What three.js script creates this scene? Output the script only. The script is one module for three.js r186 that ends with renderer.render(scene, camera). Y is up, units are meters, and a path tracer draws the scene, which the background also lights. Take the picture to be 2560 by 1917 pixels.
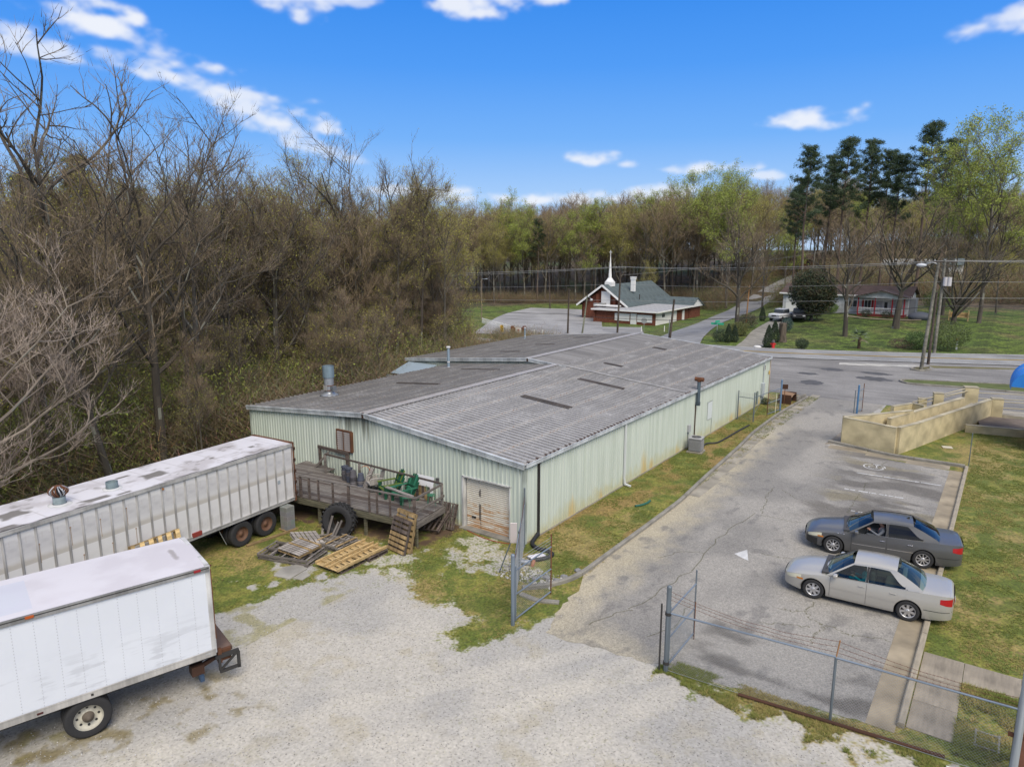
import * as THREE from 'three';
import { mergeGeometries } from 'three/addons/utils/BufferGeometryUtils.js';
import { RoundedBoxGeometry } from 'three/addons/geometries/RoundedBoxGeometry.js';
import { Brush, Evaluator, SUBTRACTION } from 'three-bvh-csg';

// ---------- camera, sky, sun, exposure ----------
const scene = new THREE.Scene();
const camera = new THREE.PerspectiveCamera(56.88, 1024 / 766, 0.1, 2500);
camera.rotation.order = 'YXZ';
camera.position.set(0, 11.3, 0);
camera.rotation.set(THREE.MathUtils.degToRad(-11.03), THREE.MathUtils.degToRad(35.47), 0);
const renderer = new THREE.WebGLRenderer({ antialias: true });
renderer.toneMapping = THREE.LinearToneMapping;
renderer.toneMappingExposure = 1.0;
renderer.shadowMap.enabled = true;
const sun = new THREE.DirectionalLight(new THREE.Color().setRGB(1, 0.91, 0.77), 3.8);
sun.position.set(52, 100, 14);
sun.castShadow = true; sun.shadow.radius = 70; sun.shadow.mapSize.set(4096, 4096);
Object.assign(sun.shadow.camera, { left: -120, right: 120, top: 120, bottom: -120, near: 1, far: 400 });
sun.target.position.set(-15, 0, -35);
scene.add(sun, sun.target);

// ---------- numbers and noise ----------
const rng = (s) => () => { s = (s + 0x6d2b79f5) | 0; let t = Math.imul(s ^ (s >>> 15), 1 | s); t = (t + Math.imul(t ^ (t >>> 7), 61 | t)) ^ t; return ((t ^ (t >>> 14)) >>> 0) / 4294967296; };
const clamp = (v, a = 0, b = 1) => Math.min(b, Math.max(a, v)), lerp = (a, b, t) => a + (b - a) * t;
const S = (t) => { t = clamp(t); return t * t * (3 - 2 * t); }, ss = (a, b, v) => S((v - a) / (b - a));
const RT = new Float32Array(65536); { const r = rng(7); for (let i = 0; i < 65536; i++) RT[i] = r(); }
// value noise in 0..1; with periods (whole numbers) it tiles
function vn(x, y, px = 0, py = px) {
  let xi = Math.floor(x), yi = Math.floor(y), x1 = xi + 1, y1 = yi + 1; const fx = x - xi, fy = y - yi, u = fx * fx * (3 - 2 * fx), v = fy * fy * (3 - 2 * fy);
  if (px) { xi = ((xi % px) + px) % px; x1 = ((x1 % px) + px) % px; yi = ((yi % py) + py) % py; y1 = ((y1 % py) + py) % py; }
  xi &= 255; x1 &= 255; yi = (yi & 255) << 8; y1 = (y1 & 255) << 8;
  const a = RT[yi | xi], b = RT[yi | x1], c = RT[y1 | xi], d = RT[y1 | x1], p = a + (b - a) * u; return p + (c + (d - c) * u - p) * v;
}
function fbm(x, y, oct = 4, px = 0, py = px) { let s = 0, a = 0.5, n = 0; for (let i = 0; i < oct; i++) { s += a * vn(x + i * 17, y + i * 31, px, py); n += a; a *= 0.5; x *= 2; y *= 2; px *= 2; py *= 2; } return s / n; }

// ---------- the sky: clear air with fair-weather clouds in view, heavier cloud added over the rest of the dome ----------
{
  const W = 3072, H = 1536, data = new Float32Array(W * H * 4), r = rng(11), D = Math.PI / 180;
  // clouds: azimuth (clockwise from -z), elevation, half width and height in degrees, tilt, strength
  const clouds = [[-64, 14.2, 3.6, 1.7, -0.25, 1], [-60, 11.8, 5.5, 1.5, -0.3, 0.9], [-54, 9.6, 6, 1.5, -0.3, 0.85], [-68, 12.4, 4, 1.1, -0.1, 0.8], [-51, 7.7, 4, 1.1, -0.2, 0.75], [-48.4, 6.6, 2.4, 0.8, -0.1, 0.7],
    [-53, 16.8, 4.2, 1.5, -0.2, 0.9], [-49, 17.4, 2.6, 0.9, 0, 0.7], [-39.5, 16.9, 3, 1.2, -0.2, 0.95], [-33, 17.9, 4.4, 1.2, 0.1, 0.9], [-46, 17, 1.4, 0.6, 0, 0.6],
    [0.5, 14.6, 3.2, 1.5, 0.55, 1], [-2.6, 13.7, 2.6, 0.9, 0.2, 0.8], [-13.3, 8.7, 3.2, 0.75, 0.05, 0.95], [-11.8, 8.4, 1.8, 0.6, 0.05, 0.8],
    [-29, 6.6, 2.4, 0.7, 0, 0.9], [-26.4, 6.1, 1, 0.4, 0, 0.8], [-20.5, 5.7, 3.6, 0.55, 0, 0.85], [-16.4, 5, 1.8, 0.4, 0, 0.7], [-39, 3.7, 5, 0.7, -0.02, 0.9], [-32, 3.5, 4, 0.9, 0, 0.9], [-23, 3.7, 5, 0.9, 0, 0.85], [-44, 4.1, 3, 0.5, 0, 0.7]];
  const lin = (c) => Math.pow(c / 255, 2.2);
  const stops = [[0, 196, 220, 251], [3.5, 168, 206, 251], [8, 118, 178, 250], [13, 84, 156, 246], [18, 62, 140, 238], [35, 46, 116, 214], [90, 34, 88, 184]].map(([e, ...c]) => [e, ...c.map(lin)]);
  const dens = new Float32Array(W * H);
  for (const [az, el, hw, hh, tilt, str] of clouds) {
    const ce = Math.cos(el * D), half = (hw * 1.7) / Math.max(ce, 0.1), ct = Math.cos(tilt), st = Math.sin(tilt);
    const y0 = Math.max(0, Math.floor(((el - hh * 1.9 - hw * Math.abs(st) * 1.2) / 180 + 0.5) * H)), y1 = Math.min(H - 1, Math.ceil(((el + hh * 1.9 + hw * Math.abs(st) * 1.2) / 180 + 0.5) * H));
    // azimuth -> column: direction (sin az, -cos az); column angle = atan2(z, x)
    const mid = Math.atan2(-Math.cos(az * D), Math.sin(az * D)) / D, c0 = Math.floor(((mid - half) / 360 + 0.5) * W), c1 = Math.ceil(((mid + half) / 360 + 0.5) * W);
    for (let y = y0; y <= y1; y++) for (let c = c0; c <= c1; c++) {
      const e = ((y + 0.5) / H - 0.5) * 180, a = (((c + 0.5) / W - 0.5) * 360 - mid) * ce, de = e - el;
      const u = (a * ct + de * st) / hw, v = (-a * st + de * ct) / hh;
      const col = ((c % W) + W) % W, nx = a + mid * 0.7, n = fbm(nx * 0.55 + 50, e * 1.15 + 50, 6);
      const base = 1 - u * u - (v < 0 ? v * v * 1.9 : v * v);
      const d = Math.pow(ss(-0.3, 1.1, base * 0.85 + (n - 0.5) * 3.2), 1.35) * str;
      const k = y * W + col; dens[k] = 1 - (1 - dens[k]) * (1 - d);
    }
  }
  for (let y = 0; y < H; y++) {
    const e = Math.max(0, ((y + 0.5) / H - 0.5) * 180); let i = 0; while (i < stops.length - 2 && stops[i + 1][0] < e) i++;
    const A = stops[i], B = stops[i + 1], t = clamp((e - A[0]) / (B[0] - A[0]));
    const el = ((y + 0.5) / H - 0.5) * Math.PI, sy = Math.sin(el), cy = Math.cos(el);
    for (let c = 0; c < W; c++) {
      const k = y * W + c; let d = dens[k];
      if (e > 1.5) { // heavier unseen cloud added overhead and behind, to whiten light and reflections
        const rd = ((c + 0.5) / W - 0.5) * 2 * Math.PI, a = ((Math.atan2(Math.cos(rd), -Math.sin(rd)) / D + 540) % 360) - 180, out = Math.max(ss(20, 27, e), ss(50, 62, Math.abs(a + 35.5))); if (out > 0) { const q = 1 / (sy + 0.12); d = Math.max(d, out * ss(0.36, 0.54, fbm(Math.cos(rd) * cy * q * 2.1 + 30, Math.sin(rd) * cy * q * 2.1 + 30, 4)) * 0.95); }
      }
      d *= 0.94;
      for (let j = 0; j < 3; j++) data[k * 4 + j] = lerp(lerp(A[j + 1], B[j + 1], t), [0.9, 0.925, 0.98][j], d);
      data[k * 4 + 3] = 1;
    }
  }
  const t = new THREE.DataTexture(data, W, H, THREE.RGBAFormat, THREE.FloatType);
  t.mapping = THREE.EquirectangularReflectionMapping; t.magFilter = THREE.LinearFilter; t.wrapS = THREE.RepeatWrapping; t.needsUpdate = true;
  scene.background = t; scene.environment = t;
}

// ---------- terrain: level lot, falling to the church, rising behind ----------
const hy = (x, z) => -2.8 * S((-x - 28) / 26) * S((-z - 52) / 26) + 1.4 * S((-z - 84) / 34) * S((x + 44) / 18) + 9 * S((-z - 150) / 90);

// ---------- building helpers ----------
const V = (x, y, z) => new THREE.Vector3(x, y, z), UPV = V(0, 1, 0);
const names = new Map();
const numbered = (n) => { const k = names.get(n) ?? 0; names.set(n, k + 1); return k ? n + '_' + String(k).padStart(3, '0') : n; };
function thing(name, label, category, [x, y, z] = [0, 0, 0], turn = 0, group) {
  const o = new THREE.Group(); o.name = numbered(name); o.position.set(x, y, z); o.rotation.y = turn; scene.add(o);
  o.userData = { label, category }; if (group) o.userData.group = group;
  return o;
}
function mesh(name, geo, m, parent = scene, kind) {
  const o = new THREE.Mesh(Array.isArray(geo) ? join(geo) : geo, m); o.name = parent === scene ? numbered(name) : name; o.castShadow = o.receiveShadow = true;
  if (kind) o.userData.kind = kind; parent.add(o); return o;
}
function tag(o, label, category, group) { o.userData.label = label; o.userData.category = category; if (group) o.userData.group = group; return o; }
function struct(name, geo, m, label) { const o = mesh(name, geo, m, scene, 'structure'); o.userData.label = label ?? name.replaceAll('_', ' '); return o; }
function dup(root, [x, y, z], turn = root.rotation.y, label, group) {
  const r = root.clone(); r.name = numbered(root.name.replace(/_\d{3}$/, '')); r.position.set(x, y, z); r.rotation.y = turn; r.userData = { ...root.userData };
  if (label) r.userData.label = label; if (group) r.userData.group = group; scene.add(r); return r;
}
function join(list) {
  if (list.length === 1) return list[0];
  return mergeGeometries(list.map((g) => { const n = g.index ? g.toNonIndexed() : g; for (const k of Object.keys(n.attributes)) if (!['position', 'normal', 'uv'].includes(k)) n.deleteAttribute(k); if (!n.attributes.uv) n.setAttribute('uv', new THREE.BufferAttribute(new Float32Array(n.attributes.position.count * 2), 2)); return n; }));
}
// uv in metres from the dominant direction of each face
function muv(g) {
  g = g.index ? g.toNonIndexed() : g; const p = g.attributes.position, n = g.attributes.normal, uv = new Float32Array(p.count * 2);
  for (let i = 0; i < p.count; i++) {
    const ax = Math.abs(n.getX(i)), ay = Math.abs(n.getY(i)), az = Math.abs(n.getZ(i));
    if (ay >= ax && ay >= az) { uv[i * 2] = p.getX(i); uv[i * 2 + 1] = p.getZ(i); } else if (ax >= az) { uv[i * 2] = p.getZ(i); uv[i * 2 + 1] = p.getY(i); } else { uv[i * 2] = p.getX(i); uv[i * 2 + 1] = p.getY(i); }
  }
  g.setAttribute('uv', new THREE.BufferAttribute(uv, 2)); return g;
}
const bx = (w, h, d, x = 0, y = 0, z = 0, ry = 0, rx = 0, rz = 0) => { const g = muv(new THREE.BoxGeometry(w, h, d)); if (rx) g.rotateX(rx); if (rz) g.rotateZ(rz); if (ry) g.rotateY(ry); return g.translate(x, y, z); };
const rbx = (w, h, d, x = 0, y = 0, z = 0, r = 0.02, ry = 0) => { const g = muv(new RoundedBoxGeometry(w, h, d, 2, r)); if (ry) g.rotateY(ry); return g.translate(x, y, z); };
// a board from a to b: w across (horizontal), h tall; long grain along local x
function beam(a, b, w, h, roll = 0) {
  const d = b.clone().sub(a), L = d.length(), g = muv(new THREE.BoxGeometry(L, h, w)); if (roll) g.rotateX(roll);
  const x = d.normalize(), z = x.clone().cross(UPV); if (z.lengthSq() < 1e-6) z.set(0, 0, 1); z.normalize(); const y = z.clone().cross(x);
  g.applyMatrix4(new THREE.Matrix4().makeBasis(x, y, z)); const m = a.clone().add(b).multiplyScalar(0.5); return g.translate(m.x, m.y, m.z);
}
function rod(a, b, r1, r2 = r1, seg = 8, open = false) {
  const d = b.clone().sub(a), L = d.length(), g = new THREE.CylinderGeometry(r2, r1, L, seg, 1, open);
  g.applyQuaternion(new THREE.Quaternion().setFromUnitVectors(UPV, d.normalize())); const m = a.clone().add(b).multiplyScalar(0.5); return g.translate(m.x, m.y, m.z);
}
const tube = (pts, r, seg = 24, rad = 8) => new THREE.TubeGeometry(new THREE.CatmullRomCurve3(pts.map((p) => V(...p))), seg, r, rad);
const lathe = (pts, seg = 24) => new THREE.LatheGeometry(pts.map(([x, y]) => new THREE.Vector2(x, y)), seg);
// flat polygon sheet at height y from [x, z] points, uv = metres (or mapped to a box)
function sheet(pts, y, box, hole) {
  const sh = new THREE.Shape(pts.map(([x, z]) => new THREE.Vector2(x, -z))); if (hole) sh.holes.push(new THREE.Path(hole.map(([x, z]) => new THREE.Vector2(x, -z))));
  const g = new THREE.ShapeGeometry(sh).rotateX(-Math.PI / 2).translate(0, y, 0), p = g.attributes.position, uv = g.attributes.uv;
  for (let i = 0; i < p.count; i++) box ? uv.setXY(i, (p.getX(i) - box[0]) / (box[1] - box[0]), (p.getZ(i) - box[2]) / (box[3] - box[2])) : uv.setXY(i, p.getX(i), p.getZ(i));
  return g;
}
const extr = (pts, depth, bevel = 0) => new THREE.ExtrudeGeometry(new THREE.Shape(pts.map(([x, y]) => new THREE.Vector2(x, y))), { depth, bevelEnabled: bevel > 0, bevelSize: bevel, bevelThickness: bevel, bevelSegments: 1, curveSegments: 8 });

// ---------- textures ----------
function tex(w, h, fn, { rep = 0, srgb = true, wrap = true } = {}) {
  const d = new Uint8Array(w * h * 4);
  for (let y = 0; y < h; y++) for (let x = 0; x < w; x++) { const c = fn(x / w, y / h, x, y), k = (y * w + x) * 4; d[k] = clamp(c[0]) * 255; d[k + 1] = clamp(c[1]) * 255; d[k + 2] = clamp(c[2]) * 255; d[k + 3] = 255; }
  const t = new THREE.DataTexture(d, w, h); t.magFilter = THREE.LinearFilter; t.minFilter = THREE.LinearMipmapLinearFilter; t.generateMipmaps = true;
  if (wrap) t.wrapS = t.wrapT = THREE.RepeatWrapping; if (srgb) t.colorSpace = THREE.SRGBColorSpace; if (rep) t.repeat.set(1 / rep, 1 / rep); t.needsUpdate = true; return t;
}
const grey = (v) => [v, v, v];
const lc = (r, g, b) => new THREE.Color().setRGB(r, g, b);
const M = (color, rough = 0.8, extra = {}) => new THREE.MeshStandardMaterial({ color: Array.isArray(color) ? lc(...color) : color, roughness: rough, metalness: 0, ...extra });
const reTex = (t, rep) => { const c = t.clone(); c.repeat.set(1 / rep, 1 / rep); c.needsUpdate = true; return c; };

const T = {
  mottle: tex(512, 512, (u, v) => grey(0.66 + 0.3 * fbm(u * 6, v * 6, 6, 6)), { rep: 3 }),
  grime: tex(512, 512, (u, v) => { const n = fbm(u * 5, v * 5, 5, 5), s = fbm(u * 40, v * 4, 3, 40, 4); return grey(0.62 + 0.26 * n + 0.14 * s); }, { rep: 2 }),
  wood: tex(512, 512, (u, v) => { const g = fbm(u * 3, v * 40, 4, 3, 40), f = vn(u * 8, v * 180, 8, 180), k = fbm(u * 2, v * 4, 3, 2, 4); return grey(clamp(0.42 + 0.4 * g + 0.16 * f + 0.25 * (k - 0.5))); }, { rep: 1.1 }),
  bumpFine: tex(256, 256, (u, v) => grey(fbm(u * 32, v * 32, 3, 32)), { rep: 0.5, srgb: false }),
  bark: tex(256, 256, (u, v) => { const n = fbm(u * 20, v * 5, 4, 20, 5); return grey(0.35 + 0.65 * n); }, { rep: 1 }),
};

// ---------- ground ----------
const pl = (pts, x) => { if (x <= pts[0][0]) return pts[0][1]; for (let i = 1; i < pts.length; i++) if (x <= pts[i][0]) return lerp(pts[i - 1][1], pts[i][1], (x - pts[i - 1][0]) / (pts[i][0] - pts[i - 1][0])); return pts[pts.length - 1][1]; };
const ROAD = [[90, -132], [40, -105], [14, -92], [0.6, -86.1], [-10.8, -81.1], [-22, -77], [-33, -75.6], [-48, -78], [-62, -82], [-76, -82.5], [-95, -80], [-130, -70], [-180, -50]];
const roadDist = (x, z) => { let d = 1e9; for (let i = 1; i < ROAD.length; i++) { const [ax, az] = ROAD[i - 1], [bx_, bz] = ROAD[i], t = clamp(((x - ax) * (bx_ - ax) + (z - az) * (bz - az)) / ((bx_ - ax) ** 2 + (bz - az) ** 2)); d = Math.min(d, Math.hypot(x - ax - t * (bx_ - ax), z - az - t * (bz - az))); } return d; };
const isLawn = (x, z) => { // mown grass: the house lot, the church field, the road verges
  const n = (fbm(x * 0.05 + 9, z * 0.05, 3) - 0.5) * 10;
  const house = ss(-4, 2, x + 46 + n * 0.4) * ss(-4, 4, -z - 74) * ss(4, -6, -z - 134 - n) * ss(14, 0, x - 60);
  const church = ss(6, -2, x + 46) * ss(-5, 3, x + 103 + (z + 130) * 0.42 + n * 0.5) * ss(-3, 3, -z - 70) * ss(4, -5, -z - 152 - (x + 90) * 0.3 - n * 0.3);
  const side = ss(8, 0, Math.abs(x + 44 + (z + 100) * 0.05)) * ss(-4, 4, -z - 80) * ss(6, -10, -z - 185);
  const verge = ss(9, 5, roadDist(x, z)) * ss(-62, -50, x), lot = ss(-3, 0, x + 36) * ss(-64, -58, z);
  return Math.max(house, church, verge, lot, side);
};
{
  const axis = (marks) => { const out = []; for (let i = 1; i < marks.length; i++) { const [a, , st] = marks[i - 1], b = marks[i][0], n = Math.max(1, Math.round(Math.abs(b - a) / st)); for (let k = 0; k < n; k++) out.push(a + ((b - a) * k) / n); } out.push(marks[marks.length - 1][0]); return out; };
  const xs = axis([[-700, 0, 40], [-200, 0, 6], [-110, 0, 2], [12, 0, 5], [80, 0, 30], [500, 0, 1]]), zs = axis([[140, 0, 12], [16, 0, 2.5], [-170, 0, 5], [-260, 0, 30], [-800, 0, 1]]);
  const nx = xs.length, nz = zs.length, pos = new Float32Array(nx * nz * 3), col = new Float32Array(nx * nz * 3), uv = new Float32Array(nx * nz * 2), idx = [];
  for (let j = 0; j < nz; j++) for (let i = 0; i < nx; i++) {
    const k = j * nx + i, x = xs[i], z = zs[j], n = fbm(x * 0.11, z * 0.11, 4), m = fbm(x * 0.4 + 40, z * 0.4, 3), L = isLawn(x, z);
    pos.set([x, hy(x, z) - (x > -31 && x < 14 && z > -76 && z < -20 ? 0.12 : 0.035) + (L < 0.2 && (x < -37 || z < -90) ? (m - 0.5) * 0.5 : 0), z], k * 3); uv.set([x, z], k * 2);
    const litter = [0.115 + 0.05 * m, 0.085 + 0.035 * m, 0.05 + 0.02 * m], moss = [0.085, 0.11, 0.03], green = [0.1 + 0.08 * n, 0.19 + 0.04 * n, 0.02 + 0.015 * m], dry = [0.25, 0.2, 0.075];
    const w = ss(0.52, 0.66, n), dr = ss(0.5, 0.72, m) * (x > -14 && z < -100 ? 0.9 : 0.45);
    for (let c = 0; c < 3; c++) col[k * 3 + c] = lerp(lerp(litter[c], moss[c], w), lerp(green[c], dry[c], dr), L);
  }
  for (let j = 0; j < nz - 1; j++) for (let i = 0; i < nx - 1; i++) { const a = j * nx + i; idx.push(a, a + 1, a + nx, a + 1, a + nx + 1, a + nx); }
  const g = new THREE.BufferGeometry(); g.setAttribute('position', new THREE.BufferAttribute(pos, 3)); g.setAttribute('color', new THREE.BufferAttribute(col, 3)); g.setAttribute('uv', new THREE.BufferAttribute(uv, 2)); g.setIndex(idx); g.computeVertexNormals();
  const t = tex(512, 512, (u, v) => { const a = fbm(u * 40, v * 40, 4, 40), b = fbm(u * 6 + 3, v * 6, 3, 6); return grey(clamp(0.45 + 0.75 * (a - 0.3) + 0.5 * (b - 0.5))); }, { rep: 5 });
  struct('ground', g, M([1.5, 1.5, 1.5], 1, { vertexColors: true, map: t, bumpMap: T.bumpFine, bumpScale: 0.03 }), 'grassy ground and leaf-covered forest floor');
}
// --- the lot: gravel yard running out into grass
const ZB = [[-40, -4], [-30, -5], [-23, -7.5], [-20.3, -9.6], [-19.3, -11], [-19, -12.6], [-18.6, -14.2], [-17.6, -16], [-16.3, -16.5], [-15, -15.7], [-12.7, -15.2], [-11.6, -14.95], [-10.9, -16.2], [-10.6, -17.6], [-10.4, -22], [-10, -60]];
function lotAt(x, z) { // share of bare gravel, 0 to 1
  const n1 = fbm(x * 0.42 + 5, z * 0.42 + 9, 4), n2 = fbm(x * 2.1, z * 2.1, 4);
  let d = z - pl(ZB, x);
  if (x > -7.6) d = Math.min(d, Math.max(z + 15.75 + (x + 7) * 0.1, x < -6.9 ? 1 : -9));
  if (x > -1.2) d = Math.min(d, z + 16.3);
  let g = ss(-0.75, 0.75, d + (n1 - 0.5) * 2.4 + (n2 - 0.5) * 2.2);
  const spot = (cx, cz, r, k) => (g = Math.max(g, k * ss(1, 0.2, Math.hypot(x - cx, z - cz) / r + (n2 - 0.5) * 2.6)));
  spot(-15.6, -19.4, 1.9, 0.7); spot(-19.9, -14.4, 1.5, 1); spot(-14.1, -19.2, 1.2, 0.6); spot(-17.4, -17.2, 1.4, 0.7);
  return g;
}
const sr = (r, g, b) => [r / 255, g / 255, b / 255], mix3 = (a, b, t) => [lerp(a[0], b[0], t), lerp(a[1], b[1], t), lerp(a[2], b[2], t)];
function grassAt(x, z) {
  const n1 = fbm(x * 0.5 + 21, z * 0.5, 4), n2 = fbm(x * 2.7, z * 2.7 + 8, 3), n3 = vn(x * 14, z * 14), n4 = vn(x * 31 + 3, z * 23);
  let c = mix3(sr(88, 98, 36), sr(116, 115, 50), ss(0.35, 0.68, n2));
  c = mix3(c, sr(140, 122, 76), ss(0.52, 0.72, n1 * 0.7 + n3 * 0.22 + (x > -2 ? 0.12 : 0.07)) * 0.85);
  c = mix3(c, sr(72, 86, 26), ss(0.55, 0.75, fbm(x * 1.1 + 60, z * 1.1, 3)) * 0.7);
  if (x < -11.2 && x > -14.6 && z < -20) c = mix3(c, sr(138, 112, 70), ss(0.5, 0.66, fbm(x * 0.9, z * 0.45 + 33, 3)) * 0.8);
  const k = 0.78 + 0.44 * n4; return [c[0] * k, c[1] * k, c[2] * k];
}
function gravelAt(x, z) {
  const n1 = fbm(x * 0.3 + 70, z * 0.3, 4), n2 = fbm(x * 1.3 + 2, z * 1.3, 4), f = vn(x * 26, z * 26), f2 = vn(x * 44 + 9, z * 44);
  let c = mix3(sr(160, 157, 150), sr(176, 171, 160), ss(0.4, 0.65, n1));
  c = mix3(c, sr(160, 150, 124), ss(0.56, 0.78, n2) * 0.38); c = mix3(c, sr(148, 146, 142), ss(0.5, 0.7, fbm(x * 0.5 + 33, z * 0.5, 3)) * 0.4);
  for (const [a, b, q] of [[-17.5, 0.62, 0.02], [-15.6, 0.62, 0.02], [-12.2, 0.3, 0.012], [-10.4, 0.3, 0.012]]) { const dx = x - (a + b * -z * 0.6 + q * z * z * 0.5); c = mix3(c, sr(186, 180, 166), ss(0.55, 0.1, Math.abs(dx) + (n2 - 0.5) * 0.9) * 0.45); } // packed wheel tracks
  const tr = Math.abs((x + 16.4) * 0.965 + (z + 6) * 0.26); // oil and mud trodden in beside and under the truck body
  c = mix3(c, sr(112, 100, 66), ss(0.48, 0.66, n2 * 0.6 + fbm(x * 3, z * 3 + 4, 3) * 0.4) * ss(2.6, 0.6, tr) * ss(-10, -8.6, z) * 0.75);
  if (x < -17) c = mix3(c, sr(120, 116, 62), ss(0.55, 0.7, n2) * 0.4);
  let k = 0.92 + 0.16 * f; if (f2 > 0.86) k *= 0.78; else if (f2 < 0.1) k *= 1.07; return [c[0] * k, c[1] * k, c[2] * k];
}
function lotColour(x, z) {
  const k = ss(0.15, 0.85, lotAt(x, z) + (vn(x * 19 + 4, z * 19) - 0.5) * 0.7);
  const u = Math.max(-27 - x, x + 17.5, -18.55 - (x + 17.65) * 0.134 - z < 0 ? z + 18.55 + (x + 17.65) * 0.134 : 0), n = fbm(x * 3 + 8, z * 3, 3), so = z < -17 && x < -17 && x > -27.5 ? ss(0.25, -0.05, u + (n - 0.5) * 0.7) : 0; if (so > 0.02) return mix3(grassAt(x, z), sr(72 + 34 * n, 58 + 26 * n, 44 + 18 * n), so); // bare earth under the deck, darkened in colour to carry its shade
  return k > 0.99 ? gravelAt(x, z) : k < 0.01 ? grassAt(x, z) : mix3(grassAt(x, z), gravelAt(x, z), k);
}
{
  const A = [-40, 4, 9, -24], B = [-15.5, 4, -24, -60];
  const tA = tex(1664, 1248, (u, v) => lotColour(lerp(A[0], A[1], u), lerp(A[2], A[3], v)), { wrap: false }), tB = tex(640, 1280, (u, v) => lotColour(lerp(B[0], B[1], u), lerp(B[2], B[3], v)), { wrap: false });
  const rect = ([a, b, c, d]) => [[a, c], [b, c], [b, d], [a, d]];
  struct('gravel_yard', sheet(rect(A), 0, A), M([1, 1, 1], 1, { map: tA, bumpMap: reTex(T.bumpFine, 0.9), bumpScale: 0.012 }), 'pale gravel yard running out into patchy grass');
  struct('lawn', sheet(rect(B), 0.001, B), M([1, 1, 1], 1, { map: tB }), 'patchy lawn beside the driveway');
}
// --- asphalt
const CRACKS = [[[-4.99, -36.76], [-4.96, -35.3], [-4.97, -34.49], [-5, -33.53], [-4.98, -32.62], [-4.95, -31.82]], [[-4.32, -22.84], [-4.3, -22.65], [-4.37, -22.12], [-4.31, -21.93], [-4.1, -21.62], [-3.71, -21.43], [-3.7, -21.23], [-3.77, -20.91], [-3.82, -20.65], [-3.79, -20.2]], [[-3.71, -21.43], [-3.61, -21.6], [-3.16, -21.37], [-2.93, -21.35], [-2.52, -21.55], [-1.9, -21.7]], [[-7.98, -29.49], [-7.39, -29.49], [-6.74, -29.44], [-6.4, -29.62]], [[-8.06, -33.29], [-7.67, -32.87], [-7.24, -32.4], [-5.84, -32.02]], [[-6.8, -25.51], [-6.18, -25.61], [-5.68, -25.78]], [[-8.47, -33.39], [-8.42, -32.06], [-8.19, -30.88], [-7.98, -29.64]], [[-4.75, -40.93], [-4.92, -39.8], [-5.16, -39.16]], [[-5.17, -21.74], [-4.74, -21.79], [-4.38, -22.07]], [[-5.33, -20.52], [-4.7, -20.83], [-4.03, -21.17]], [[-7.57, -36.27], [-6.64, -36.35], [-5.58, -35.97]], [[-9.6, -17.4], [-8.9, -19], [-8.4, -22.6], [-8.6, -26], [-8.2, -29.5]], [[-9.8, -23], [-9.2, -24.1], [-8.5, -24.3]], [[-7.8, -17.8], [-7.3, -18.8], [-7.5, -20.2]]];
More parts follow.
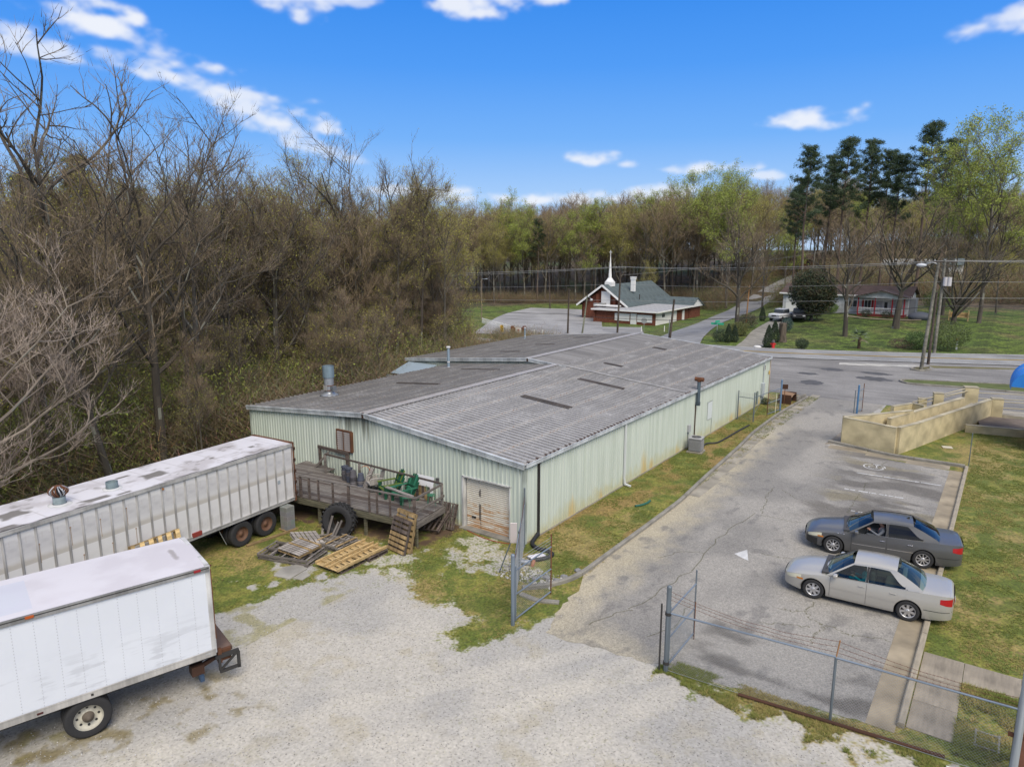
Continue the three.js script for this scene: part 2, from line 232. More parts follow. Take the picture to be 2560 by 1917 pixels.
{
  const box = [-13.4, -1, -15.8, -56.4], W = 1024, H = 2048, crack = new Float32Array(W * H), r = rng(5);
  for (const line of CRACKS) for (let i = 1; i < line.length; i++) {
    const [ax, az] = line[i - 1], [bx_, bz] = line[i], n = Math.ceil(Math.hypot(ax - bx_, az - bz) / 0.01);
    for (let k = 0; k < n; k++) {
      const t = k / n, x = lerp(ax, bx_, t) + (vn(t * 6 + i * 9, az * 3) - 0.5) * 0.16 + (r() - 0.5) * 0.015, z = lerp(az, bz, t) + (vn(t * 6 + i * 5, ax * 3 + 4) - 0.5) * 0.16;
      const px = Math.round(((x - box[0]) / (box[1] - box[0])) * W), py = Math.round(((z - box[2]) / (box[3] - box[2])) * H), w = 1;
      for (let a = -1; a <= w; a++) for (let b = 0; b < w; b++) { const q = (py + b) * W + px + a; if (q > 0 && q < W * H) crack[q] = Math.max(crack[q], a < 0 ? 0.2 : 0.55); }
    }
  }
  const asph = (x, z) => {
    const n1 = fbm(x * 0.5, z * 0.3 + 11, 4), n2 = fbm(x * 2 + 8, z * 1.4, 4), f = vn(x * 34, z * 34), f2 = vn(x * 60, z * 47 + 9);
    let c = mix3(sr(128, 125, 119), sr(147, 143, 135), ss(0.35, 0.65, n1));
    const dust = ss(1.9, 0, x - pl([[-56, -12.1], [-43, -12], [-33, -11.4], [-20, -10.9], [-15, -10.8]], z) + (n2 - 0.5) * 1.6) * ss(-50, -40, z); // sand washed along the west gutter
    c = mix3(c, sr(176, 165, 138), dust * 0.75); c = mix3(c, sr(164, 156, 136), ss(-18.4, -16.4, z + (n2 - 0.5) * 2.4) * ss(-6.4, -7.4, x) * 0.8);
    const stall = ss(-7.6, -5.6, x + (n1 - 0.5) * 3) * ss(-29, -31, z + (n1 - 0.5) * 4), low = ss(-19.9, -18.6, z + (n1 - 0.5) * 2.8) * ss(-6.9, -6.2, x); // oil and mildew in the stalls and by the fence
    c = mix3(c, sr(84, 80, 74), (stall * 0.62 + low * 0.75) * ss(0.36, 0.62, fbm(x * 0.55 + 3, z * 1.3, 4))); c = mix3(c, sr(132, 124, 100), stall * ss(0.56, 0.7, fbm(x * 0.6 + 31, z * 0.9, 3)) * 0.6);
    c = mix3(c, sr(92, 90, 88), ss(0.62, 0.78, n2) * 0.35);
    let k = 0.88 + 0.24 * f; if (f2 > 0.86) k *= 0.8; return [c[0] * k, c[1] * k, c[2] * k];
  };
  const t = tex(W, H, (u, v, x, y) => { const c = asph(lerp(box[0], box[1], u), lerp(box[2], box[3], v)), k = crack[y * W + x]; return mix3(c, sr(62, 60, 34), k); }, { wrap: false });
  const rough = (pts) => { const out = [], r2 = rng(31); for (let i = 0; i < pts.length; i++) { const a = pts[i], b = pts[(i + 1) % pts.length], n = Math.max(1, Math.round(Math.hypot(a[0] - b[0], a[1] - b[1]) / 0.22)); for (let k = 0; k < n; k++) { const j = a[2] ? 0.09 : 0; out.push([lerp(a[0], b[0], k / n) + (r2() - 0.5) * j * 2, lerp(a[1], b[1], k / n) + (r2() - 0.5) * j * 2]); } } return out; };
  struct('driveway', sheet(rough([[-10.9, -19.2, 1], [-10.75, -17.4, 1], [-10.3, -16.2, 1], [-8.6, -16.45, 1], [-6.8, -16.7, 1], [-4.8, -16.9, 1], [-1.85, -17.3], [-1.87, -41.2], [-4.7, -41.55], [-8.2, -42.75], [-7.9, -46], [-7.4, -52], [-7, -56.2], [-12.1, -56.2], [-12.37, -48.7], [-12.26, -42.8], [-11.94, -38.9], [-11.6, -33], [-11.3, -28.7], [-11.3, -21.6], [-11.31, -20.2]]), 0.006, box), M([1, 1, 1], 0.95, { map: t, bumpMap: reTex(T.bumpFine, 0.6), bumpScale: 0.006 }), 'weathered grey asphalt driveway with stains and cracks');
  T.asphalt = tex(1024, 1024, (u, v) => { const n = fbm(u * 5, v * 5, 5, 5), s = fbm(u * 3, v * 26, 4, 3, 26), f = vn(u * 300, v * 300, 300); return grey((0.47 + 0.16 * (n - 0.5) + 0.12 * (s - 0.5)) * (0.9 + 0.2 * f)); }, { rep: 14 });
  M.asphalt = M([1.04, 1, 0.94], 0.95, { map: T.asphalt });
  // the front lot: asphalt round two islands, up to the road
  struct('front_lot', sheet([[-7, -56.2], [12, -57.5], [12, -86], [0.6, -83.6], [-10.8, -78.6], [-22, -74.6], [-30, -73.4], [-30, -56.2]], 0.007), M.asphalt, 'grey asphalt lot between the building and the road');
}
// --- road strips that follow the terrain
function strip(pts, w, lift, off = 0, step = 1.5, across = 4) {
  const c = new THREE.CatmullRomCurve3(pts.map(([x, z]) => V(x, 0, z))), n = Math.ceil(c.getLength() / step), pos = [], uv = [], idx = [];
  for (let i = 0; i <= n; i++) {
    const p = c.getPointAt(i / n), t = c.getTangentAt(i / n);
    for (let k = 0; k <= across; k++) { const s = off + w * (k / across - 0.5), x = p.x + t.z * s, z = p.z - t.x * s; pos.push(x, hy(x, z) + lift, z); uv.push(x, z); }
    if (i) for (let k = 0; k < across; k++) { const a = (i - 1) * (across + 1) + k, b = a + across + 1; idx.push(a, b, a + 1, a + 1, b, b + 1); }
  }
  const g = new THREE.BufferGeometry(); g.setAttribute('position', new THREE.Float32BufferAttribute(pos, 3)); g.setAttribute('uv', new THREE.Float32BufferAttribute(uv, 2)); g.setIndex(idx); g.computeVertexNormals();
  if (g.attributes.normal.getY(0) < 0) { const a = g.index.array; for (let i = 0; i < a.length; i += 3) { const q = a[i]; a[i] = a[i + 1]; a[i + 1] = q; } g.computeVertexNormals(); }
  return g;
}
const SIDE = [[-33, -79], [-35.2, -86], [-38.5, -100], [-42, -120], [-46, -140], [-49.5, -165], [-50, -190], [-44, -225], [-30, -260]];
const MARK = { white: M([0.72, 0.72, 0.7], 0.8, { map: T.grime }), yellow: M([0.62, 0.4, 0.06], 0.8, { map: T.grime }) };
M.concrete = M([0.46, 0.42, 0.34], 0.9, { map: T.mottle, bumpMap: T.bumpFine, bumpScale: 0.006 });
M.kerb = M([0.34, 0.32, 0.275], 0.95, { map: T.grime, bumpMap: T.bumpFine, bumpScale: 0.012 });
{
  const road = struct('main_road', strip(ROAD, 6.9, 0.06), M([1.25, 1.25, 1.22], 0.9, { map: reTex(T.asphalt, 11) }), 'two-lane grey road with a yellow centre line');
  const mk = (n, pts, w, off, m, lift = 0.075) => { const g = strip(pts, w, lift, off, 1.5, 1); mesh(n, g, m, road); };
  mk('yellow_line', ROAD, 0.16, -0.15, MARK.yellow); mk('yellow_line', ROAD, 0.16, 0.15, MARK.yellow); mk('edge_line', ROAD, 0.17, -3.1, MARK.white); mk('edge_line', ROAD, 0.17, 3.1, MARK.white);
  struct('side_road', strip(SIDE, 6.6, 0.05), M([1.1, 1.1, 1.1], 0.9, { map: reTex(T.asphalt, 9) }), 'grey side road climbing past the church');
  struct('church_lot', strip([[-62.5, -94.5], [-67, -103], [-72, -112], [-77.5, -124], [-81, -138]], 21, 0.045, 0, 1.5, 12), M([1.35, 1.33, 1.3], 0.9, { map: reTex(T.asphalt, 16) }), 'pale asphalt parking lot beside the church');
  struct('church_forecourt', strip([[-66, -100.5], [-58, -103.5], [-50, -107.5]], 14, 0.04, 0, 1.5, 8), M([1.3, 1.28, 1.26], 0.9, { map: reTex(T.asphalt, 13) }), 'pale asphalt in front of the church annex');
  struct('gravel_drive', strip([[-24.2, -79.6], [-25.2, -86], [-26.6, -94], [-27, -104], [-27.2, -112]], 2.8, 0.03, 0, 1.2, 4), M([0.36, 0.34, 0.29], 1, { map: T.mottle }), 'gravel drive up to the white house');
  struct('road_apron', sheet([[-13.4, -73.2], [-13.6, -74.6], [-8, -76.9], [-6.6, -77.3], [-7.3, -75.6], [-10, -74.4]], 0.02), M([0.62, 0.6, 0.54], 0.9, { map: T.mottle }), 'pale concrete apron at the road edge');
}
// dark asphalt patches in the front lot
for (const [x, z, a, b] of [[-13.4, -62.1, 0.95, 1.1], [-9.3, -67, 1.4, 1], [-13.4, -69.9, 1.0, 0.9], [-14.6, -66.4, 0.9, 0.6], [-9.6, -70, 1.3, 0.7]]) {
  const r = rng(Math.round(x * 99)), pts = []; for (let i = 0; i < 26; i++) { const t = (i / 26) * 6.283, k = 0.78 + 0.4 * r(); pts.push([x + Math.cos(t) * a * k, z + Math.sin(t) * b * k]); }
  struct('asphalt_patch', sheet(pts, 0.0115), M([0.12, 0.12, 0.125], 0.95, { map: T.mottle }), 'dark asphalt patch in the front lot');
}
// --- kerbs, gutters, walks: sections with joints
function kerb(label, pts, w = 0.16, h = 0.14, len = 2.4, m = M.kerb) {
  const o = new THREE.Group(); o.name = numbered('kerb'); o.userData = { kind: 'structure', label }; scene.add(o);
  const c = new THREE.CatmullRomCurve3(pts.map(([x, z]) => V(x, 0, z)), false, 'catmullrom', 0.2), L = c.getLength(), n = Math.max(1, Math.round(L / len)), r = rng(Math.round(L * 100));
  for (let i = 0; i < n; i++) {
    const q = [[-w / 2, -0.1], [-w / 2, h - 0.025], [-w / 2 + 0.025, h], [w / 2 - 0.03, h], [w / 2, h - 0.03], [w / 2, -0.1]], pos = [], uv = [], K = 6; const at = (k, j) => { const t = (i + 0.004 + (k / K) * 0.99) / n, p = c.getPointAt(t), d = c.getTangentAt(t), [s, y] = q[j]; return [p.x + d.z * s, hy(p.x, p.z) + y, p.z - d.x * s]; };
    const tri = (...v) => { for (const p of v) { pos.push(...p); uv.push(p[0] + p[1], p[2] + p[1] * 0.7); } }; for (let k = 0; k < K; k++) for (let j = 0; j < 5; j++) { const a = at(k, j), b = at(k + 1, j), e = at(k + 1, j + 1), f = at(k, j + 1); tri(a, b, e, a, e, f); } for (const k of [0, K]) for (let j = 1; j < 5; j++) tri(at(k, 0), at(k, j), at(k, j + 1));
    const parts = new THREE.BufferGeometry(); parts.setAttribute('position', new THREE.Float32BufferAttribute(pos, 3)); parts.setAttribute('uv', new THREE.Float32BufferAttribute(uv, 2)); parts.computeVertexNormals();
    mesh('kerb_section', parts, m, o).position.y = (r() - 0.5) * 0.012;
  }
  return o;
}
kerb('long weathered concrete kerb along the west edge of the driveway', [[-12.45, -18.05], [-11.85, -18.72], [-11.48, -19.5], [-11.36, -20.3], [-11.36, -21.6], [-11.36, -28.7], [-11.66, -33], [-12, -38.9], [-12.32, -42.8], [-12.43, -48.7], [-12.16, -55.6]]);
kerb('straight concrete kerb behind the two parked cars', [[-1.16, -17.6], [-1.16, -30], [-1.2, -42.2]], 0.16, 0.14, 2.4, M([0.46, 0.4, 0.3], 0.95, { map: T.grime, bumpMap: T.bumpFine, bumpScale: 0.012 }));
kerb('dark kerb below the tan ramp wall', [[-1.28, -42.28], [-4.6, -42.3], [-8.1, -43.3]], 0.17, 0.16);
kerb('low concrete kerb piece by the open gate', [[-12.3, -17.75], [-11.6, -17.7], [-10.95, -18.0]], 0.2, 0.07, 1.2);
kerb('curved kerb round the grass island past the ramp', [[12, -67.4], [-1.9, -66.75], [-6.5, -66.05], [-7.35, -66.9], [-6.9, -67.9], [3, -71.2], [12, -73.8]], 0.17, 0.15);
kerb('kerb round the island with the lamp pole', [[-6.05, -76.4], [-7.15, -75.3], [-7.35, -74], [-6.5, -73.7], [-5.9, -75], [-6.05, -76.4]], 0.16, 0.15, 1.2);
function slabs(name, label, list, y = 0.012, m = M.concrete) { const o = new THREE.Group(); o.name = numbered(name); o.userData = { kind: 'structure', label }; scene.add(o); for (const [x0, x1, z0, z1, dy = 0] of list) mesh('slab', bx(Math.abs(x1 - x0) - 0.012, 0.1, Math.abs(z1 - z0) - 0.012, (x0 + x1) / 2, y - 0.05 + dy, (z0 + z1) / 2), m, o); return o; }
{
  const g = [], w = []; for (let z = -17.3; z > -41; z -= 3.02) g.push([-1.88, -1.24, z, Math.max(z - 3.02, -41.3), 0]);
  slabs('gutter', 'tan concrete gutter along the parking stalls', [...g], 0.014, M([0.46, 0.385, 0.265], 0.9, { map: T.mottle }));
  for (const [a, b, c, d] of [[-1.06, -0.08, -17.7, -19], [-1.06, -0.08, -19, -20.3], [-1.06, -0.08, -20.3, -21.62], [-0.08, 1.2, -20.5, -21.62], [1.2, 2.5, -20.5, -21.62]]) w.push([a, b, c, d]);
  slabs('walkway', 'concrete slab walkway turning beside the grass', w, 0.02, M([0.4, 0.345, 0.26], 0.9, { map: T.grime, bumpMap: T.bumpFine, bumpScale: 0.004 }));
  const e = []; for (let z = -30; z > -55; z -= 3) { const x = pl([[-56, -12.1], [-48.7, -12.3], [-42.8, -12.2], [-38.9, -11.9], [-33, -11.55], [-28, -11.25]], z - 1.5); e.push([x, x + 0.6, z, z - 3]); }
  slabs('gutter', 'narrow sandy concrete gutter beside the west kerb', e, 0.012, M([0.44, 0.4, 0.32], 0.9, { map: T.mottle }));
  const t = []; for (let i = 0; i < 3; i++) t.push([-1.9 - i * 2, -3.9 - i * 2, -41.3 - i * 0.35, -42.15 - i * 0.35]);
  slabs('gutter', 'sandy gutter under the dark kerb by the ramp', t, 0.011, M([0.42, 0.36, 0.26], 0.9, { map: T.mottle }));
  struct('ramp_pad', sheet([[-8.2, -42.75], [-7.4, -43.4], [-7.1, -52], [-7.6, -52.2]], 0.01), M([0.36, 0.31, 0.24], 0.9, { map: T.grime }), 'concrete pad beside the ramp wall');
  struct('island_grass', sheet([[12, -67.5], [-1.9, -66.85], [-6.45, -66.2], [-7.2, -66.9], [-6.85, -67.8], [3, -71.1], [12, -73.7]], 0.09), M([0.13, 0.16, 0.04], 1, { map: T.mottle }), 'mown grass island past the ramp');
  struct('island_grass', sheet([[-6.1, -76.2], [-7.05, -75.25], [-7.2, -74.05], [-6.5, -73.85], [-6, -75]], 0.09), M([0.17, 0.15, 0.06], 1, { map: T.mottle }), 'small grassy island round the lamp pole');
  struct('verge_strip', sheet([[-5.7, -76.4], [0.4, -79.7], [12, -83.7], [12, -85.6], [-6.3, -77.6]], 0.012), M([0.2, 0.18, 0.07], 1, { map: T.mottle }), 'dry grass strip between the lot and the road');
}
// --- painted markings on the driveway
{
  const drive = scene.getObjectByName('driveway'), r = rng(3);
  const worn = (ax, az, bx_, bz, w, n, keep) => { const l = []; for (let i = 0; i < n; i++) if (r() < keep(i / n)) { const t0 = i / n, t1 = (i + 1) / n, ww = w * (0.6 + 0.5 * r()); l.push(sheet([[lerp(ax, bx_, t0), lerp(az, bz, t0) - ww / 2], [lerp(ax, bx_, t1), lerp(az, bz, t1) - ww / 2 * (0.8 + 0.4 * r())], [lerp(ax, bx_, t1), lerp(az, bz, t1) + ww / 2], [lerp(ax, bx_, t0), lerp(az, bz, t0) + ww / 2 * (0.8 + 0.4 * r())]], 0.0105)); } return join(l); };
  mesh('stall_line', worn(-5.7, -38.1, -1.99, -38.3, 0.13, 60, () => 0.95), MARK.white, drive); mesh('stall_line', worn(-5.7, -35.15, -3.2, -35.3, 0.12, 50, (t) => 0.93 - t * 0.5), MARK.white, drive); mesh('stall_line', worn(-4.9, -32.25, -4.2, -32.3, 0.1, 20, () => 0.5), MARK.white, drive);
  const tri = sheet([[-7.58, -24.95], [-7.3, -25.6], [-6.97, -24.66], [-7.2, -24.75]], 0.0105); mesh('arrow_marking', tri, MARK.white, drive);
  const ring = []; const seg = (cx, cz, rx, rz, a0, a1, w, n = 22) => { for (let i = 0; i < n; i++) if (r() < 0.88) { const p = (t, k) => [cx + Math.cos(t) * (rx + k), cz + Math.sin(t) * (rz + k)], t0 = lerp(a0, a1, i / n), t1 = lerp(a0, a1, (i + 1) / n); ring.push(sheet([p(t0, -w), p(t1, -w), p(t1, w), p(t0, w)], 0.0105)); } };
  seg(-5.12, -39.68, 0.5, 0.52, 0, 6.283, 0.03, 34); seg(-5.16, -39.6, 0.22, 0.24, 0.2, 4.6, 0.025); seg(-5.05, -40.02, 0.06, 0.06, 0, 6.283, 0.03, 10); seg(-4.86, -39.6, 0.16, 0.22, -1.4, 1.2, 0.025, 12); ring.push(sheet([[-5.07, -39.95], [-5.02, -39.95], [-4.98, -39.6], [-5.04, -39.6]], 0.0105));
  mesh('wheelchair_symbol', ring, MARK.white, drive);
}
// --- loose stones and grass blades
{
  const r = rng(17), stone = new THREE.IcosahedronGeometry(1, 0), o = new THREE.Object3D(), ST = [], GR = [], c = new THREE.Color();
  for (let i = 0; i < 42000; i++) {
    const x = -30 + 30 * r(), z = 1 - 21 * r(); if (x > -10.9 && z < -16.3 && x > -7) continue; const g = lotAt(x, z); if (r() > g * 1.1 || (x > -10.3 && z < -16.2)) continue; ST.push([x, z]);
  }
  for (let i = 0; i < 900; i++) { const t = r(), x = -14 + 3.3 * t, z = -18.3 - 1.1 * r() - 0.4 * t; if (x < -11.7) ST.push([x, z, 2.6]); } // riprap by the gate
  const im = new THREE.InstancedMesh(stone, M([1, 1, 1], 1), ST.length); im.name = 'gravel_stones'; im.userData = { kind: 'stuff', label: 'loose grey stones scattered over the gravel yard' }; im.castShadow = im.receiveShadow = true;
  ST.forEach(([x, z, k = 1], i) => { const s = (0.006 + 0.013 * r() ** 2.5) * k; o.position.set(x, s * 0.35, z); o.rotation.set(r() * 6, r() * 6, r() * 6); o.scale.set(s * (0.8 + r() * 0.6), s * 0.7, s); o.updateMatrix(); im.setMatrixAt(i, o.matrix); const v = r(), b = v < 0.2 ? 0.17 : v < 0.5 ? 0.3 : 0.46; im.setColorAt(i, c.setRGB(b, b * 0.98, b * (0.9 + 0.08 * r()))); });
  scene.add(im);
  const bl = []; for (let k = 0; k < 9; k++) { const a = r() * 6.28, l = 0.5 + 0.5 * r(), lean = 0.2 + 0.7 * r(), w = 0.09, bx0 = (r() - 0.5) * 0.6, bz0 = (r() - 0.5) * 0.6; bl.push([bx0 - Math.sin(a) * w, 0, bz0 + Math.cos(a) * w], [bx0 + Math.sin(a) * w, 0, bz0 - Math.cos(a) * w], [bx0 + Math.cos(a) * lean, l, bz0 + Math.sin(a) * lean]); }
  const tg = new THREE.BufferGeometry(); tg.setAttribute('position', new THREE.Float32BufferAttribute(bl.flat(), 3)); tg.computeVertexNormals();
  const put = (n, f, min, max) => { for (let i = 0; i < n; i++) { const [x, z] = f(); if (lotAt(x, z) < 0.55 && fbm(x * 1.6 + 50, z * 1.6, 3) > 0.34 + 0.25 * r()) GR.push([x, z, min + (max - min) * r()]); } };
  put(26000, () => [-26 + 15 * r(), -9 - 12.5 * r()], 0.025, 0.06); put(22000, () => [-14.35 + 2.95 * r(), -20 - 36 * r()], 0.025, 0.065); put(9000, () => [-7.3 + 7.9 * r(), -15.6 - 1.5 * r()], 0.03, 0.08); put(20000, () => [-1.05 + 2.6 * r(), -21.7 - 29 * r()], 0.025, 0.06); put(9000, () => [-4.5 + 3.5 * r(), -43 - 8 * r()], 0.025, 0.05); put(5000, () => [-0.05 + 1.3 * r(), -17.3 - 3.2 * r()], 0.05, 0.12);
  const keep = GR.filter(([x, z]) => !(x > -11.2 && x < -1.1 && z < -17.2) && !(x > -1.06 && x < 1.3 && z < -20.45 && z > -21.66) && !(x > -1.06 && x < -0.08 && z < -17.7 && z > -21.6) && !(x > -31.6 && x < -14.44 && z < -21.1) && !(x < -22.4 && x > -24.6 && z > -16) && !(x < -17.5 && x > -27 && z < -18.5 - (x + 17.65) * 0.134 && z > -21.1) && !(z < -42.5 && z < -42.8 - (x + 4.5) * 3.3 - 0.1 && x > -4.6 && z > -70 && x < -0.6));
  const gm = new THREE.InstancedMesh(tg, M([1, 1, 1], 0.9), keep.length); gm.name = 'grass_blades'; gm.userData = { kind: 'stuff', label: 'short grass growing over the lot and lawns' }; gm.castShadow = gm.receiveShadow = true;
  keep.forEach(([x, z, s], i) => { o.position.set(x, 0.003, z); o.rotation.set(0, r() * 6.28, 0); o.scale.set(s * 1.3, s, s * 1.3); o.updateMatrix(); gm.setMatrixAt(i, o.matrix); const k = fbm(x * 0.7, z * 0.7 + 5, 3), d = ss(0.45, 0.7, k + (r() - 0.5) * 0.3); gm.setColorAt(i, c.setRGB(lerp(0.14, 0.29, d), lerp(0.165, 0.235, d), lerp(0.03, 0.08, d))); });
  scene.add(gm);
}

// ---------- the metal building ----------
const B = { XL: -31.6, XR: -14.45, XF: -35.9, ZN: -21.1, ZM: -37.2, ZF: -53.3, he: 3.2, k: 0.0902 };
B.XC = (B.XL + B.XR) / 2; B.XC2 = (B.XF + B.XR) / 2;
const roofNear = (x) => B.he + B.k * Math.min(B.XR - x, x - B.XL), roofFar = (x) => B.he + B.k * Math.min(B.XR - x, x - B.XF);
// corrugated sheet: rib profile d(u) across u, between lines v0(u) and v1(u)
function ribs(u0, u1, pitch, depth, v0, v1, at, uvAt, vs = 1) {
  const us = [], pr = []; const put = (u, d) => { if (u >= u0 - 1e-6 && u <= u1 + 1e-6) { us.push(u); pr.push(d); } };
  put(u0, 0); for (let c = Math.ceil((u0 - pitch) / pitch) * pitch; c < u1 + pitch; c += pitch) { const m = c + pitch / 2; put(m - 0.032, 0); put(m - 0.017, depth); put(m + 0.017, depth); put(m + 0.032, 0); } put(u1, 0);
  const pos = [], uv = [], n = us.length;
  const P = (i, t) => { const u = us[i], v = lerp(v0(u), v1(u), t); return [at(u, v, pr[i]), uvAt(u, v)]; };
  for (let i = 0; i < n - 1; i++) { if (us[i + 1] - us[i] < 1e-5) continue; for (let s = 0; s < vs; s++) { const q = [P(i, s / vs), P(i + 1, s / vs), P(i + 1, (s + 1) / vs), P(i, (s + 1) / vs)]; for (const j of [0, 1, 2, 0, 2, 3]) { pos.push(...q[j][0]); uv.push(...q[j][1]); } } }
  const g = new THREE.BufferGeometry(); g.setAttribute('position', new THREE.Float32BufferAttribute(pos, 3)); g.setAttribute('uv', new THREE.Float32BufferAttribute(uv, 2)); g.computeVertexNormals(); return g;
}
{
  const b = thing('metal_building', 'long low pale green metal building with grey ribbed roof', 'building', [0, 0, 0]);
  const sage = sr(178, 192, 174), sageD = sr(166, 180, 163);
  const stain = (x, z, h, w, s) => [x, z, h, w, s];
  // right wall map: u along z, v up; drips, and rust and algae creeping up from the base
  const rusts = [[-24.6, 0.9, 0.5], [-31.7, 1.15, 0.55], [-32.6, 0.7, 0.3], [-27.2, 0.6, 0.3], [-46.6, 1.0, 0.5], [-44.9, 0.6, 0.4], [-50.9, 0.8, 0.3], [-36, 0.5, 0.4]];
  const tWall = tex(2048, 256, (u, v) => {
    const z = lerp(B.ZN, B.ZF, u), y = v * 3.2, n = fbm(z * 1.2, y * 0.5, 4), s = fbm(z * 7, y * 0.25 + 5, 3), st = vn(z * 22, y * 0.2);
    let c = mix3(sr(192, 200, 190), sr(181, 190, 179), ss(0.35, 0.7, s));     const low = ss(0.75 + 0.5 * (n - 0.5), 0.02, y + (vn(z * 5, y * 3) - 0.5) * 0.5); c = mix3(c, sr(178, 170, 124), low * 0.5);
    for (const [rz, h, w] of rusts) { const d = ss(1, 0.25, Math.abs(z - rz) / (w * (1.15 - y / (h * 1.6))) + (n - 0.5) * 1.2) * ss(h * 1.25, h * 0.4, y + (s - 0.5) * 0.6); if (d > 0) c = mix3(c, sr(194, 162, 98), d * 0.5); }
    return c;
  }, { wrap: false });
  const tGable = tex(1024, 256, (u, v) => {
    const x = lerp(B.XL, B.XR, u), y = v * 4.2, s = fbm(x * 6, y * 0.3, 4), st = vn(x * 24, y * 0.3 + 7), top = roofNear(x) - 0.2 - y;
    let c = mix3(sr(192, 200, 190), sr(181, 190, 179), ss(0.35, 0.7, s));
    const mil = ss(1.25, 0, top + (fbm(x * 9, 2, 3) - 0.3) * 1.5) * ss(1.7, 0.5, Math.abs(x + 23.7) + (s - 0.5)), edge = ss(0.5, 0, top + (fbm(x * 14, 5, 2) - 0.25) * 0.9) * ss(-21, -19, x);
    c = mix3(c, sr(72, 74, 66), mil * 0.8 + edge * 0.35); c = mix3(c, sr(150, 138, 84), ss(0.5, 0, y + (s - 0.5) * 0.6) * 0.5); return c;
  }, { wrap: false });
  M.wallR = M([1, 1, 1], 0.55, { map: tWall, metalness: 0.0 }); M.gable = M([1, 1, 1], 0.55, { map: tGable }); M.sage = M([0.53, 0.59, 0.52], 0.55, { map: T.grime });
  M.fascia = M([0.72, 0.76, 0.77], 0.45, { map: T.grime }); M.rust = M([0.2, 0.08, 0.035], 0.95, { map: T.mottle }); M.rustDark = M([0.1, 0.045, 0.025], 0.95, { map: T.mottle });
  M.galv = M([0.5, 0.53, 0.56], 0.42, { map: T.grime, metalness: 0.55 }); M.black = M([0.02, 0.02, 0.02], 0.6); M.white = M([0.74, 0.74, 0.72], 0.6, { map: T.grime });
  // walls
  const door = [-17.42, -15.12, 2.15], cuts = []; for (let x = B.XL; x < door[0] - 0.4; x += 0.915) cuts.push(x); cuts.push(door[0], (door[0] + door[1]) / 2, door[1], B.XR);
  for (let i = 0; i < cuts.length - 1; i++) {
    const inDoor = cuts[i] >= door[0] - 0.01 && cuts[i] < door[1] - 0.01;
    mesh('wall_panel', ribs(cuts[i], cuts[i + 1], 0.2, 0.038, () => (inDoor ? door[2] : -0.05), (x) => roofNear(x) - 0.05, (x, v, d) => [x, v, B.ZN + d], (x, v) => [(x - B.XL) / (B.XR - B.XL), v / 4.2]), M.gable, b);
  }
  for (let z = B.ZN; z > B.ZF + 0.1; z -= 0.92) { const z1 = Math.max(z - 0.92, B.ZF); mesh('wall_panel', ribs(z1, z, 0.2, 0.038, () => -0.05, () => B.he - 0.03, (u, v, d) => [B.XR + d, v, u], (u, v) => [(u - B.ZN) / (B.ZF - B.ZN), v / 3.2]), M.wallR, b); }
  for (let x = B.XF; x < -22.6; x += 0.92) { const x1 = Math.min(x + 0.92, -22.4); mesh('wall_panel', ribs(x, x1, 0.2, 0.038, (u) => (u > B.XL ? roofNear(u) - 0.1 : -0.6), (u) => roofFar(u) - 0.04, (u, v, d) => [u, v, B.ZM + d], (u, v) => [u, v]), M.sage, b); }
  mesh('rear_wall', [bx(0.1, 3.9, 16.1, B.XL + 0.05, 1.2, (B.ZN + B.ZM) / 2), bx(0.1, 4.1, 16, B.XF + 0.05, 1.05, (B.ZM + B.ZF) / 2), bx(21.4, 4.4, 0.1, B.XC2, 0.9, B.ZF + 0.06)], M.sage, b);
  mesh('foundation', [bx(17.2, 0.5, 0.1, B.XC, -0.2, B.ZN + 0.0), bx(0.08, 0.5, 32.2, B.XR + 0.0, -0.19, (B.ZN + B.ZF) / 2)], M.concrete, b);
  mesh('corner_trim', [bx(0.14, 3.1, 0.03, B.XR - 0.02, 1.55, B.ZN + 0.035), bx(0.03, 3.1, 0.12, B.XR + 0.038, 1.55, B.ZN - 0.04)], M.sage, b); mesh('corner_trim', bx(0.14, 3.1, 0.03, B.XL + 0.06, 1.55, B.ZN + 0.035), M.sage, b);
  // roof: panels with ribs from ridge to eave; purlin rows of screws show as pale bands with rust specks
  const roofTex = (L, seed, dark) => tex(1024, 1024, (u, v) => {
    const a = u * 16.775, w = v * L, n = fbm(a * 0.5 + seed, w * 0.5, 5), s = fbm(a * 9 + seed, w * 0.4, 3), f = vn(a * 30, w * 30);
    let c = mix3(sr(162, 161, 160), sr(153, 152, 151), ss(0.3, 0.72, n)); c = mix3(c, sr(124, 122, 121), ss(0.58, 0.8, s) * 0.22);
    const rib = Math.abs((((a % 0.305) + 0.305) % 0.305) - 0.1525); c = mix3(c, sr(96, 94, 93), ss(0.06, 0.02, rib + (fbm(a * 1.3 + 9, w * 3 + seed, 4) - 0.46) * 0.09) * 0.5);  // along each rib, dirt and its shaded side painted as a dark line
    const row = Math.abs(((w + 0.75) % 1.5) - 0.75), band = ss(0.2, 0.03, row + (f - 0.5) * 0.15); c = mix3(c, sr(180, 176, 168), band * 0.4); if (row < 0.035 && vn(a * 9, Math.floor(w / 1.5) * 7) > 0.62) c = mix3(c, sr(116, 84, 66), 0.4);
    const k = 0.92 + 0.16 * f; return [c[0] * k, c[1] * k, c[2] * k];
  });
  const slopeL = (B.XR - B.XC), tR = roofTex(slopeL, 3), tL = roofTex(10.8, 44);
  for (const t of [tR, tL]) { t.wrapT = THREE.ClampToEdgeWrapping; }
  M.roofR = M([1, 1, 1], 0.6, { map: tR }); M.roofLShaded = M([0.8, 0.8, 0.8], 0.6, { map: tL });  // left slope darkened: shade of facing away from the sun put in colour
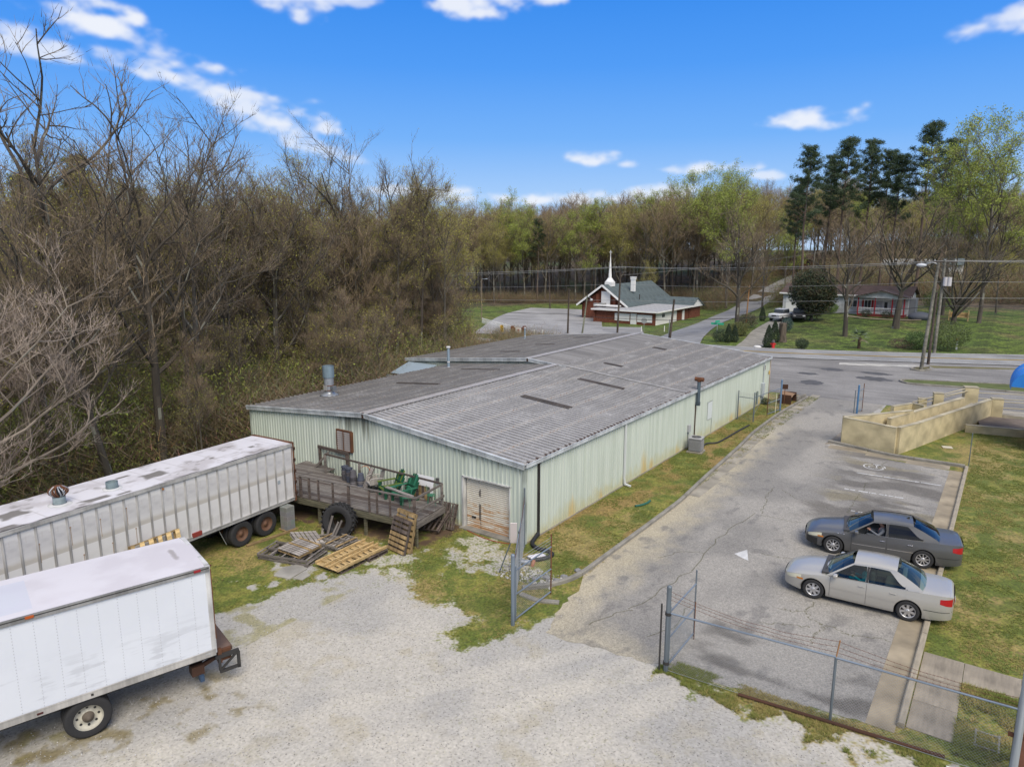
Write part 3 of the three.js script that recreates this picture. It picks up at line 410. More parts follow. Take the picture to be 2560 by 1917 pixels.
  // v = distance from the eave; uv.y scaled by slope length
  const panels = (za, zb, xe, xr, m, L, over = 0.09) => { const dir = Math.sign(xr - xe); for (let z = za; z > zb + 0.05; z -= 0.915) { const z1 = Math.max(z - 0.915, zb); mesh('roof_panel', ribs(z1, z, 0.305, 0.05, () => -over, () => Math.abs(xr - xe), (u, v, d) => [xe + dir * v, B.he + B.k * v + 0.015 + d, u], (u, v) => [u / 16.775, Math.max(0.002, v) / L]), m, b); } };
  panels(B.ZN + 0.12, B.ZM, B.XR, B.XC, M.roofR, slopeL); panels(B.ZN + 0.12, B.ZM, B.XL, B.XC, M.roofLShaded, 10.8);
  panels(B.ZM + 0.1, B.ZF - 0.1, B.XR, B.XC2, M.roofR, slopeL + 0.001); panels(B.ZM + 0.1, B.ZF - 0.1, B.XF, B.XC2, M.roofLShaded, 10.8);
  const rh = B.he + B.k * slopeL, rh2 = B.he + B.k * (B.XR - B.XC2);
  const cap = (x, h, z0, z1) => [beam(V(x - 0.11, h + 0.062, z0), V(x - 0.11, h + 0.062, z1), 0.24, 0.012), beam(V(x + 0.11, h + 0.06, z0), V(x + 0.11, h + 0.06, z1), 0.24, 0.011)];
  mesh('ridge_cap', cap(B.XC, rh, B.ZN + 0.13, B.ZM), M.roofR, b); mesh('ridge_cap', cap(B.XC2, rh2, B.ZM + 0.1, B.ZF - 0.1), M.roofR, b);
  mesh('roof_seam', beam(V(B.XR, B.he + 0.075, B.ZM + 0.1), V(-22.6, B.he + B.k * 8.15 + 0.085, B.ZM + 0.1), 0.16, 0.03), M([0.5, 0.48, 0.45], 0.6, { map: T.grime }), b);
  // fascia trims: stepped profile along the gable rakes, gutter along the eave
  const rake = (x0, x1, z, hf) => [beam(V(x0, hf(x0) - 0.06, z), V(x1, hf(x1) - 0.06, z), 0.05, 0.19), beam(V(x0, hf(x0) + 0.045, z + 0.015), V(x1, hf(x1) + 0.045, z + 0.015), 0.1, 0.035), beam(V(x0, hf(x0) - 0.02, z + 0.03), V(x1, hf(x1) - 0.02, z + 0.03), 0.03, 0.05)];
  mesh('rake_trim', rake(B.XL - 0.1, B.XC, B.ZN + 0.14, roofNear), M.fascia, b); mesh('rake_trim', rake(B.XC, B.XR + 0.08, B.ZN + 0.14, roofNear), M.fascia, b);
  mesh('rake_trim', rake(B.XF - 0.1, B.XC2, B.ZM + 0.13, roofFar), M.fascia, b); mesh('rake_trim', rake(B.XC2, -22.3, B.ZM + 0.13, roofFar), M.fascia, b);
  mesh('rake_trim', [...rake(B.XC2, B.XR + 0.1, B.ZF - 0.12, roofFar), ...rake(B.XF, B.XC2, B.ZF - 0.12, roofFar)], M.fascia, b);
  mesh('joint_cover', bx(0.09, 0.24, 0.12, B.XC, rh - 0.04, B.ZN + 0.14), M.rustDark, b); mesh('joint_cover', bx(0.1, 0.2, 0.12, B.XC2, rh2 - 0.05, B.ZM + 0.14), M.rustDark, b);
  for (let z = B.ZN + 0.1; z > B.ZF + 0.2; z -= 6.44) { const z1 = Math.max(z - 6.43, B.ZF - 0.1), L = z - z1; mesh('gutter', [bx(0.02, 0.14, L, B.XR + 0.15, B.he - 0.03, z - L / 2), bx(0.13, 0.02, L, B.XR + 0.09, B.he - 0.095, z - L / 2), bx(0.035, 0.02, L, B.XR + 0.155, B.he + 0.045, z - L / 2), bx(0.015, 0.12, L, B.XR + 0.03, B.he - 0.05, z - L / 2)], M.fascia, b); }
  const rr = rng(9), bits = []; for (let z = B.ZN - 0.2; z > B.ZF; z -= 0.305) if (rr() < 0.8) bits.push(bx(0.09 + 0.05 * rr(), 0.02, 0.07 + 0.08 * rr(), B.XR + 0.03, B.he + 0.055, z)); mesh('rusted_panel_ends', bits, M.rustDark, b, 'stuff');
  const bits2 = []; for (let z = B.ZN - 0.3; z > B.ZM; z -= 0.305) if (rr() < 0.5) bits2.push(bx(0.08, 0.018, 0.09, B.XL - 0.06, B.he + 0.04, z)); mesh('rusted_panel_ends', bits2, M.rustDark, b, 'stuff');
  // weathered fibreglass skylight strips
  M.skyl = M([0.12, 0.1, 0.085], 0.8, { map: T.grime });
  const sky = (x0, x1, z, n, far) => { const f = far ? roofFar : roofNear; for (let i = 0; i < n; i++) mesh('skylight_strip', beam(V(x0, f(x0) + 0.065, z - i * 0.15), V(x1, f(x1) + 0.065, z - i * 0.15), 0.085, 0.045), M.skyl, b); };
  sky(-28.65, -25.5, -28.75, 2); sky(-28.5, -25.55, -34.4, 2); sky(-20.1, -17.25, -29, 3); sky(-20.1, -17.25, -34.7, 3); sky(-21.3, -20, -40.1, 2, 1); sky(-30, -28.3, -40.6, 2, 1); sky(-30, -28.3, -45.2, 2, 1); sky(-29.6, -27.9, -50.3, 2, 1); sky(-21.6, -20.6, -48.2, 3, 1);
  // roll-up door
  const tDoor = tex(512, 512, (u, v) => { const n = fbm(u * 4, v * 60, 3), s = fbm(u * 30, v * 3, 3), r = ss(0.7, 0.2, v + (s - 0.5) * 0.5) * ss(0.52, 0.66, n + 0.1 * s); let c = mix3(sr(214, 209, 198), sr(194, 188, 174), fbm(u * 5, v * 5, 4)); c = mix3(c, sr(166, 114, 66), r * 0.7); return mix3(c, sr(60, 56, 52), ss(0.035, 0.01, Math.abs(u - 0.31)) * ss(0.5, 0.62, fbm(u * 9, v * 7, 3)) * 0.7); }, { wrap: false });
  const mDoor = M([1, 1, 1], 0.6, { map: tDoor }), rd = new THREE.Group(); rd.name = 'roll_up_door'; b.add(rd);
  for (let i = 0; i < 26; i++) { const h = (door[2] - 0.03) / 26, g = extr([[0, 0.004], [0.016, h * 0.2], [0.022, h * 0.5], [0.016, h * 0.8], [0, h - 0.004], [-0.01, h - 0.004], [-0.01, 0.004]], 2.2); g.rotateY(-Math.PI / 2); g.scale(-1, 1, 1); g.scale(-1, 1, 1); g.translate(door[1] - 0.05, i * h + 0.02, B.ZN - 0.14); const p = g.attributes.position, uv = g.attributes.uv; for (let k = 0; k < p.count; k++) uv.setXY(k, (p.getX(k) - door[0]) / 2.3, p.getY(k) / 2.15); mesh('slat', g, mDoor, rd); }
  mesh('handle', bx(0.2, 0.06, 0.03, door[0] + 0.42, 0.5, B.ZN - 0.1), M.black, rd);
  mesh('door_frame', [bx(0.09, 2.2, 0.26, door[0] - 0.03, 1.1, B.ZN - 0.07), bx(0.05, 2.2, 0.26, door[1] + 0.01, 1.1, B.ZN - 0.07), bx(2.42, 0.05, 0.26, (door[0] + door[1]) / 2, 2.19, B.ZN - 0.07)], M.white, b);
  mesh('door_sill', bx(2.5, 0.12, 0.35, (door[0] + door[1]) / 2, 0.0, B.ZN + 0.06), M.kerb, b);
  // louvred fan vent with a rusty frame
  const lv = new THREE.Group(); lv.name = 'louvre_vent'; lv.position.set(-24.4, 2.53, B.ZN + 0.06); b.add(lv);
  mesh('frame', [bx(1.04, 0.06, 0.1, 0, 0.47, 0), bx(1.04, 0.06, 0.1, 0, -0.47, 0), bx(0.05, 0.94, 0.1, -0.5, 0, 0), bx(0.1, 0.94, 0.13, 0.48, 0, 0.015), bx(0.03, 0.9, 0.03, -0.04, 0, 0.05)], M.rust, lv);
  for (let i = 0; i < 9; i++) mesh('slat', bx(0.9, 0.115, 0.012, -0.02, -0.4 + i * 0.1, 0.02, 0, -0.5), M([0.52, 0.47, 0.44], 0.7, { map: T.grime }), lv); mesh('backing', bx(1, 0.92, 0.02, 0, 0, -0.03), M.black, lv);
  // right wall: downspouts, vents, boxes, flue
  mesh('downspout', [bx(0.085, 3.05, 0.07, B.XR + 0.09, 1.6, -21.95), bx(0.1, 0.1, 0.09, B.XR + 0.1, 3.08, -21.95)], M([0.035, 0.03, 0.028], 0.6, { map: T.grime }), b);
  mesh('downspout', [bx(0.08, 2.75, 0.07, B.XR + 0.085, 1.75, -29.4), beam(V(B.XR + 0.09, 0.4, -29.4), V(B.XR + 0.12, 0.12, -29.4), 0.08, 0.07), beam(V(B.XR + 0.1, 0.13, -29.4), V(B.XR + 0.42, 0.05, -29.45), 0.08, 0.07)], M([0.6, 0.62, 0.62], 0.5), b);
  mesh('flue_pipe', [rod(V(B.XR + 0.2, 2.35, -38.35), V(B.XR + 0.2, 3.75, -38.35), 0.1, 0.1, 14), rod(V(B.XR + 0.08, 2.42, -38.35), V(B.XR + 0.2, 2.42, -38.35), 0.1, 0.1, 12), bx(0.2, 0.2, 0.2, B.XR + 0.2, 2.42, -38.35)], M([0.14, 0.19, 0.23], 0.5, { metalness: 0.4, map: T.grime }), b);
  mesh('flue_cap', [rod(V(B.XR - 0.04, 3.84, -38.35), V(B.XR + 0.46, 3.84, -38.35), 0.12, 0.12, 14), rod(V(B.XR + 0.2, 3.7, -38.35), V(B.XR + 0.2, 3.84, -38.35), 0.11, 0.11, 12)], M.rust, b);
  mesh('stained_pipe', bx(0.07, 2.0, 0.07, B.XR + 0.06, 1.35, -38.35), M([0.07, 0.045, 0.03], 0.8), b);
  mesh('hatch', [bx(0.02, 1.05, 0.72, B.XR + 0.045, 1.55, -40.8)], M([0.6, 0.64, 0.62], 0.6), b); mesh('hatch_frame', [bx(0.03, 1.3, 0.03, B.XR + 0.045, 0.75, -41.15), bx(0.03, 0.03, 0.78, B.XR + 0.05, 2.1, -40.8)], M.sage, b);
  mesh('electric_box', [rbx(0.14, 0.42, 0.26, B.XR + 0.1, 1.15, -37.4, 0.02), rod(V(B.XR + 0.08, 0.1, -37.4), V(B.XR + 0.08, 0.95, -37.4), 0.03)], M([0.36, 0.37, 0.37], 0.5), b);
  mesh('electric_box', [rbx(0.2, 0.95, 0.4, B.XR + 0.13, 1.1, -51.3, 0.02), rod(V(B.XR + 0.1, 1.5, -51.5), V(B.XR + 0.1, 3.1, -51.5), 0.045), bx(0.12, 0.85, 0.1, B.XR + 0.1, 0.3, -51.6)], M([0.4, 0.44, 0.45], 0.5), b);
  mesh('conduit', [rod(V(B.XR + 0.12, 0.2, -50.2), V(B.XR + 0.12, 1.15, -50.2), 0.06, 0.06, 8)], M([0.22, 0.26, 0.25], 0.6), b); mesh('wall_vent', bx(0.06, 0.32, 0.42, B.XR + 0.04, 2.6, -51.7), M.rust, b); mesh('corner_trim', [bx(0.05, 3.1, 0.16, B.XR + 0.045, 1.55, B.ZF + 0.08)], M([0.6, 0.5, 0.4], 0.7, { map: T.grime }), b); mesh('meter', rbx(0.06, 0.28, 0.12, B.XR + 0.09, 2.1, -52.9, 0.015), M([0.55, 0.36, 0.06], 0.6), b);
  mesh('wall_box', bx(0.14, 0.2, 0.08, -18.78, 1.74, B.ZN + 0.06), M([0.08, 0.08, 0.08], 0.6), b);
  mesh('white_cable', tube([[-29.9, 3.28, -23.4], [-29.85, 3.33, -23.9], [-29.6, 3.42, -24.4]], 0.02), M.white, b);
  // exhaust stack and vent pipe on the roof
  const st = thing('exhaust_stack', 'tall round galvanised exhaust stack on the near roof slope', 'exhaust stack', [-29.4, roofNear(-29.4) + 0.03, -24.45]);
  mesh('flashing', lathe([[0.33, 0], [0.5, 0.03], [0.44, 0.08], [0.3, 0.14], [0.27, 0.2]], 28), M.galv, st); mesh('pipe', [rod(V(0, 0.1, 0), V(0, 1.2, 0), 0.255, 0.255, 28)], M.galv, st);
  mesh('sleeve', [lathe([[0.3, 1.0], [0.305, 1.02], [0.3, 1.62], [0.27, 1.62], [0.27, 1.1]], 28)], M([0.3, 0.4, 0.46], 0.45, { metalness: 0.4, map: T.grime }), st); mesh('band', [lathe([[0.262, 0.3], [0.27, 0.31], [0.27, 0.34], [0.262, 0.35]], 28), lathe([[0.262, 0.56], [0.268, 0.57], [0.268, 0.59], [0.262, 0.6]], 28)], M.rust, st);
  mesh('motor_box', [bx(0.24, 0.2, 0.2, 0.33, 0.46, 0.02), bx(0.14, 0.24, 0.24, 0.46, 0.45, 0.05)], M([0.12, 0.13, 0.14], 0.6), st); mesh('base_panel', bx(0.26, 0.26, 0.02, 0.0, 0.46, 0.257), M([0.6, 0.6, 0.56], 0.6, { map: T.grime }), st);
  const vp = thing('vent_pipe', 'slim galvanised vent pipe with white cap on the roof', 'vent pipe', [-30.5, roofNear(-30.5) + 0.03, -35.5]);
  mesh('pipe', rod(V(0, 0, 0), V(0, 1.3, 0), 0.095, 0.095, 16), M([0.28, 0.36, 0.42], 0.45, { metalness: 0.4 }), vp); mesh('cap', lathe([[0, 1.42], [0.12, 1.4], [0.16, 1.34], [0.12, 1.28], [0.09, 1.28]], 18), M.white, vp); mesh('collar', rod(V(0, 0.32, 0), V(0, 0.4, 0), 0.105, 0.105, 16), M.white, vp); mesh('flashing', [bx(0.5, 0.02, 0.34, 0, 0.0, 0), rod(V(0, 0, 0), V(0, 0.06, 0), 0.16, 0.1, 14)], M.galv, vp);
  const vp2 = dup(vp, [-34.4, roofFar(-34.4) + 0.03, -50.2], 0, 'small vent pipe at the far back corner of the roof'); vp2.scale.setScalar(0.72);
  // lean-to over the duct at the back
  const lt = thing('lean_to_roof', 'small pale blue lean-to roof on posts behind the building', 'lean-to', [-34.4, 0, B.ZM]);
  mesh('roof_sheet', beam(V(0.1, 3.0, 0.1), V(0.1, 2.45, 2.0), 2.7, 0.03), M([0.36, 0.45, 0.52], 0.4, { metalness: 0.3 }), lt); for (const x of [-1.15, 1.35]) mesh('post', bx(0.1, 2.55, 0.1, x, 1.2, 1.9), M([0.32, 0.33, 0.3], 0.8), lt);
  const dc = tag(mesh('round_duct', tube([[-36.4, 2.0, -35.7], [-35.6, 1.95, -35.6], [-34.6, 1.95, -35.9], [-34.1, 1.95, -36.6]], 0.22, 24, 14), M([0.28, 0.36, 0.42], 0.45, { metalness: 0.3 })), 'fat blue-grey duct under the lean-to roof', 'duct');
  const bxr = tag(mesh('blower_box', [rbx(0.9, 0.7, 0.8, -33.5, 1.75, -36.4, 0.03), bx(0.7, 1.5, 0.6, -33.5, 0.7, -36.4)], M.rust), 'rusty blower housing beside the duct under the lean-to', 'blower');
  // air conditioner
  const ac = thing('air_conditioner', 'grey square outdoor air conditioner beside the long wall', 'air conditioner', [-13.72, 0, -36.95], 0.1);
  mesh('pad', bx(0.85, 0.08, 0.85, 0, 0.04, 0), M.concrete, ac); mesh('cabinet', rbx(0.7, 0.72, 0.7, 0, 0.44, 0, 0.05), M([0.17, 0.17, 0.175], 0.6), ac);
  const fins = []; for (let i = 0; i < 15; i++) fins.push(bx(0.6, 0.016, 0.02, 0, 0.16 + i * 0.037, 0.355), bx(0.02, 0.016, 0.6, 0.355, 0.16 + i * 0.037, 0)); mesh('louvres', fins, M([0.3, 0.3, 0.3], 0.5), ac); mesh('top_cover', rbx(0.74, 0.07, 0.74, 0, 0.82, 0, 0.03), M([0.34, 0.34, 0.34], 0.5), ac);
  mesh('fan_guard', [rod(V(0, 0.85, 0), V(0, 0.862, 0), 0.26, 0.26, 28)], M.black, ac); const rg = []; for (let k = 1; k < 6; k++) rg.push(new THREE.TorusGeometry(0.05 * k, 0.006, 5, 28).rotateX(Math.PI / 2).translate(0, 0.868, 0)); mesh('guard_rings', rg, M([0.2, 0.2, 0.2], 0.5), ac);
}

// ---------- vehicles ----------
M.rubber = M([0.022, 0.022, 0.023], 0.85, { bumpMap: T.bumpFine, bumpScale: 0.004 });
M.dark = M([0.03, 0.028, 0.026], 0.8); M.underside = M([0.045, 0.04, 0.036], 0.9, { map: T.mottle });
// axis along x; outer face towards +x
function wheelAt(parent, name, [x, y, z], R, w, rim, rimMat, holes, flip = false, disc) {
  const o = new THREE.Group(); o.name = name; o.position.set(x, y, z); if (flip) o.rotation.y = Math.PI; parent.add(o);
  const h = w / 2, ty = lathe([[rim, -h * 0.82], [R * 0.86, -h], [R * 0.97, -h * 0.86], [R, -h * 0.55], [R, -0.012], [R - 0.012, -0.01], [R - 0.012, 0.01], [R, 0.012], [R, h * 0.55], [R * 0.97, h * 0.86], [R * 0.86, h], [rim * 1.04, h * 0.86], [rim, h * 0.7]], 40).rotateZ(-Math.PI / 2);
  mesh('tyre', ty, M.rubber, o); const rm = mesh('rim', disc ?? lathe([[rim * 1.03, h * 0.84], [rim * 0.98, h * 0.72], [rim * 0.93, h * 0.1], [rim * 0.6, -h * 0.05], [rim * 0.42, h * 0.25], [rim * 0.3, h * 0.3], [rim * 0.26, h * 0.62], [0, h * 0.66]], 32).rotateZ(-Math.PI / 2), rimMat, o);
  mesh('inner_rim', rod(V(-h * 0.8, 0, 0), V(0, 0, 0), rim * 0.98, rim * 0.98, 24, true), M.dark, o);
  if (holes) for (let i = 0; i < holes; i++) { const a = (i / holes) * 6.283; mesh('hand_hole', rod(V(h * 0.0, Math.cos(a) * rim * 0.75, Math.sin(a) * rim * 0.75), V(h * 0.075, Math.cos(a) * rim * 0.75, Math.sin(a) * rim * 0.75), rim * 0.1, rim * 0.1, 10), M.black, rm); }
  return o;
}
// --- old semi trailer
{
  const t = thing('semi_trailer', 'long old white ribbed semi trailer backed against the wooden deck', 'trailer', [-23.32, 0, -17.32], 0.0887);
  const L = 11.4, W = 2.32, y0 = 1.08, y1 = 3.4, n = 26, dz = L / n, r = rng(41);
  const tSide = tex(512, 512, (u, v) => { const n1 = fbm(u * 4, v * 6, 4, 4, 6), s = fbm(u * 26, v * 3, 3, 26, 3); let c = mix3(sr(212, 210, 206), sr(188, 186, 184), ss(0.4, 0.75, n1)); c = mix3(c, sr(158, 148, 134), ss(0.62, 0.85, s) * 0.35); return mix3(c, sr(140, 128, 106), ss(0.12, 0, v + (n1 - 0.5) * 0.15) * 0.35); });
  const mSide = M([0.92, 0.92, 0.93], 0.5, { map: tSide, bumpMap: reTex(T.mottle, 1), bumpScale: 0.01 }), mPost = M([0.56, 0.545, 0.52], 0.6, { map: T.grime }), mFrame = M([0.5, 0.49, 0.46], 0.6, { map: T.grime });
  tSide.repeat.set(1 / 3.1, 1 / 2.3);
  for (let i = 0; i < n; i++) { const z = i * dz; const p = mesh('side_panel', bx(0.03, y1 - y0 - 0.1, dz - 0.055, -0.015, (y0 + y1) / 2, z + dz / 2), mSide, t); p.position.x = (r() - 0.5) * 0.012; mesh('post', [bx(0.035, y1 - y0 - 0.12, 0.03, 0.012, (y0 + y1) / 2, z), bx(0.012, y1 - y0 - 0.12, 0.08, 0.0, (y0 + y1) / 2, z)], mPost, t); }
  mesh('far_side', bx(0.04, y1 - y0, L, -W + 0.02, (y0 + y1) / 2, L / 2), mSide, t); mesh('front_wall', [bx(W - 0.3, y1 - y0, 0.05, -W / 2, (y0 + y1) / 2, L + 0.12), rod(V(-0.15, y0, L - 0.02), V(-0.15, y1, L - 0.02), 0.15, 0.15, 18)], mSide, t);
  mesh('top_rail', [bx(0.06, 0.13, L, 0.01, y1 - 0.02, L / 2), bx(0.02, 0.05, L, 0.045, y1 - 0.05, L / 2)], mFrame, t); mesh('bottom_rail', [bx(0.06, 0.13, L, 0.0, y0 + 0.03, L / 2), bx(0.03, 0.03, L, 0.035, y0 + 0.09, L / 2)], mFrame, t);
  const patch = [[5.3, -1.0, 0.38, 0.26], [9.7, -1.15, 0.36, 0.3], [7.6, -0.35, 0.42, 0.14], [1.2, -0.9, 0.12, 0.1], [3.0, -0.95, 0.1, 0.07], [6.0, -1.7, 0.22, 0.07], [10.4, -0.25, 0.4, 0.1], [6.9, -0.15, 0.25, 0.07]];
  const tRoof = tex(256, 1024, (u, v) => {
    const x = -W + u * W, z = v * L, n1 = fbm(x * 1.2 + 8, z * 1.2, 5), n2 = fbm(x * 4, z * 2.4, 4), sm = Math.abs(((z + 0.1) % 1.25) - 0.6); let c = mix3(sr(204, 202, 204), sr(182, 178, 178), ss(0.42, 0.7, n1)); c = mix3(c, sr(132, 127, 123), ss(0.58, 0.74, n2) * 0.7 * ss(0.3, 0.6, n1));
    c = mix3(c, sr(160, 156, 152), ss(0.035, 0, sm) * 0.5); for (const [pz, px, a, b] of patch) c = mix3(c, sr(104, 100, 94), ss(1.2, 0.75, Math.max(Math.abs(z - pz) / a, Math.abs(x - px) / b) + (n2 - 0.5) * 0.9) * 0.85);
    return mix3(c, sr(60, 57, 54), ss(0.13, 0.02, -x + (n2 - 0.5) * 0.25) * ss(0.42, 0.6, fbm(z * 1.1, 3, 3)) * 0.85);
  }, { wrap: false });
  const rg = new THREE.PlaneGeometry(W, L, 8, 40).rotateX(-Math.PI / 2); { const p = rg.attributes.position, uv = rg.attributes.uv; for (let i = 0; i < p.count; i++) { const x = p.getX(i) - W / 2, z = p.getZ(i) + L / 2; p.setXYZ(i, x, y1 + 0.05 + 0.02 * Math.sin((-x / W) * Math.PI) + 0.012 * (vn(x * 2, z * 1.6) - 0.5), z); uv.setXY(i, (x + W) / W, z / L); } rg.computeVertexNormals(); }
  mesh('roof', rg, M([1, 1, 1], 0.6, { map: tRoof }), t);
  mesh('rear_frame', [bx(0.16, y1 - y0 + 0.16, 0.14, -0.06, (y0 + y1) / 2, -0.04), bx(0.16, y1 - y0 + 0.16, 0.14, -W + 0.06, (y0 + y1) / 2, -0.04), bx(W - 0.2, 0.14, 0.14, -W / 2, y1 + 0.01, -0.04), bx(W - 0.2, 0.16, 0.14, -W / 2, y0, -0.04)], M.rust, t); mesh('rear_door', bx(W - 0.34, y1 - y0 - 0.16, 0.05, -W / 2, (y0 + y1) / 2, -0.02), mFrame, t);
  const hg = []; for (let i = 0; i < 5; i++) hg.push(bx(0.05, 0.12, 0.1, 0.04, y0 + 0.25 + i * 0.47, -0.08)); mesh('hinges', hg, M.rustDark, t, 'stuff');
  mesh('floor_frame', [bx(W - 0.2, 0.12, L - 0.4, -W / 2, y0 - 0.04, L / 2), bx(0.12, 0.35, 4.5, -W + 0.75, 0.82, 2.2), bx(0.12, 0.35, 4.5, -0.75, 0.82, 2.2)], M.underside, t);
  const hubM = M([0.2, 0.1, 0.055], 0.75, { map: T.mottle });
  for (const z of [1.45, 2.62]) { for (const [x, f] of [[-0.14, 0], [-0.44, 0], [-W + 0.14, 1], [-W + 0.44, 1]]) wheelAt(t, 'wheel', [x, 0.5, z], 0.5, 0.25, 0.27, hubM, 0, !!f); mesh('axle', rod(V(-W + 0.2, 0.5, z), V(-0.2, 0.5, z), 0.07, 0.07, 10), M.rustDark, t); }
  mesh('suspension', [bx(0.16, 0.2, 1.9, -0.75, 0.6, 2.03), bx(0.16, 0.2, 1.9, -W + 0.75, 0.6, 2.03)], M.rust, t); mesh('mud_flap_rod', rod(V(-0.05, 0.98, 3.6), V(-0.02, 0.35, 3.35), 0.014), M.galv, t);
  mesh('landing_leg', [bx(0.12, 1.1, 0.12, -0.5, 0.52, 8.6), bx(0.12, 1.1, 0.12, -W + 0.5, 0.52, 8.6), bx(0.3, 0.05, 0.3, -0.5, 0.025, 8.6), bx(0.3, 0.05, 0.3, -W + 0.5, 0.025, 8.6)], M.rustDark, t);
  for (const z of [10.75, 5.66]) mesh('marker_light', [rod(V(0.0, y1 - 0.16, z), V(0.06, y1 - 0.16, z), 0.045, 0.035, 14)], M([0.32, 0.14, 0.05], 0.35), t);
  mesh('placard', bx(0.01, 0.14, 0.12, 0.012, 2.02, 0.75), M([0.3, 0.34, 0.36], 0.6), t); mesh('placard', bx(0.01, 0.12, 0.14, 0.012, 2.5, 0.45), M([0.42, 0.42, 0.4], 0.6), t); mesh('rusty_bracket', bx(0.08, 0.16, 0.36, 0.03, 1.22, 4.55), M([0.22, 0.03, 0.02], 0.7), t);
  const ds = []; for (const [y, z] of [[2.75, 9.6], [2.95, 8.7], [2.9, 7.8], [2.98, 6.95], [1.95, 8.4], [2.0, 7.5], [2.2, 6.7]]) ds.push(rod(V(0.0, y, z), V(0.012, y, z), 0.025, 0.02, 8), bx(0.006, 0.55, 0.012, 0.004, y - 0.3, z)); mesh('rust_drips', ds, M([0.3, 0.2, 0.12], 0.9), t, 'stuff');
  const tv = thing('turbine_vent', 'rusty spinning turbine vent on the trailer roof', 'roof vent', [-23.41, 3.46, -8.78]); // stands on the trailer roof
  mesh('flashing', lathe([[0.36, 0], [0.3, 0.015], [0.2, 0.04]], 24), M.white, tv); mesh('collar', rod(V(0, 0, 0), V(0, 0.26, 0), 0.18, 0.18, 20), M([0.3, 0.37, 0.38], 0.6, { map: T.grime }), tv);
  for (let i = 0; i < 16; i++) { const a = (i / 16) * 6.283, p = []; for (let k = 0; k <= 6; k++) { const s = (k / 6) * Math.PI, R = 0.1 + 0.17 * Math.sin(s); p.push([Math.cos(a + k * 0.07) * R, 0.26 + k * 0.055, Math.sin(a + k * 0.07) * R]); } const fin = new THREE.TubeGeometry(new THREE.CatmullRomCurve3(p.map((q) => V(...q))), 8, 0.022, 4); mesh('fin', fin, i % 3 ? M.rust : M.galv, tv); }
  mesh('cap', lathe([[0, 0.62], [0.1, 0.6], [0.13, 0.57], [0.1, 0.56]], 16), M.rust, tv); mesh('core', rod(V(0, 0.26, 0), V(0, 0.58, 0), 0.1, 0.1, 12), M.dark, tv);
  const cs = thing('vent_stub', 'open blue-grey vent stub without its turbine on the trailer roof', 'roof vent', [-23.58, 3.46, -10.43]);
  mesh('flashing', lathe([[0.34, 0], [0.28, 0.015], [0.2, 0.04]], 24), M.white, cs); mesh('collar', lathe([[0.185, 0], [0.185, 0.24], [0.165, 0.24], [0.165, 0.02], [0, 0.02]], 24), M([0.26, 0.34, 0.36], 0.6, { map: T.grime }), cs);
}
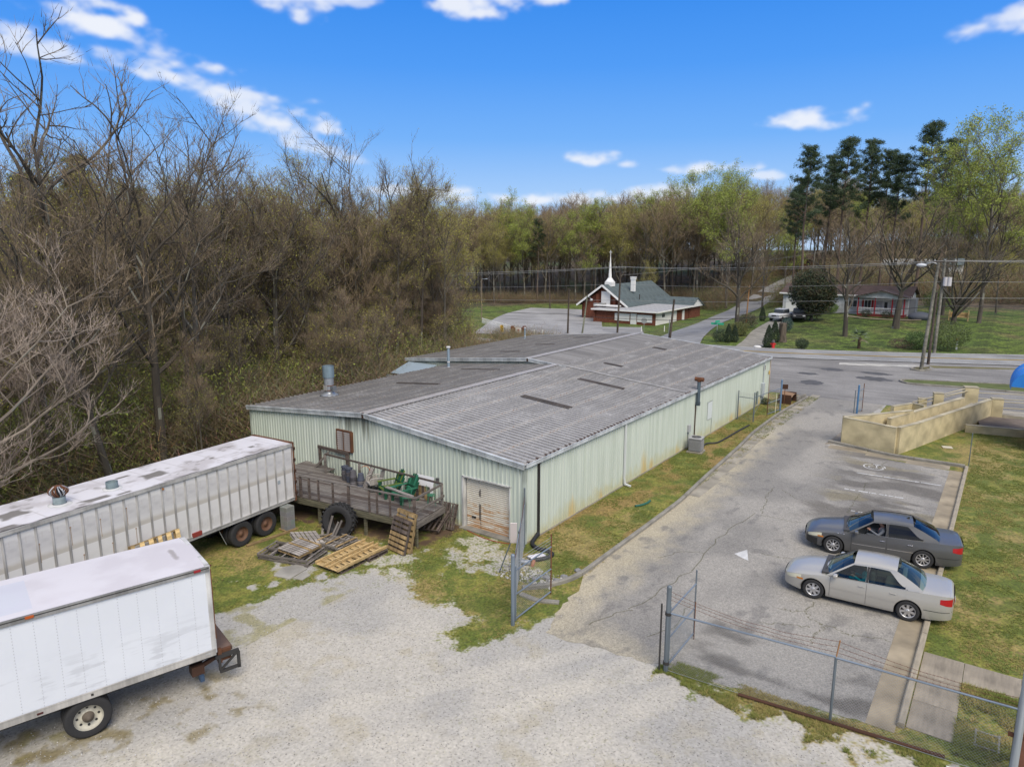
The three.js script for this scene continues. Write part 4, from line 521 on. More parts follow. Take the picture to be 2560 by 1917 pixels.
// --- white box truck body
{
  const t = thing('box_truck', 'white box truck body with riveted side parked on the gravel', 'truck', [-15.77, 0, -9.03], -0.2647);
  const L = 8, W = 2.3, y0 = 1.0, y1 = 3.44;
  const tS = tex(1024, 512, (u, v) => { const z = u * L, y = v * 2.4, n = fbm(z * 1.1, y * 1.3, 5), s = fbm(z * 2, y * 18, 3); let c = mix3(sr(208, 212, 218), sr(200, 204, 211), ss(0.3, 0.8, n) * 0.5); return mix3(c, sr(164, 167, 172), ss(0.54, 0.72, fbm(z * 1.6 + 9, y * 13, 4) * 0.6 + fbm(z * 3, y * 2, 3) * 0.4) * ss(1.5, 0.6, y) * 0.4); }, { wrap: false });
  const side = bx(0.04, y1 - y0 - 0.2, L, -0.02, (y0 + y1) / 2, L / 2); { const p = side.attributes.position, uv = side.attributes.uv; for (let i = 0; i < p.count; i++) uv.setXY(i, p.getZ(i) / L, (p.getY(i) - y0) / 2.4); }
  const mS = M([1, 1, 1], 0.4, { map: tS }); mesh('side_panel', side, mS, t); mesh('far_side', bx(0.04, y1 - y0, L, -W + 0.02, (y0 + y1) / 2, L / 2), mS, t); mesh('front_wall', bx(W, y1 - y0, 0.05, -W / 2, (y0 + y1) / 2, L), mS, t);
  const rv = []; const rg = new THREE.SphereGeometry(0.012, 5, 3); for (let z = 0.42; z < L; z += 0.41) for (let y = y0 + 0.2; y < y1 - 0.15; y += 0.075) rv.push(rg.clone().translate(0.001, y, z)); mesh('rivets', rv, M([0.42, 0.43, 0.45], 0.5), t, 'stuff');
  const mAl = M([0.42, 0.42, 0.41], 0.5, { metalness: 0.3, map: T.grime });
  mesh('top_rail', [bx(0.05, 0.11, L, 0.005, y1 - 0.06, L / 2), bx(0.06, 0.03, L, 0.015, y1 - 0.115, L / 2)], mAl, t); mesh('top_rail_seam', bx(0.02, 0.022, L, 0.025, y1 - 0.05, L / 2), M.dark, t); mesh('bottom_rail', [bx(0.06, 0.16, L, 0.0, y0 + 0.08, L / 2), bx(0.02, 0.03, L, 0.03, y0 + 0.16, L / 2)], M([0.58, 0.56, 0.52], 0.5, { map: T.grime }), t);
  const tR = tex(512, 1024, (u, v) => { const x = u * W, z = v * L, n = fbm(x * 1.4, z * 1.1 + 3, 5); let c = mix3(sr(203, 200, 203), sr(194, 190, 193), ss(0.4, 0.7, n)); c = mix3(c, sr(140, 134, 130), ss(1, 0.4, Math.hypot((x - 1.05) / 0.55, (z - 0.5) / 0.1) + (fbm(x * 5, z * 5, 3) - 0.5)) * 0.65); const sq = z > 3.65 && z < 4.25 && x > 0.35 && x < 2.05; if (sq) c = mix3(c, sr(188, 191, 200), 0.75); return c; }, { wrap: false });
  const rf = new THREE.PlaneGeometry(W, L, 6, 24).rotateX(-Math.PI / 2); { const p = rf.attributes.position, uv = rf.attributes.uv; for (let i = 0; i < p.count; i++) { const x = p.getX(i) - W / 2, z = p.getZ(i) + L / 2; p.setXYZ(i, x, y1 + 0.025 * Math.sin((-x / W) * Math.PI), z); uv.setXY(i, (x + W) / W, z / L); } rf.computeVertexNormals(); } mesh('roof', rf, M([1, 1, 1], 0.55, { map: tR }), t);
  for (const x of [-0.06, -W + 0.06]) mesh('corner_post', rbx(0.14, y1 - y0 - 0.02, 0.14, x, (y0 + y1) / 2 + 0.02, 0.03, 0.03), M.white, t); mesh('rear_header', bx(W - 0.2, 0.2, 0.1, -W / 2, y1 - 0.08, 0.02), M.white, t); mesh('rear_door', bx(W - 0.26, y1 - y0 - 0.2, 0.05, -W / 2, (y0 + y1) / 2 - 0.04, 0.03), M.white, t);
  mesh('rust_edge', [bx(0.012, 1.9, 0.02, 0.018, 2.4, -0.035), bx(0.05, 0.03, 0.1, -0.04, y1 - 0.02, -0.03)], M.rust, t);
  mesh('marker_light', bx(0.03, 0.055, 0.16, 0.04, y1 - 0.05, 0.28), M([0.28, 0.015, 0.02], 0.3), t); mesh('marker_light', bx(0.03, 0.055, 0.16, 0.04, y1 - 0.05, 3.75), M([0.4, 0.08, 0.01], 0.3), t); mesh('marker_light', bx(0.02, 0.04, 0.12, 0.035, y0 + 0.07, 3.8), M([0.06, 0.01, 0.01], 0.4), t); mesh('marker_light', bx(0.02, 0.05, 0.05, 0.035, y0 + 0.09, 2.78), M.dark, t);
  mesh('reflector_tape', bx(0.008, 0.05, 0.12, 0.034, y0 + 0.1, 0.2), M.white, t);
  mesh('chassis', [bx(0.1, 0.25, L, -0.75, 0.82, L / 2), bx(0.1, 0.25, L, -W + 0.75, 0.82, L / 2), bx(W - 0.1, 0.1, L - 0.1, -W / 2, y0 - 0.02, L / 2)], M.underside, t);
  const rimM = M([0.66, 0.63, 0.52], 0.55, { map: T.grime });
  wheelAt(t, 'wheel', [-0.14, 0.5, 2.9], 0.5, 0.26, 0.3, rimM, 8); wheelAt(t, 'wheel', [-0.45, 0.5, 2.9], 0.5, 0.26, 0.3, rimM, 0); wheelAt(t, 'wheel', [-W + 0.14, 0.5, 2.9], 0.5, 0.26, 0.3, rimM, 0, true); wheelAt(t, 'wheel', [-W + 0.45, 0.5, 2.9], 0.5, 0.26, 0.3, rimM, 0, true);
  mesh('hub', lathe([[0.13, 0], [0.12, 0.06], [0.06, 0.08], [0.05, 0.13], [0, 0.135]], 16).rotateZ(-Math.PI / 2).translate(-0.11, 0.5, 2.9), M([0.1, 0.08, 0.06], 0.8), t); mesh('axle', rod(V(-W + 0.2, 0.5, 2.9), V(-0.2, 0.5, 2.9), 0.09), M.underside, t);
  for (const x of [-0.75, -W + 0.75]) mesh('leaf_spring', tube([[x, 0.62, 2.1], [x, 0.5, 2.9], [x, 0.62, 3.7]], 0.05, 12, 6), M.underside, t);
  // folded lift gate at the rear
  const lg = new THREE.Group(); lg.name = 'lift_gate'; t.add(lg);
  mesh('platform', [bx(W - 0.5, 0.05, 0.4, -W / 2, 0.95, -0.25), bx(W - 0.5, 0.1, 0.05, -W / 2, 0.9, -0.46)], M([0.2, 0.13, 0.1], 0.85, { map: T.mottle }), lg); mesh('bracket', [bx(0.08, 0.1, 0.6, -0.12, 0.84, -0.3), bx(0.07, 0.46, 0.07, -0.1, 0.6, -0.58), bx(0.07, 0.07, 0.5, -0.1, 0.42, -0.34), beam(V(-0.1, 0.45, -0.1), V(-0.1, 0.82, -0.56), 0.05, 0.05), bx(0.06, 0.4, 0.06, -0.1, 0.66, -0.1)], M.dark, lg);
  mesh('arm', [beam(V(-0.28, 0.6, 0.5), V(-0.28, 0.85, -0.3), 0.08, 0.1), beam(V(-0.45, 0.62, 0.55), V(-0.45, 0.9, -0.2), 0.07, 0.07), bx(0.3, 0.25, 0.3, -0.3, 0.62, 0.42)], M.rustDark, lg); mesh('rust_housing', [bx(0.36, 0.3, 0.34, -0.34, 0.82, -0.25), bx(0.1, 0.4, 0.1, -0.15, 0.85, -0.12)], M.rust, lg); mesh('bumper_plate', bx(0.18, 0.16, 0.1, -0.15, 0.42, 0.36), M([0.03, 0.06, 0.11], 0.6), lg);
}
// --- sedans
const glass = (tint) => new THREE.MeshPhysicalMaterial({ color: lc(...tint), roughness: 0.03, metalness: 0, transmission: 1, thickness: 0, ior: 1.5 });
const curve = (pts) => (x) => { if (x <= pts[0][0]) return pts[0][1]; for (let i = 1; i < pts.length; i++) if (x <= pts[i][0]) { const t = (x - pts[i - 1][0]) / (pts[i][0] - pts[i - 1][0]); const p0 = pts[Math.max(0, i - 2)], p1 = pts[i - 1], p2 = pts[i], p3 = pts[Math.min(pts.length - 1, i + 1)]; const m1 = ((p2[1] - p0[1]) / Math.max(1e-6, p2[0] - p0[0])) * (p2[0] - p1[0]), m2 = ((p3[1] - p1[1]) / Math.max(1e-6, p3[0] - p1[0])) * (p2[0] - p1[0]); const a = t * t * t, b = t * t; return (2 * a - 3 * b + 1) * p1[1] + (a - 2 * b + t) * m1 + (-2 * a + 3 * b) * p2[1] + (a - b) * m2; } return pts[pts.length - 1][1]; };
function gridGeo(us, vs, f) { // f(u, v) -> [x, y, z]
  const pos = [], idx = [], nu = us.length, nv = vs.length; for (const u of us) for (const v of vs) pos.push(...f(u, v)); for (let i = 0; i < nu - 1; i++) for (let j = 0; j < nv - 1; j++) { const a = i * nv + j, b = a + nv; idx.push(a, b, a + 1, a + 1, b, b + 1); }
  const g = new THREE.BufferGeometry(); g.setAttribute('position', new THREE.Float32BufferAttribute(pos, 3)); g.setIndex(idx); g.computeVertexNormals(); g.setAttribute('uv', new THREE.Float32BufferAttribute(new Float32Array((pos.length / 3) * 2), 2)); return g;
}
const span = (a, b, n) => Array.from({ length: n + 1 }, (_, i) => a + ((b - a) * i) / n);
function sedan(name, label, pos, turn, o) {
  const c = thing(name, label, 'car', pos, turn), L = o.L, hl = L / 2, W = o.W / 2, R = o.R, xf = o.wb / 2 + o.shift, xr = -o.wb / 2 + o.shift, arch = R + 0.055, s = o.s ?? 1;
  const wid = curve([[-hl, W * 0.66], [-hl + 0.06, W * 0.78], [-hl + 0.22, W * 0.9], [-hl + 0.6, W * 0.975], [-hl + 1.3, W], [hl - 1.5, W], [hl - 0.75, W * 0.965], [hl - 0.35, W * 0.87], [hl - 0.13, W * 0.74], [hl - 0.03, W * 0.58], [hl, W * 0.46]]);
  const sh = curve([[-hl, o.tailY - 0.06], [-hl + 0.08, o.tailY - 0.01], [-hl + 0.6, o.tailY], [-0.9, o.belt + 0.02], [0.6, o.belt - 0.02], [1.1, o.belt - 0.05], [hl - 0.6, 0.76], [hl - 0.2, 0.67], [hl, 0.58]]);
  const prof = curve([[0.16, 0.92], [0.26, 0.965], [0.42, 0.992], [0.58, 1], [0.74, 0.985], [0.86, 0.958], [0.98, 0.93], [1.1, 0.9]]);
  const bot = (x) => { let y = 0.19 + 0.07 * ss(hl - 0.75, hl, Math.abs(x)); for (const cx of [xf, xr]) { const d = Math.abs(x - cx); if (d < arch) y = Math.max(y, R + Math.sqrt(arch * arch - d * d) - 0.0); } return y; };
  const P = (x, y, k, off = 0) => [x, y, k * (wid(x) * prof(y) + off)];
  const xs = []; for (let x = -hl; x <= hl + 1e-6; x += 0.02) xs.push(Math.min(x, hl)); for (const cx of [xf, xr]) xs.push(cx - arch + 0.001, cx - arch - 0.001, cx + arch - 0.001, cx + arch + 0.001); xs.sort((a, b) => a - b);
  const ts = span(0, 1, 12), body = [];
  for (const k of [-1, 1]) { let g = gridGeo(xs, ts, (x, t) => P(x, lerp(bot(x), sh(x), t), k)); body.push(g); }
  const cap = (x, dir) => gridGeo(span(-1, 1, 14), span(0, 1, 10), (a, t) => { const y = lerp(bot(x), sh(x), t); return [x + dir * (0.035 * (1 - a * a) * (1 + 0.4 * Math.sin(t * 3))), y, a * wid(x) * prof(y)]; });
  body.push(cap(hl, 1), cap(-hl, -1)); mesh('body', body, o.paint, c);
  // hood, roof, boot lid
  const top = (x0, x1, cen, n = 24) => gridGeo(span(x0, x1, n), span(-1, 1, 18), (x, a) => { const e = Math.abs(a), y0 = sh(x), z = a * wid(x) * prof(y0); return [x, y0 + (cen(x) - y0) * (1 - Math.pow(e, 2.6)), z]; });
  const hoodC = curve([[0.9, 1.0], [1.2, 0.965], [hl - 0.5, 0.84], [hl - 0.15, 0.72], [hl, 0.6]]), deckC = curve([[-hl, o.tailY - 0.04], [-hl + 0.07, o.tailY + 0.035], [-hl + 0.5, o.tailY + 0.045], [-1.2, o.tailY + 0.06]]);
  mesh('hood', top(o.cowl - 0.1, hl, hoodC), o.paint, c); mesh('boot_lid', top(-hl, o.rgB + 0.08, deckC), o.paint, c);
  // greenhouse
  const yb = (x) => sh(x) - 0.005, yr = curve([[o.rgT - 0.15, o.H - 0.07], [o.rgT + 0.1, o.H - 0.03], [(o.rgT + o.wsT) / 2, o.H - 0.02], [o.wsT, o.H - 0.055]]);
  const lat = (x, y) => lerp(wid(clamp(x, -1.6, 1.2)) * 0.925, W * 0.66, ss(o.belt - 0.05, o.H + 0.02, y) * 0.5 + 0.5 * clamp((y - o.belt) / (o.H - o.belt)));
  const wsX = (t) => o.cowl + (o.wsT - o.cowl) * t, rgX = (t) => o.rgB + (o.rgT - o.rgB) * t; // along windscreen and rear glass, bottom to top
  const roofY = (x) => yr(x), wsY = (t) => lerp(yb(o.cowl) + 0.03, roofY(o.wsT), t), rgY = (t) => lerp(o.tailY + 0.045, roofY(o.rgT), Math.pow(t, 0.85));
  mesh('roof', gridGeo(span(o.rgT, o.wsT, 16), span(-1, 1, 14), (x, a) => { const y = roofY(x), z = a * (lat(x, y) + 0.004); return [x, y + 0.05 * (1 - a * a) - 0.035 * Math.pow(Math.abs(a), 8), z]; }), o.paint, c);
  const slab_ = (xF, yF, bulge) => gridGeo(span(0, 1, 12), span(-1, 1, 14), (t, a) => { const x = xF(t), y = yF(t); return [x + bulge * (1 - a * a), y + 0.05 * t * (1 - a * a), a * (lat(x, y) - 0.03)]; });
  mesh('windscreen', slab_(wsX, wsY, 0.1), o.glass, c); mesh('rear_window', slab_(rgX, rgY, -0.09), o.glassR ?? o.glass, c);
  // side frames with window openings
  const top2 = (x) => (x > o.wsT ? lerp(roofY(o.wsT), yb(o.cowl) + 0.03, (x - o.wsT) / (o.cowl - o.wsT)) : x < o.rgT ? lerp(o.tailY + 0.045, roofY(o.rgT), Math.pow(clamp((x - o.rgB) / (o.rgT - o.rgB)), 0.85)) : roofY(x));
  const bP = o.bp, cP = o.cp, inset = 0.055; // B pillar x, rear end of the rear window
  const openings = [[bP + 0.035, o.cowl - 0.22], [cP, bP - 0.035]];
  const winTop = (x, i) => Math.min(top2(x) - inset, i === 1 ? lerp(o.belt + 0.06, o.H, ss(0, 0.62, (x - cP) / (bP - cP)) * 0.9 + 0.1) : 9), winBot = (x) => yb(x) + 0.035;
  for (const k of [-1, 1]) {
    const parts = []; const xg = span(o.rgB, o.cowl, 150);
    const inWin = (x) => openings.findIndex(([a, b]) => x > a && x < b);
    const col = (x) => { const i = inWin(x); const b0 = yb(x), t0 = top2(x); if (i < 0) return [b0, lerp(b0, t0, 0.5), lerp(b0, t0, 0.5), t0]; const wt = winTop(x, i), wb = winBot(x); return wt > wb ? [b0, wb, wt, t0] : [b0, lerp(b0, t0, 0.5), lerp(b0, t0, 0.5), t0]; };
    for (const [i0, i1] of [[0, 1], [2, 3]]) parts.push(gridGeo(xg, [0, 0.5, 1], (x, t) => { const q = col(x), y = lerp(q[i0], q[i1], t); return [x, y, k * lat(x, y)]; }));
    mesh('pillar_frame', parts, o.paint, c);
    openings.forEach(([a, b], i) => { if (!(o.open && i === 0 && k === -1)) mesh('side_window', gridGeo(span(a, b, 20), span(0, 1, 6), (x, t) => { const y = lerp(winBot(x) - 0.01, Math.max(winBot(x), winTop(x, i) + 0.01), t); return [x, y, k * (lat(x, y) - 0.012)]; }), o.glassS, c); });
    mesh('window_trim', [gridGeo(span(cP - 0.06, o.cowl - 0.2, 40), [0, 1], (x, t) => [x, winBot(x) - 0.012 + t * 0.014, k * (lat(x, winBot(x)) + 0.008)])], o.trim, c);
    mesh('black_pillar', gridGeo([bP - 0.035, bP + 0.035], span(0, 1, 6), (x, t) => { const y = lerp(winBot(x), winTop(x, 0), t); return [x, y, k * (lat(x, y) + 0.003)]; }), M.black, c);
    // doors: proud skins with gaps, handles, moulding
    const skin = (x0, x1, y0, y1, off, n = 24, m = 8) => gridGeo(span(x0, x1, n), span(0, 1, m), (x, t) => P(x, lerp(typeof y0 === 'function' ? y0(x) : y0, typeof y1 === 'function' ? y1(x) : y1, t), k, off));
    for (const [x0, x1] of [[bP + 0.005, o.cowl - 0.16], [Math.max(cP + 0.02, xr + 0.3), bP - 0.005]]) {
      const d = mesh('door', skin(x0, x1, (x) => Math.max(0.27, bot(x) + 0.012), (x) => sh(x) - 0.008, 0.004), o.paint, c); mesh('handle', [rbx(0.17, 0.03, 0.025, x0 + 0.14, 0.8 * s, k * (W * 0.985 + 0.012), 0.01)], o.trimPaint ?? o.paint, d); mesh('moulding', skin(x0 + 0.03, x1 - 0.03, 0.535, 0.56, 0.011, 16, 2), o.mould, d);
    }
    for (const x of [bP, o.cowl - 0.155]) mesh('door_gap', skin(x - 0.004, x + 0.004, (q) => bot(q) + 0.06, (q) => sh(q) - 0.01, 0.0052, 2, 10), M.black, c);
    mesh('mirror', [rbx(0.14, 0.12, 0.2, o.cowl - 0.3, o.belt + 0.06, k * (W + 0.06), 0.045), bx(0.06, 0.05, 0.1, o.cowl - 0.3, o.belt + 0.02, k * (W - 0.04))], o.paint, c);
    mesh('headlight', skin(hl - 0.56, hl - 0.09, (x) => lerp(0.6, 0.53, (x - hl + 0.56) / 0.47), (x) => Math.min(sh(x) - 0.006, lerp(0.74, 0.7, (x - hl + 0.56) / 0.47)), 0.008, 12, 4), o.lamp, c); mesh('turn_signal', skin(hl - 0.62, hl - 0.42, 0.575, 0.635, 0.008, 6, 3), M([0.5, 0.17, 0.02], 0.25), c);
    mesh('tail_light', [skin(-hl + 0.015, -hl + 0.34, (x) => lerp(0.68, 0.76, (x + hl) / 0.34), (x) => lerp(o.tailY - 0.08, o.tailY - 0.1, (x + hl) / 0.34), 0.007, 10, 5)], M([0.35, 0.012, 0.015], 0.2), c);
    mesh('tail_light', gridGeo(span(0.52, 0.98, 5), span(0, 1, 3), (a, t) => { const y = lerp(0.7, o.tailY - 0.09, t); return [-hl - 0.045 * (1 - a * a) - 0.006, y, k * a * wid(-hl) * prof(y)]; }), M([0.35, 0.012, 0.015], 0.2), c);
    mesh('bumper_strip', skin(-hl + 0.01, xr - arch - 0.02, 0.5, 0.515, 0.006, 12, 1), M.black, c);
    mesh('arch_liner', [xf, xr].map((cx) => gridGeo(span(0.0, Math.PI, 14), [0, 1], (a, t) => [cx + Math.cos(a) * (arch + 0.01), R + Math.sin(a) * (arch + 0.01), k * (W * 0.985 - 0.01 - t * 0.38)])), M.black, c);
    if (o.fuel && k === -1) mesh('fuel_door', skin(xr - 0.1, xr + 0.1, 0.72, 0.88, 0.006, 4, 4), o.paint, c);
    if (o.ports && k === -1) for (let i = 0; i < 3; i++) mesh('fender_port', rbx(0.07, 0.025, 0.02, o.cowl + 0.12 + i * 0.095, 0.83, k * (W * 0.96), 0.01), o.trim, c);
  }
  mesh('grille', gridGeo(span(-0.9, 0.9, 8), span(0, 1, 3), (a, t) => { const y = lerp(0.4, 0.55, t); return [hl + 0.035 * (1 - a * a) + 0.012, y, a * wid(hl) * prof(y)]; }), M.black, c); if (o.bra) mesh('nose_cover', gridGeo(span(hl - 0.42, hl, 10), span(-1, 1, 2), (x, a) => P(x, lerp(bot(x) + 0.0, 0.5, (a + 1) / 2), -1, 0.012)), M.black, c);
  mesh('number_plate', bx(0.015, 0.11, 0.3, -hl - 0.06, 0.66, 0), M.white, c);
  mesh('underbody', [bx(L - 1.1, 0.22, o.W - 0.42, 0, 0.32, 0), bx(o.wb - 2 * arch - 0.02, 0.2, o.W - 0.14, o.shift, 0.3, 0)], M.dark, c);
  // interior
  const seatM = M(o.seat, 0.8); mesh('cabin_floor', [bx(o.cowl - o.rgB - 0.1, 0.1, o.W - 0.26, (o.cowl + o.rgB) / 2, 0.52, 0), bx(0.5, 0.34, o.W - 0.3, o.cowl - 0.12, 0.8, 0), bx(0.4, 0.06, o.W - 0.3, o.rgB + 0.28, o.tailY + 0.0, 0)], M([0.05, 0.05, 0.052], 0.8), c);
  for (const z of [-0.38, 0.38]) mesh('seat', [rbx(0.5, 0.16, 0.48, 0.1, 0.66, z, 0.06), rbx(0.16, 0.6, 0.48, -0.2, 0.93, z, 0.07), rbx(0.1, 0.17, 0.26, -0.24, 1.24, z, 0.04)], seatM, c); mesh('seat', [rbx(0.5, 0.16, 1.2, -0.78, 0.66, 0, 0.06), rbx(0.16, 0.5, 1.2, -1.05, 0.9, 0, 0.06)], seatM, c);
  mesh('steering_wheel', new THREE.TorusGeometry(0.18, 0.016, 8, 28).rotateY(Math.PI / 2).rotateZ(0.45).translate(0.5, 0.94, -0.38), M.black, c);
  for (const k of [-1, 1]) for (const cx of [xf, xr]) { const d = []; const rim = R * 0.66, n = o.spokes; for (let i = 0; i < n; i++) { const a = (i / n) * 6.283; d.push(o.cover ? bx(0.02, rim * 0.78, rim * 0.34, 0.052, rim * 0.52, 0).rotateX(a) : bx(0.03, rim * 0.82, rim * 0.15, 0.05, rim * 0.52, 0).rotateX(a)); } d.push(lathe([[rim * 1.05, 0.07], [rim * 0.97, 0.085], [rim * 0.9, 0.06], [rim * 0.88, 0.0]], 32).rotateZ(-Math.PI / 2), lathe([[rim * 0.32, 0.04], [rim * 0.3, 0.065], [rim * 0.12, 0.075], [0, 0.075]], 20).rotateZ(-Math.PI / 2), rod(V(-0.04, 0, 0), V(0.0, 0, 0), rim * 0.9, rim * 0.9, 24)); const w = wheelAt(c, 'wheel', [cx, R, k * (W - 0.115)], R, 0.2, rim, o.rim, 0, false, join(d.slice(0, -1))); w.rotation.y = k * -Math.PI / 2; mesh('brake_disc', d[d.length - 1], M.dark, w); }
  mesh('wipers', [rod(V(o.cowl + 0.02, 1.005, -0.55), V(o.cowl - 0.06, 1.03, 0.1), 0.008), rod(V(o.cowl + 0.02, 1.005, 0.0), V(o.cowl - 0.06, 1.03, 0.62), 0.008), bx(0.06, 0.012, o.W * 0.7, o.cowl + 0.03, sh(o.cowl) + 0.05, 0)], M.black, c);
  if (o.antenna) mesh('antenna', [extr([[0, 0], [0.12, 0], [0.02, 0.07]], 0.02).translate(o.rgT + 0.1, o.H + 0.02, -0.01)], M.black, c);
  return c;
}
{
  const silver = new THREE.MeshPhysicalMaterial({ color: lc(0.42, 0.405, 0.37), roughness: 0.34, metalness: 0.3, clearcoat: 0.6, clearcoatRoughness: 0.12 }), gray = new THREE.MeshPhysicalMaterial({ color: lc(0.085, 0.085, 0.085), roughness: 0.36, metalness: 0.1, clearcoat: 0.6, clearcoatRoughness: 0.12 });
  const chrome = M([0.6, 0.6, 0.62], 0.2, { metalness: 0.9 }), alloy = M([0.5, 0.5, 0.51], 0.35, { metalness: 0.6 }), lamp = new THREE.MeshPhysicalMaterial({ color: lc(0.62, 0.6, 0.46), roughness: 0.12, clearcoat: 1 });
  const cS = sedan('silver_sedan', 'silver sedan with driver in teal, parked nearest the fence', [-3.0, 0.012, -23.98], Math.PI + 0.068, { L: 4.8, W: 1.79, H: 1.47, R: 0.325, wb: 2.7, shift: 0.1, belt: 0.93, tailY: 1.0, cowl: 1.12, wsT: 0.34, rgT: -0.86, rgB: -1.58, bp: -0.08, cp: -1.14, paint: silver, glass: glass([0.5, 0.6, 0.56]), glassS: glass([0.34, 0.42, 0.4]), glassR: glass([0.55, 0.7, 0.66]), trim: M.black, mould: silver, lamp, rim: alloy, spokes: 7, cover: true, seat: [0.16, 0.155, 0.14], fuel: true });
  const cG = sedan('grey_sedan', 'dark grey sedan with the driver window open, behind the silver sedan', [-3.2, 0.012, -28.23], Math.PI + 0.171, { L: 5.1, W: 1.85, H: 1.46, R: 0.335, wb: 2.92, shift: 0.12, belt: 0.94, tailY: 1.0, cowl: 1.14, wsT: 0.3, rgT: -0.98, rgB: -1.78, bp: -0.16, cp: -1.3, paint: gray, glass: glass([0.6, 0.72, 0.68]), glassS: glass([0.16, 0.18, 0.19]), glassR: glass([0.3, 0.34, 0.36]), trim: chrome, trimPaint: chrome, mould: chrome, lamp, rim: alloy, spokes: 9, seat: [0.05, 0.05, 0.05], open: true, ports: true, antenna: true, bra: true });
  // drivers: one continuous body each, meshed from tapered capsules
  const driver = (car, label, name, jacket, skin, hair, pose) => {
    const J = { hip: [-0.02, 0.72, 0.16], waist: [-0.05, 0.9, 0.16], chest: [-0.06, 1.04, 0.2], neck: [-0.04, 1.17, 0.07], chin: [-0.01, 1.235, 0.07], crown: [-0.03, 1.33, 0.085] };
    const caps = [[J.hip, J.waist, 0.16], [J.waist, J.chest, 0.15, 0.15], [[-0.06, 1.07, -0.13], [-0.06, 1.07, 0.13], 0.075, 0.075], [J.chest.map((v, i) => (i === 1 ? 1.1 : v)).map((v, i) => (i === 2 ? 0 : v)), [-0.035, 1.2, 0], 0.055, 0.05], [[-0.015, 1.245, 0], [-0.03, 1.315, 0], 0.075, 0.085], [[0.06, 1.27, 0], [0.068, 1.255, 0], 0.018, 0.02],
      [[-0.06, 1.06, -0.19], pose.elbowL, 0.06, 0.047], [pose.elbowL, pose.handL, 0.045, 0.033], [[-0.06, 1.06, 0.19], pose.elbowR, 0.06, 0.047], [pose.elbowR, pose.handR, 0.045, 0.033], [[-0.02, 0.7, -0.1], [0.42, 0.74, -0.12], 0.09, 0.07], [[-0.02, 0.7, 0.1], [0.42, 0.74, 0.12], 0.09, 0.07]];
    caps[0] = [[-0.04, 0.72, -0.06], [-0.04, 0.72, 0.06], 0.13, 0.13]; caps[1] = [[-0.05, 0.8, 0], [-0.06, 1.02, 0], 0.14, 0.15];
    for (const h of [pose.handL, pose.handR]) for (let f = 0; f < 4; f++) caps.push([[h[0], h[1] + 0.02, h[2] + (f - 1.5) * 0.02], [h[0] + 0.055, h[1] + 0.01 - f * 0.004, h[2] + (f - 1.5) * 0.02], 0.011, 0.009]);
    const sdf = (x, y, z) => { let d = 9; for (const [a, b, r1, r2 = r1] of caps) { const bxx = b[0] - a[0], by = b[1] - a[1], bz = b[2] - a[2], t = clamp(((x - a[0]) * bxx + (y - a[1]) * by + (z - a[2]) * bz) / (bxx * bxx + by * by + bz * bz)); const q = Math.hypot(x - a[0] - t * bxx, y - a[1] - t * by, z - a[2] - t * bz) - lerp(r1, r2, t); const k = 0.03, h = clamp(0.5 + (0.5 * (d - q)) / k); d = lerp(d, q, h) - k * h * (1 - h); } return d; };
    return { caps, sdf };
  };
  const bodyMesh = (sdf, colour) => { // marching tetrahedra on a 20 mm grid
    const st = 0.02, lo = [-0.3, 0.56, -0.36], n = [45, 44, 37], F = new Float32Array((n[0] + 1) * (n[1] + 1) * (n[2] + 1)), id = (i, j, k) => (i * (n[1] + 1) + j) * (n[2] + 1) + k; for (let i = 0; i <= n[0]; i++) for (let j = 0; j <= n[1]; j++) for (let k = 0; k <= n[2]; k++) F[id(i, j, k)] = sdf(lo[0] + i * st, lo[1] + j * st, lo[2] + k * st);
    const pos = [], TET = [[0, 5, 1, 6], [0, 1, 2, 6], [0, 2, 3, 6], [0, 3, 7, 6], [0, 7, 4, 6], [0, 4, 5, 6]], CO = [[0, 0, 0], [1, 0, 0], [1, 1, 0], [0, 1, 0], [0, 0, 1], [1, 0, 1], [1, 1, 1], [0, 1, 1]];
    for (let i = 0; i < n[0]; i++) for (let j = 0; j < n[1]; j++) for (let k = 0; k < n[2]; k++) { const v = CO.map(([a, b, c]) => F[id(i + a, j + b, k + c)]); if (v.every((q) => q > 0) || v.every((q) => q < 0)) continue; const p = (q) => [lo[0] + (i + CO[q][0]) * st, lo[1] + (j + CO[q][1]) * st, lo[2] + (k + CO[q][2]) * st], e = (a, b) => { const t = v[a] / (v[a] - v[b]), A = p(a), Bq = p(b); return [lerp(A[0], Bq[0], t), lerp(A[1], Bq[1], t), lerp(A[2], Bq[2], t)]; };
      for (const tt of TET) { const ins = tt.filter((q) => v[q] < 0), out = tt.filter((q) => v[q] >= 0); if (ins.length === 1) pos.push(e(ins[0], out[0]), e(ins[0], out[1]), e(ins[0], out[2])); else if (ins.length === 3) pos.push(e(ins[0], out[0]), e(ins[1], out[0]), e(ins[2], out[0])); else if (ins.length === 2) { const a = e(ins[0], out[0]), b = e(ins[0], out[1]), c2 = e(ins[1], out[1]), d = e(ins[1], out[0]); pos.push(a, b, c2, a, c2, d); } } }
    const g = new THREE.BufferGeometry(), nr = [], cl = []; for (const [x, y, z] of pos) { const h = 0.004, q = V(sdf(x + h, y, z) - sdf(x - h, y, z), sdf(x, y + h, z) - sdf(x, y - h, z), sdf(x, y, z + h) - sdf(x, y, z - h)).normalize(); nr.push(q.x, q.y, q.z); cl.push(...colour(x, y, z)); }
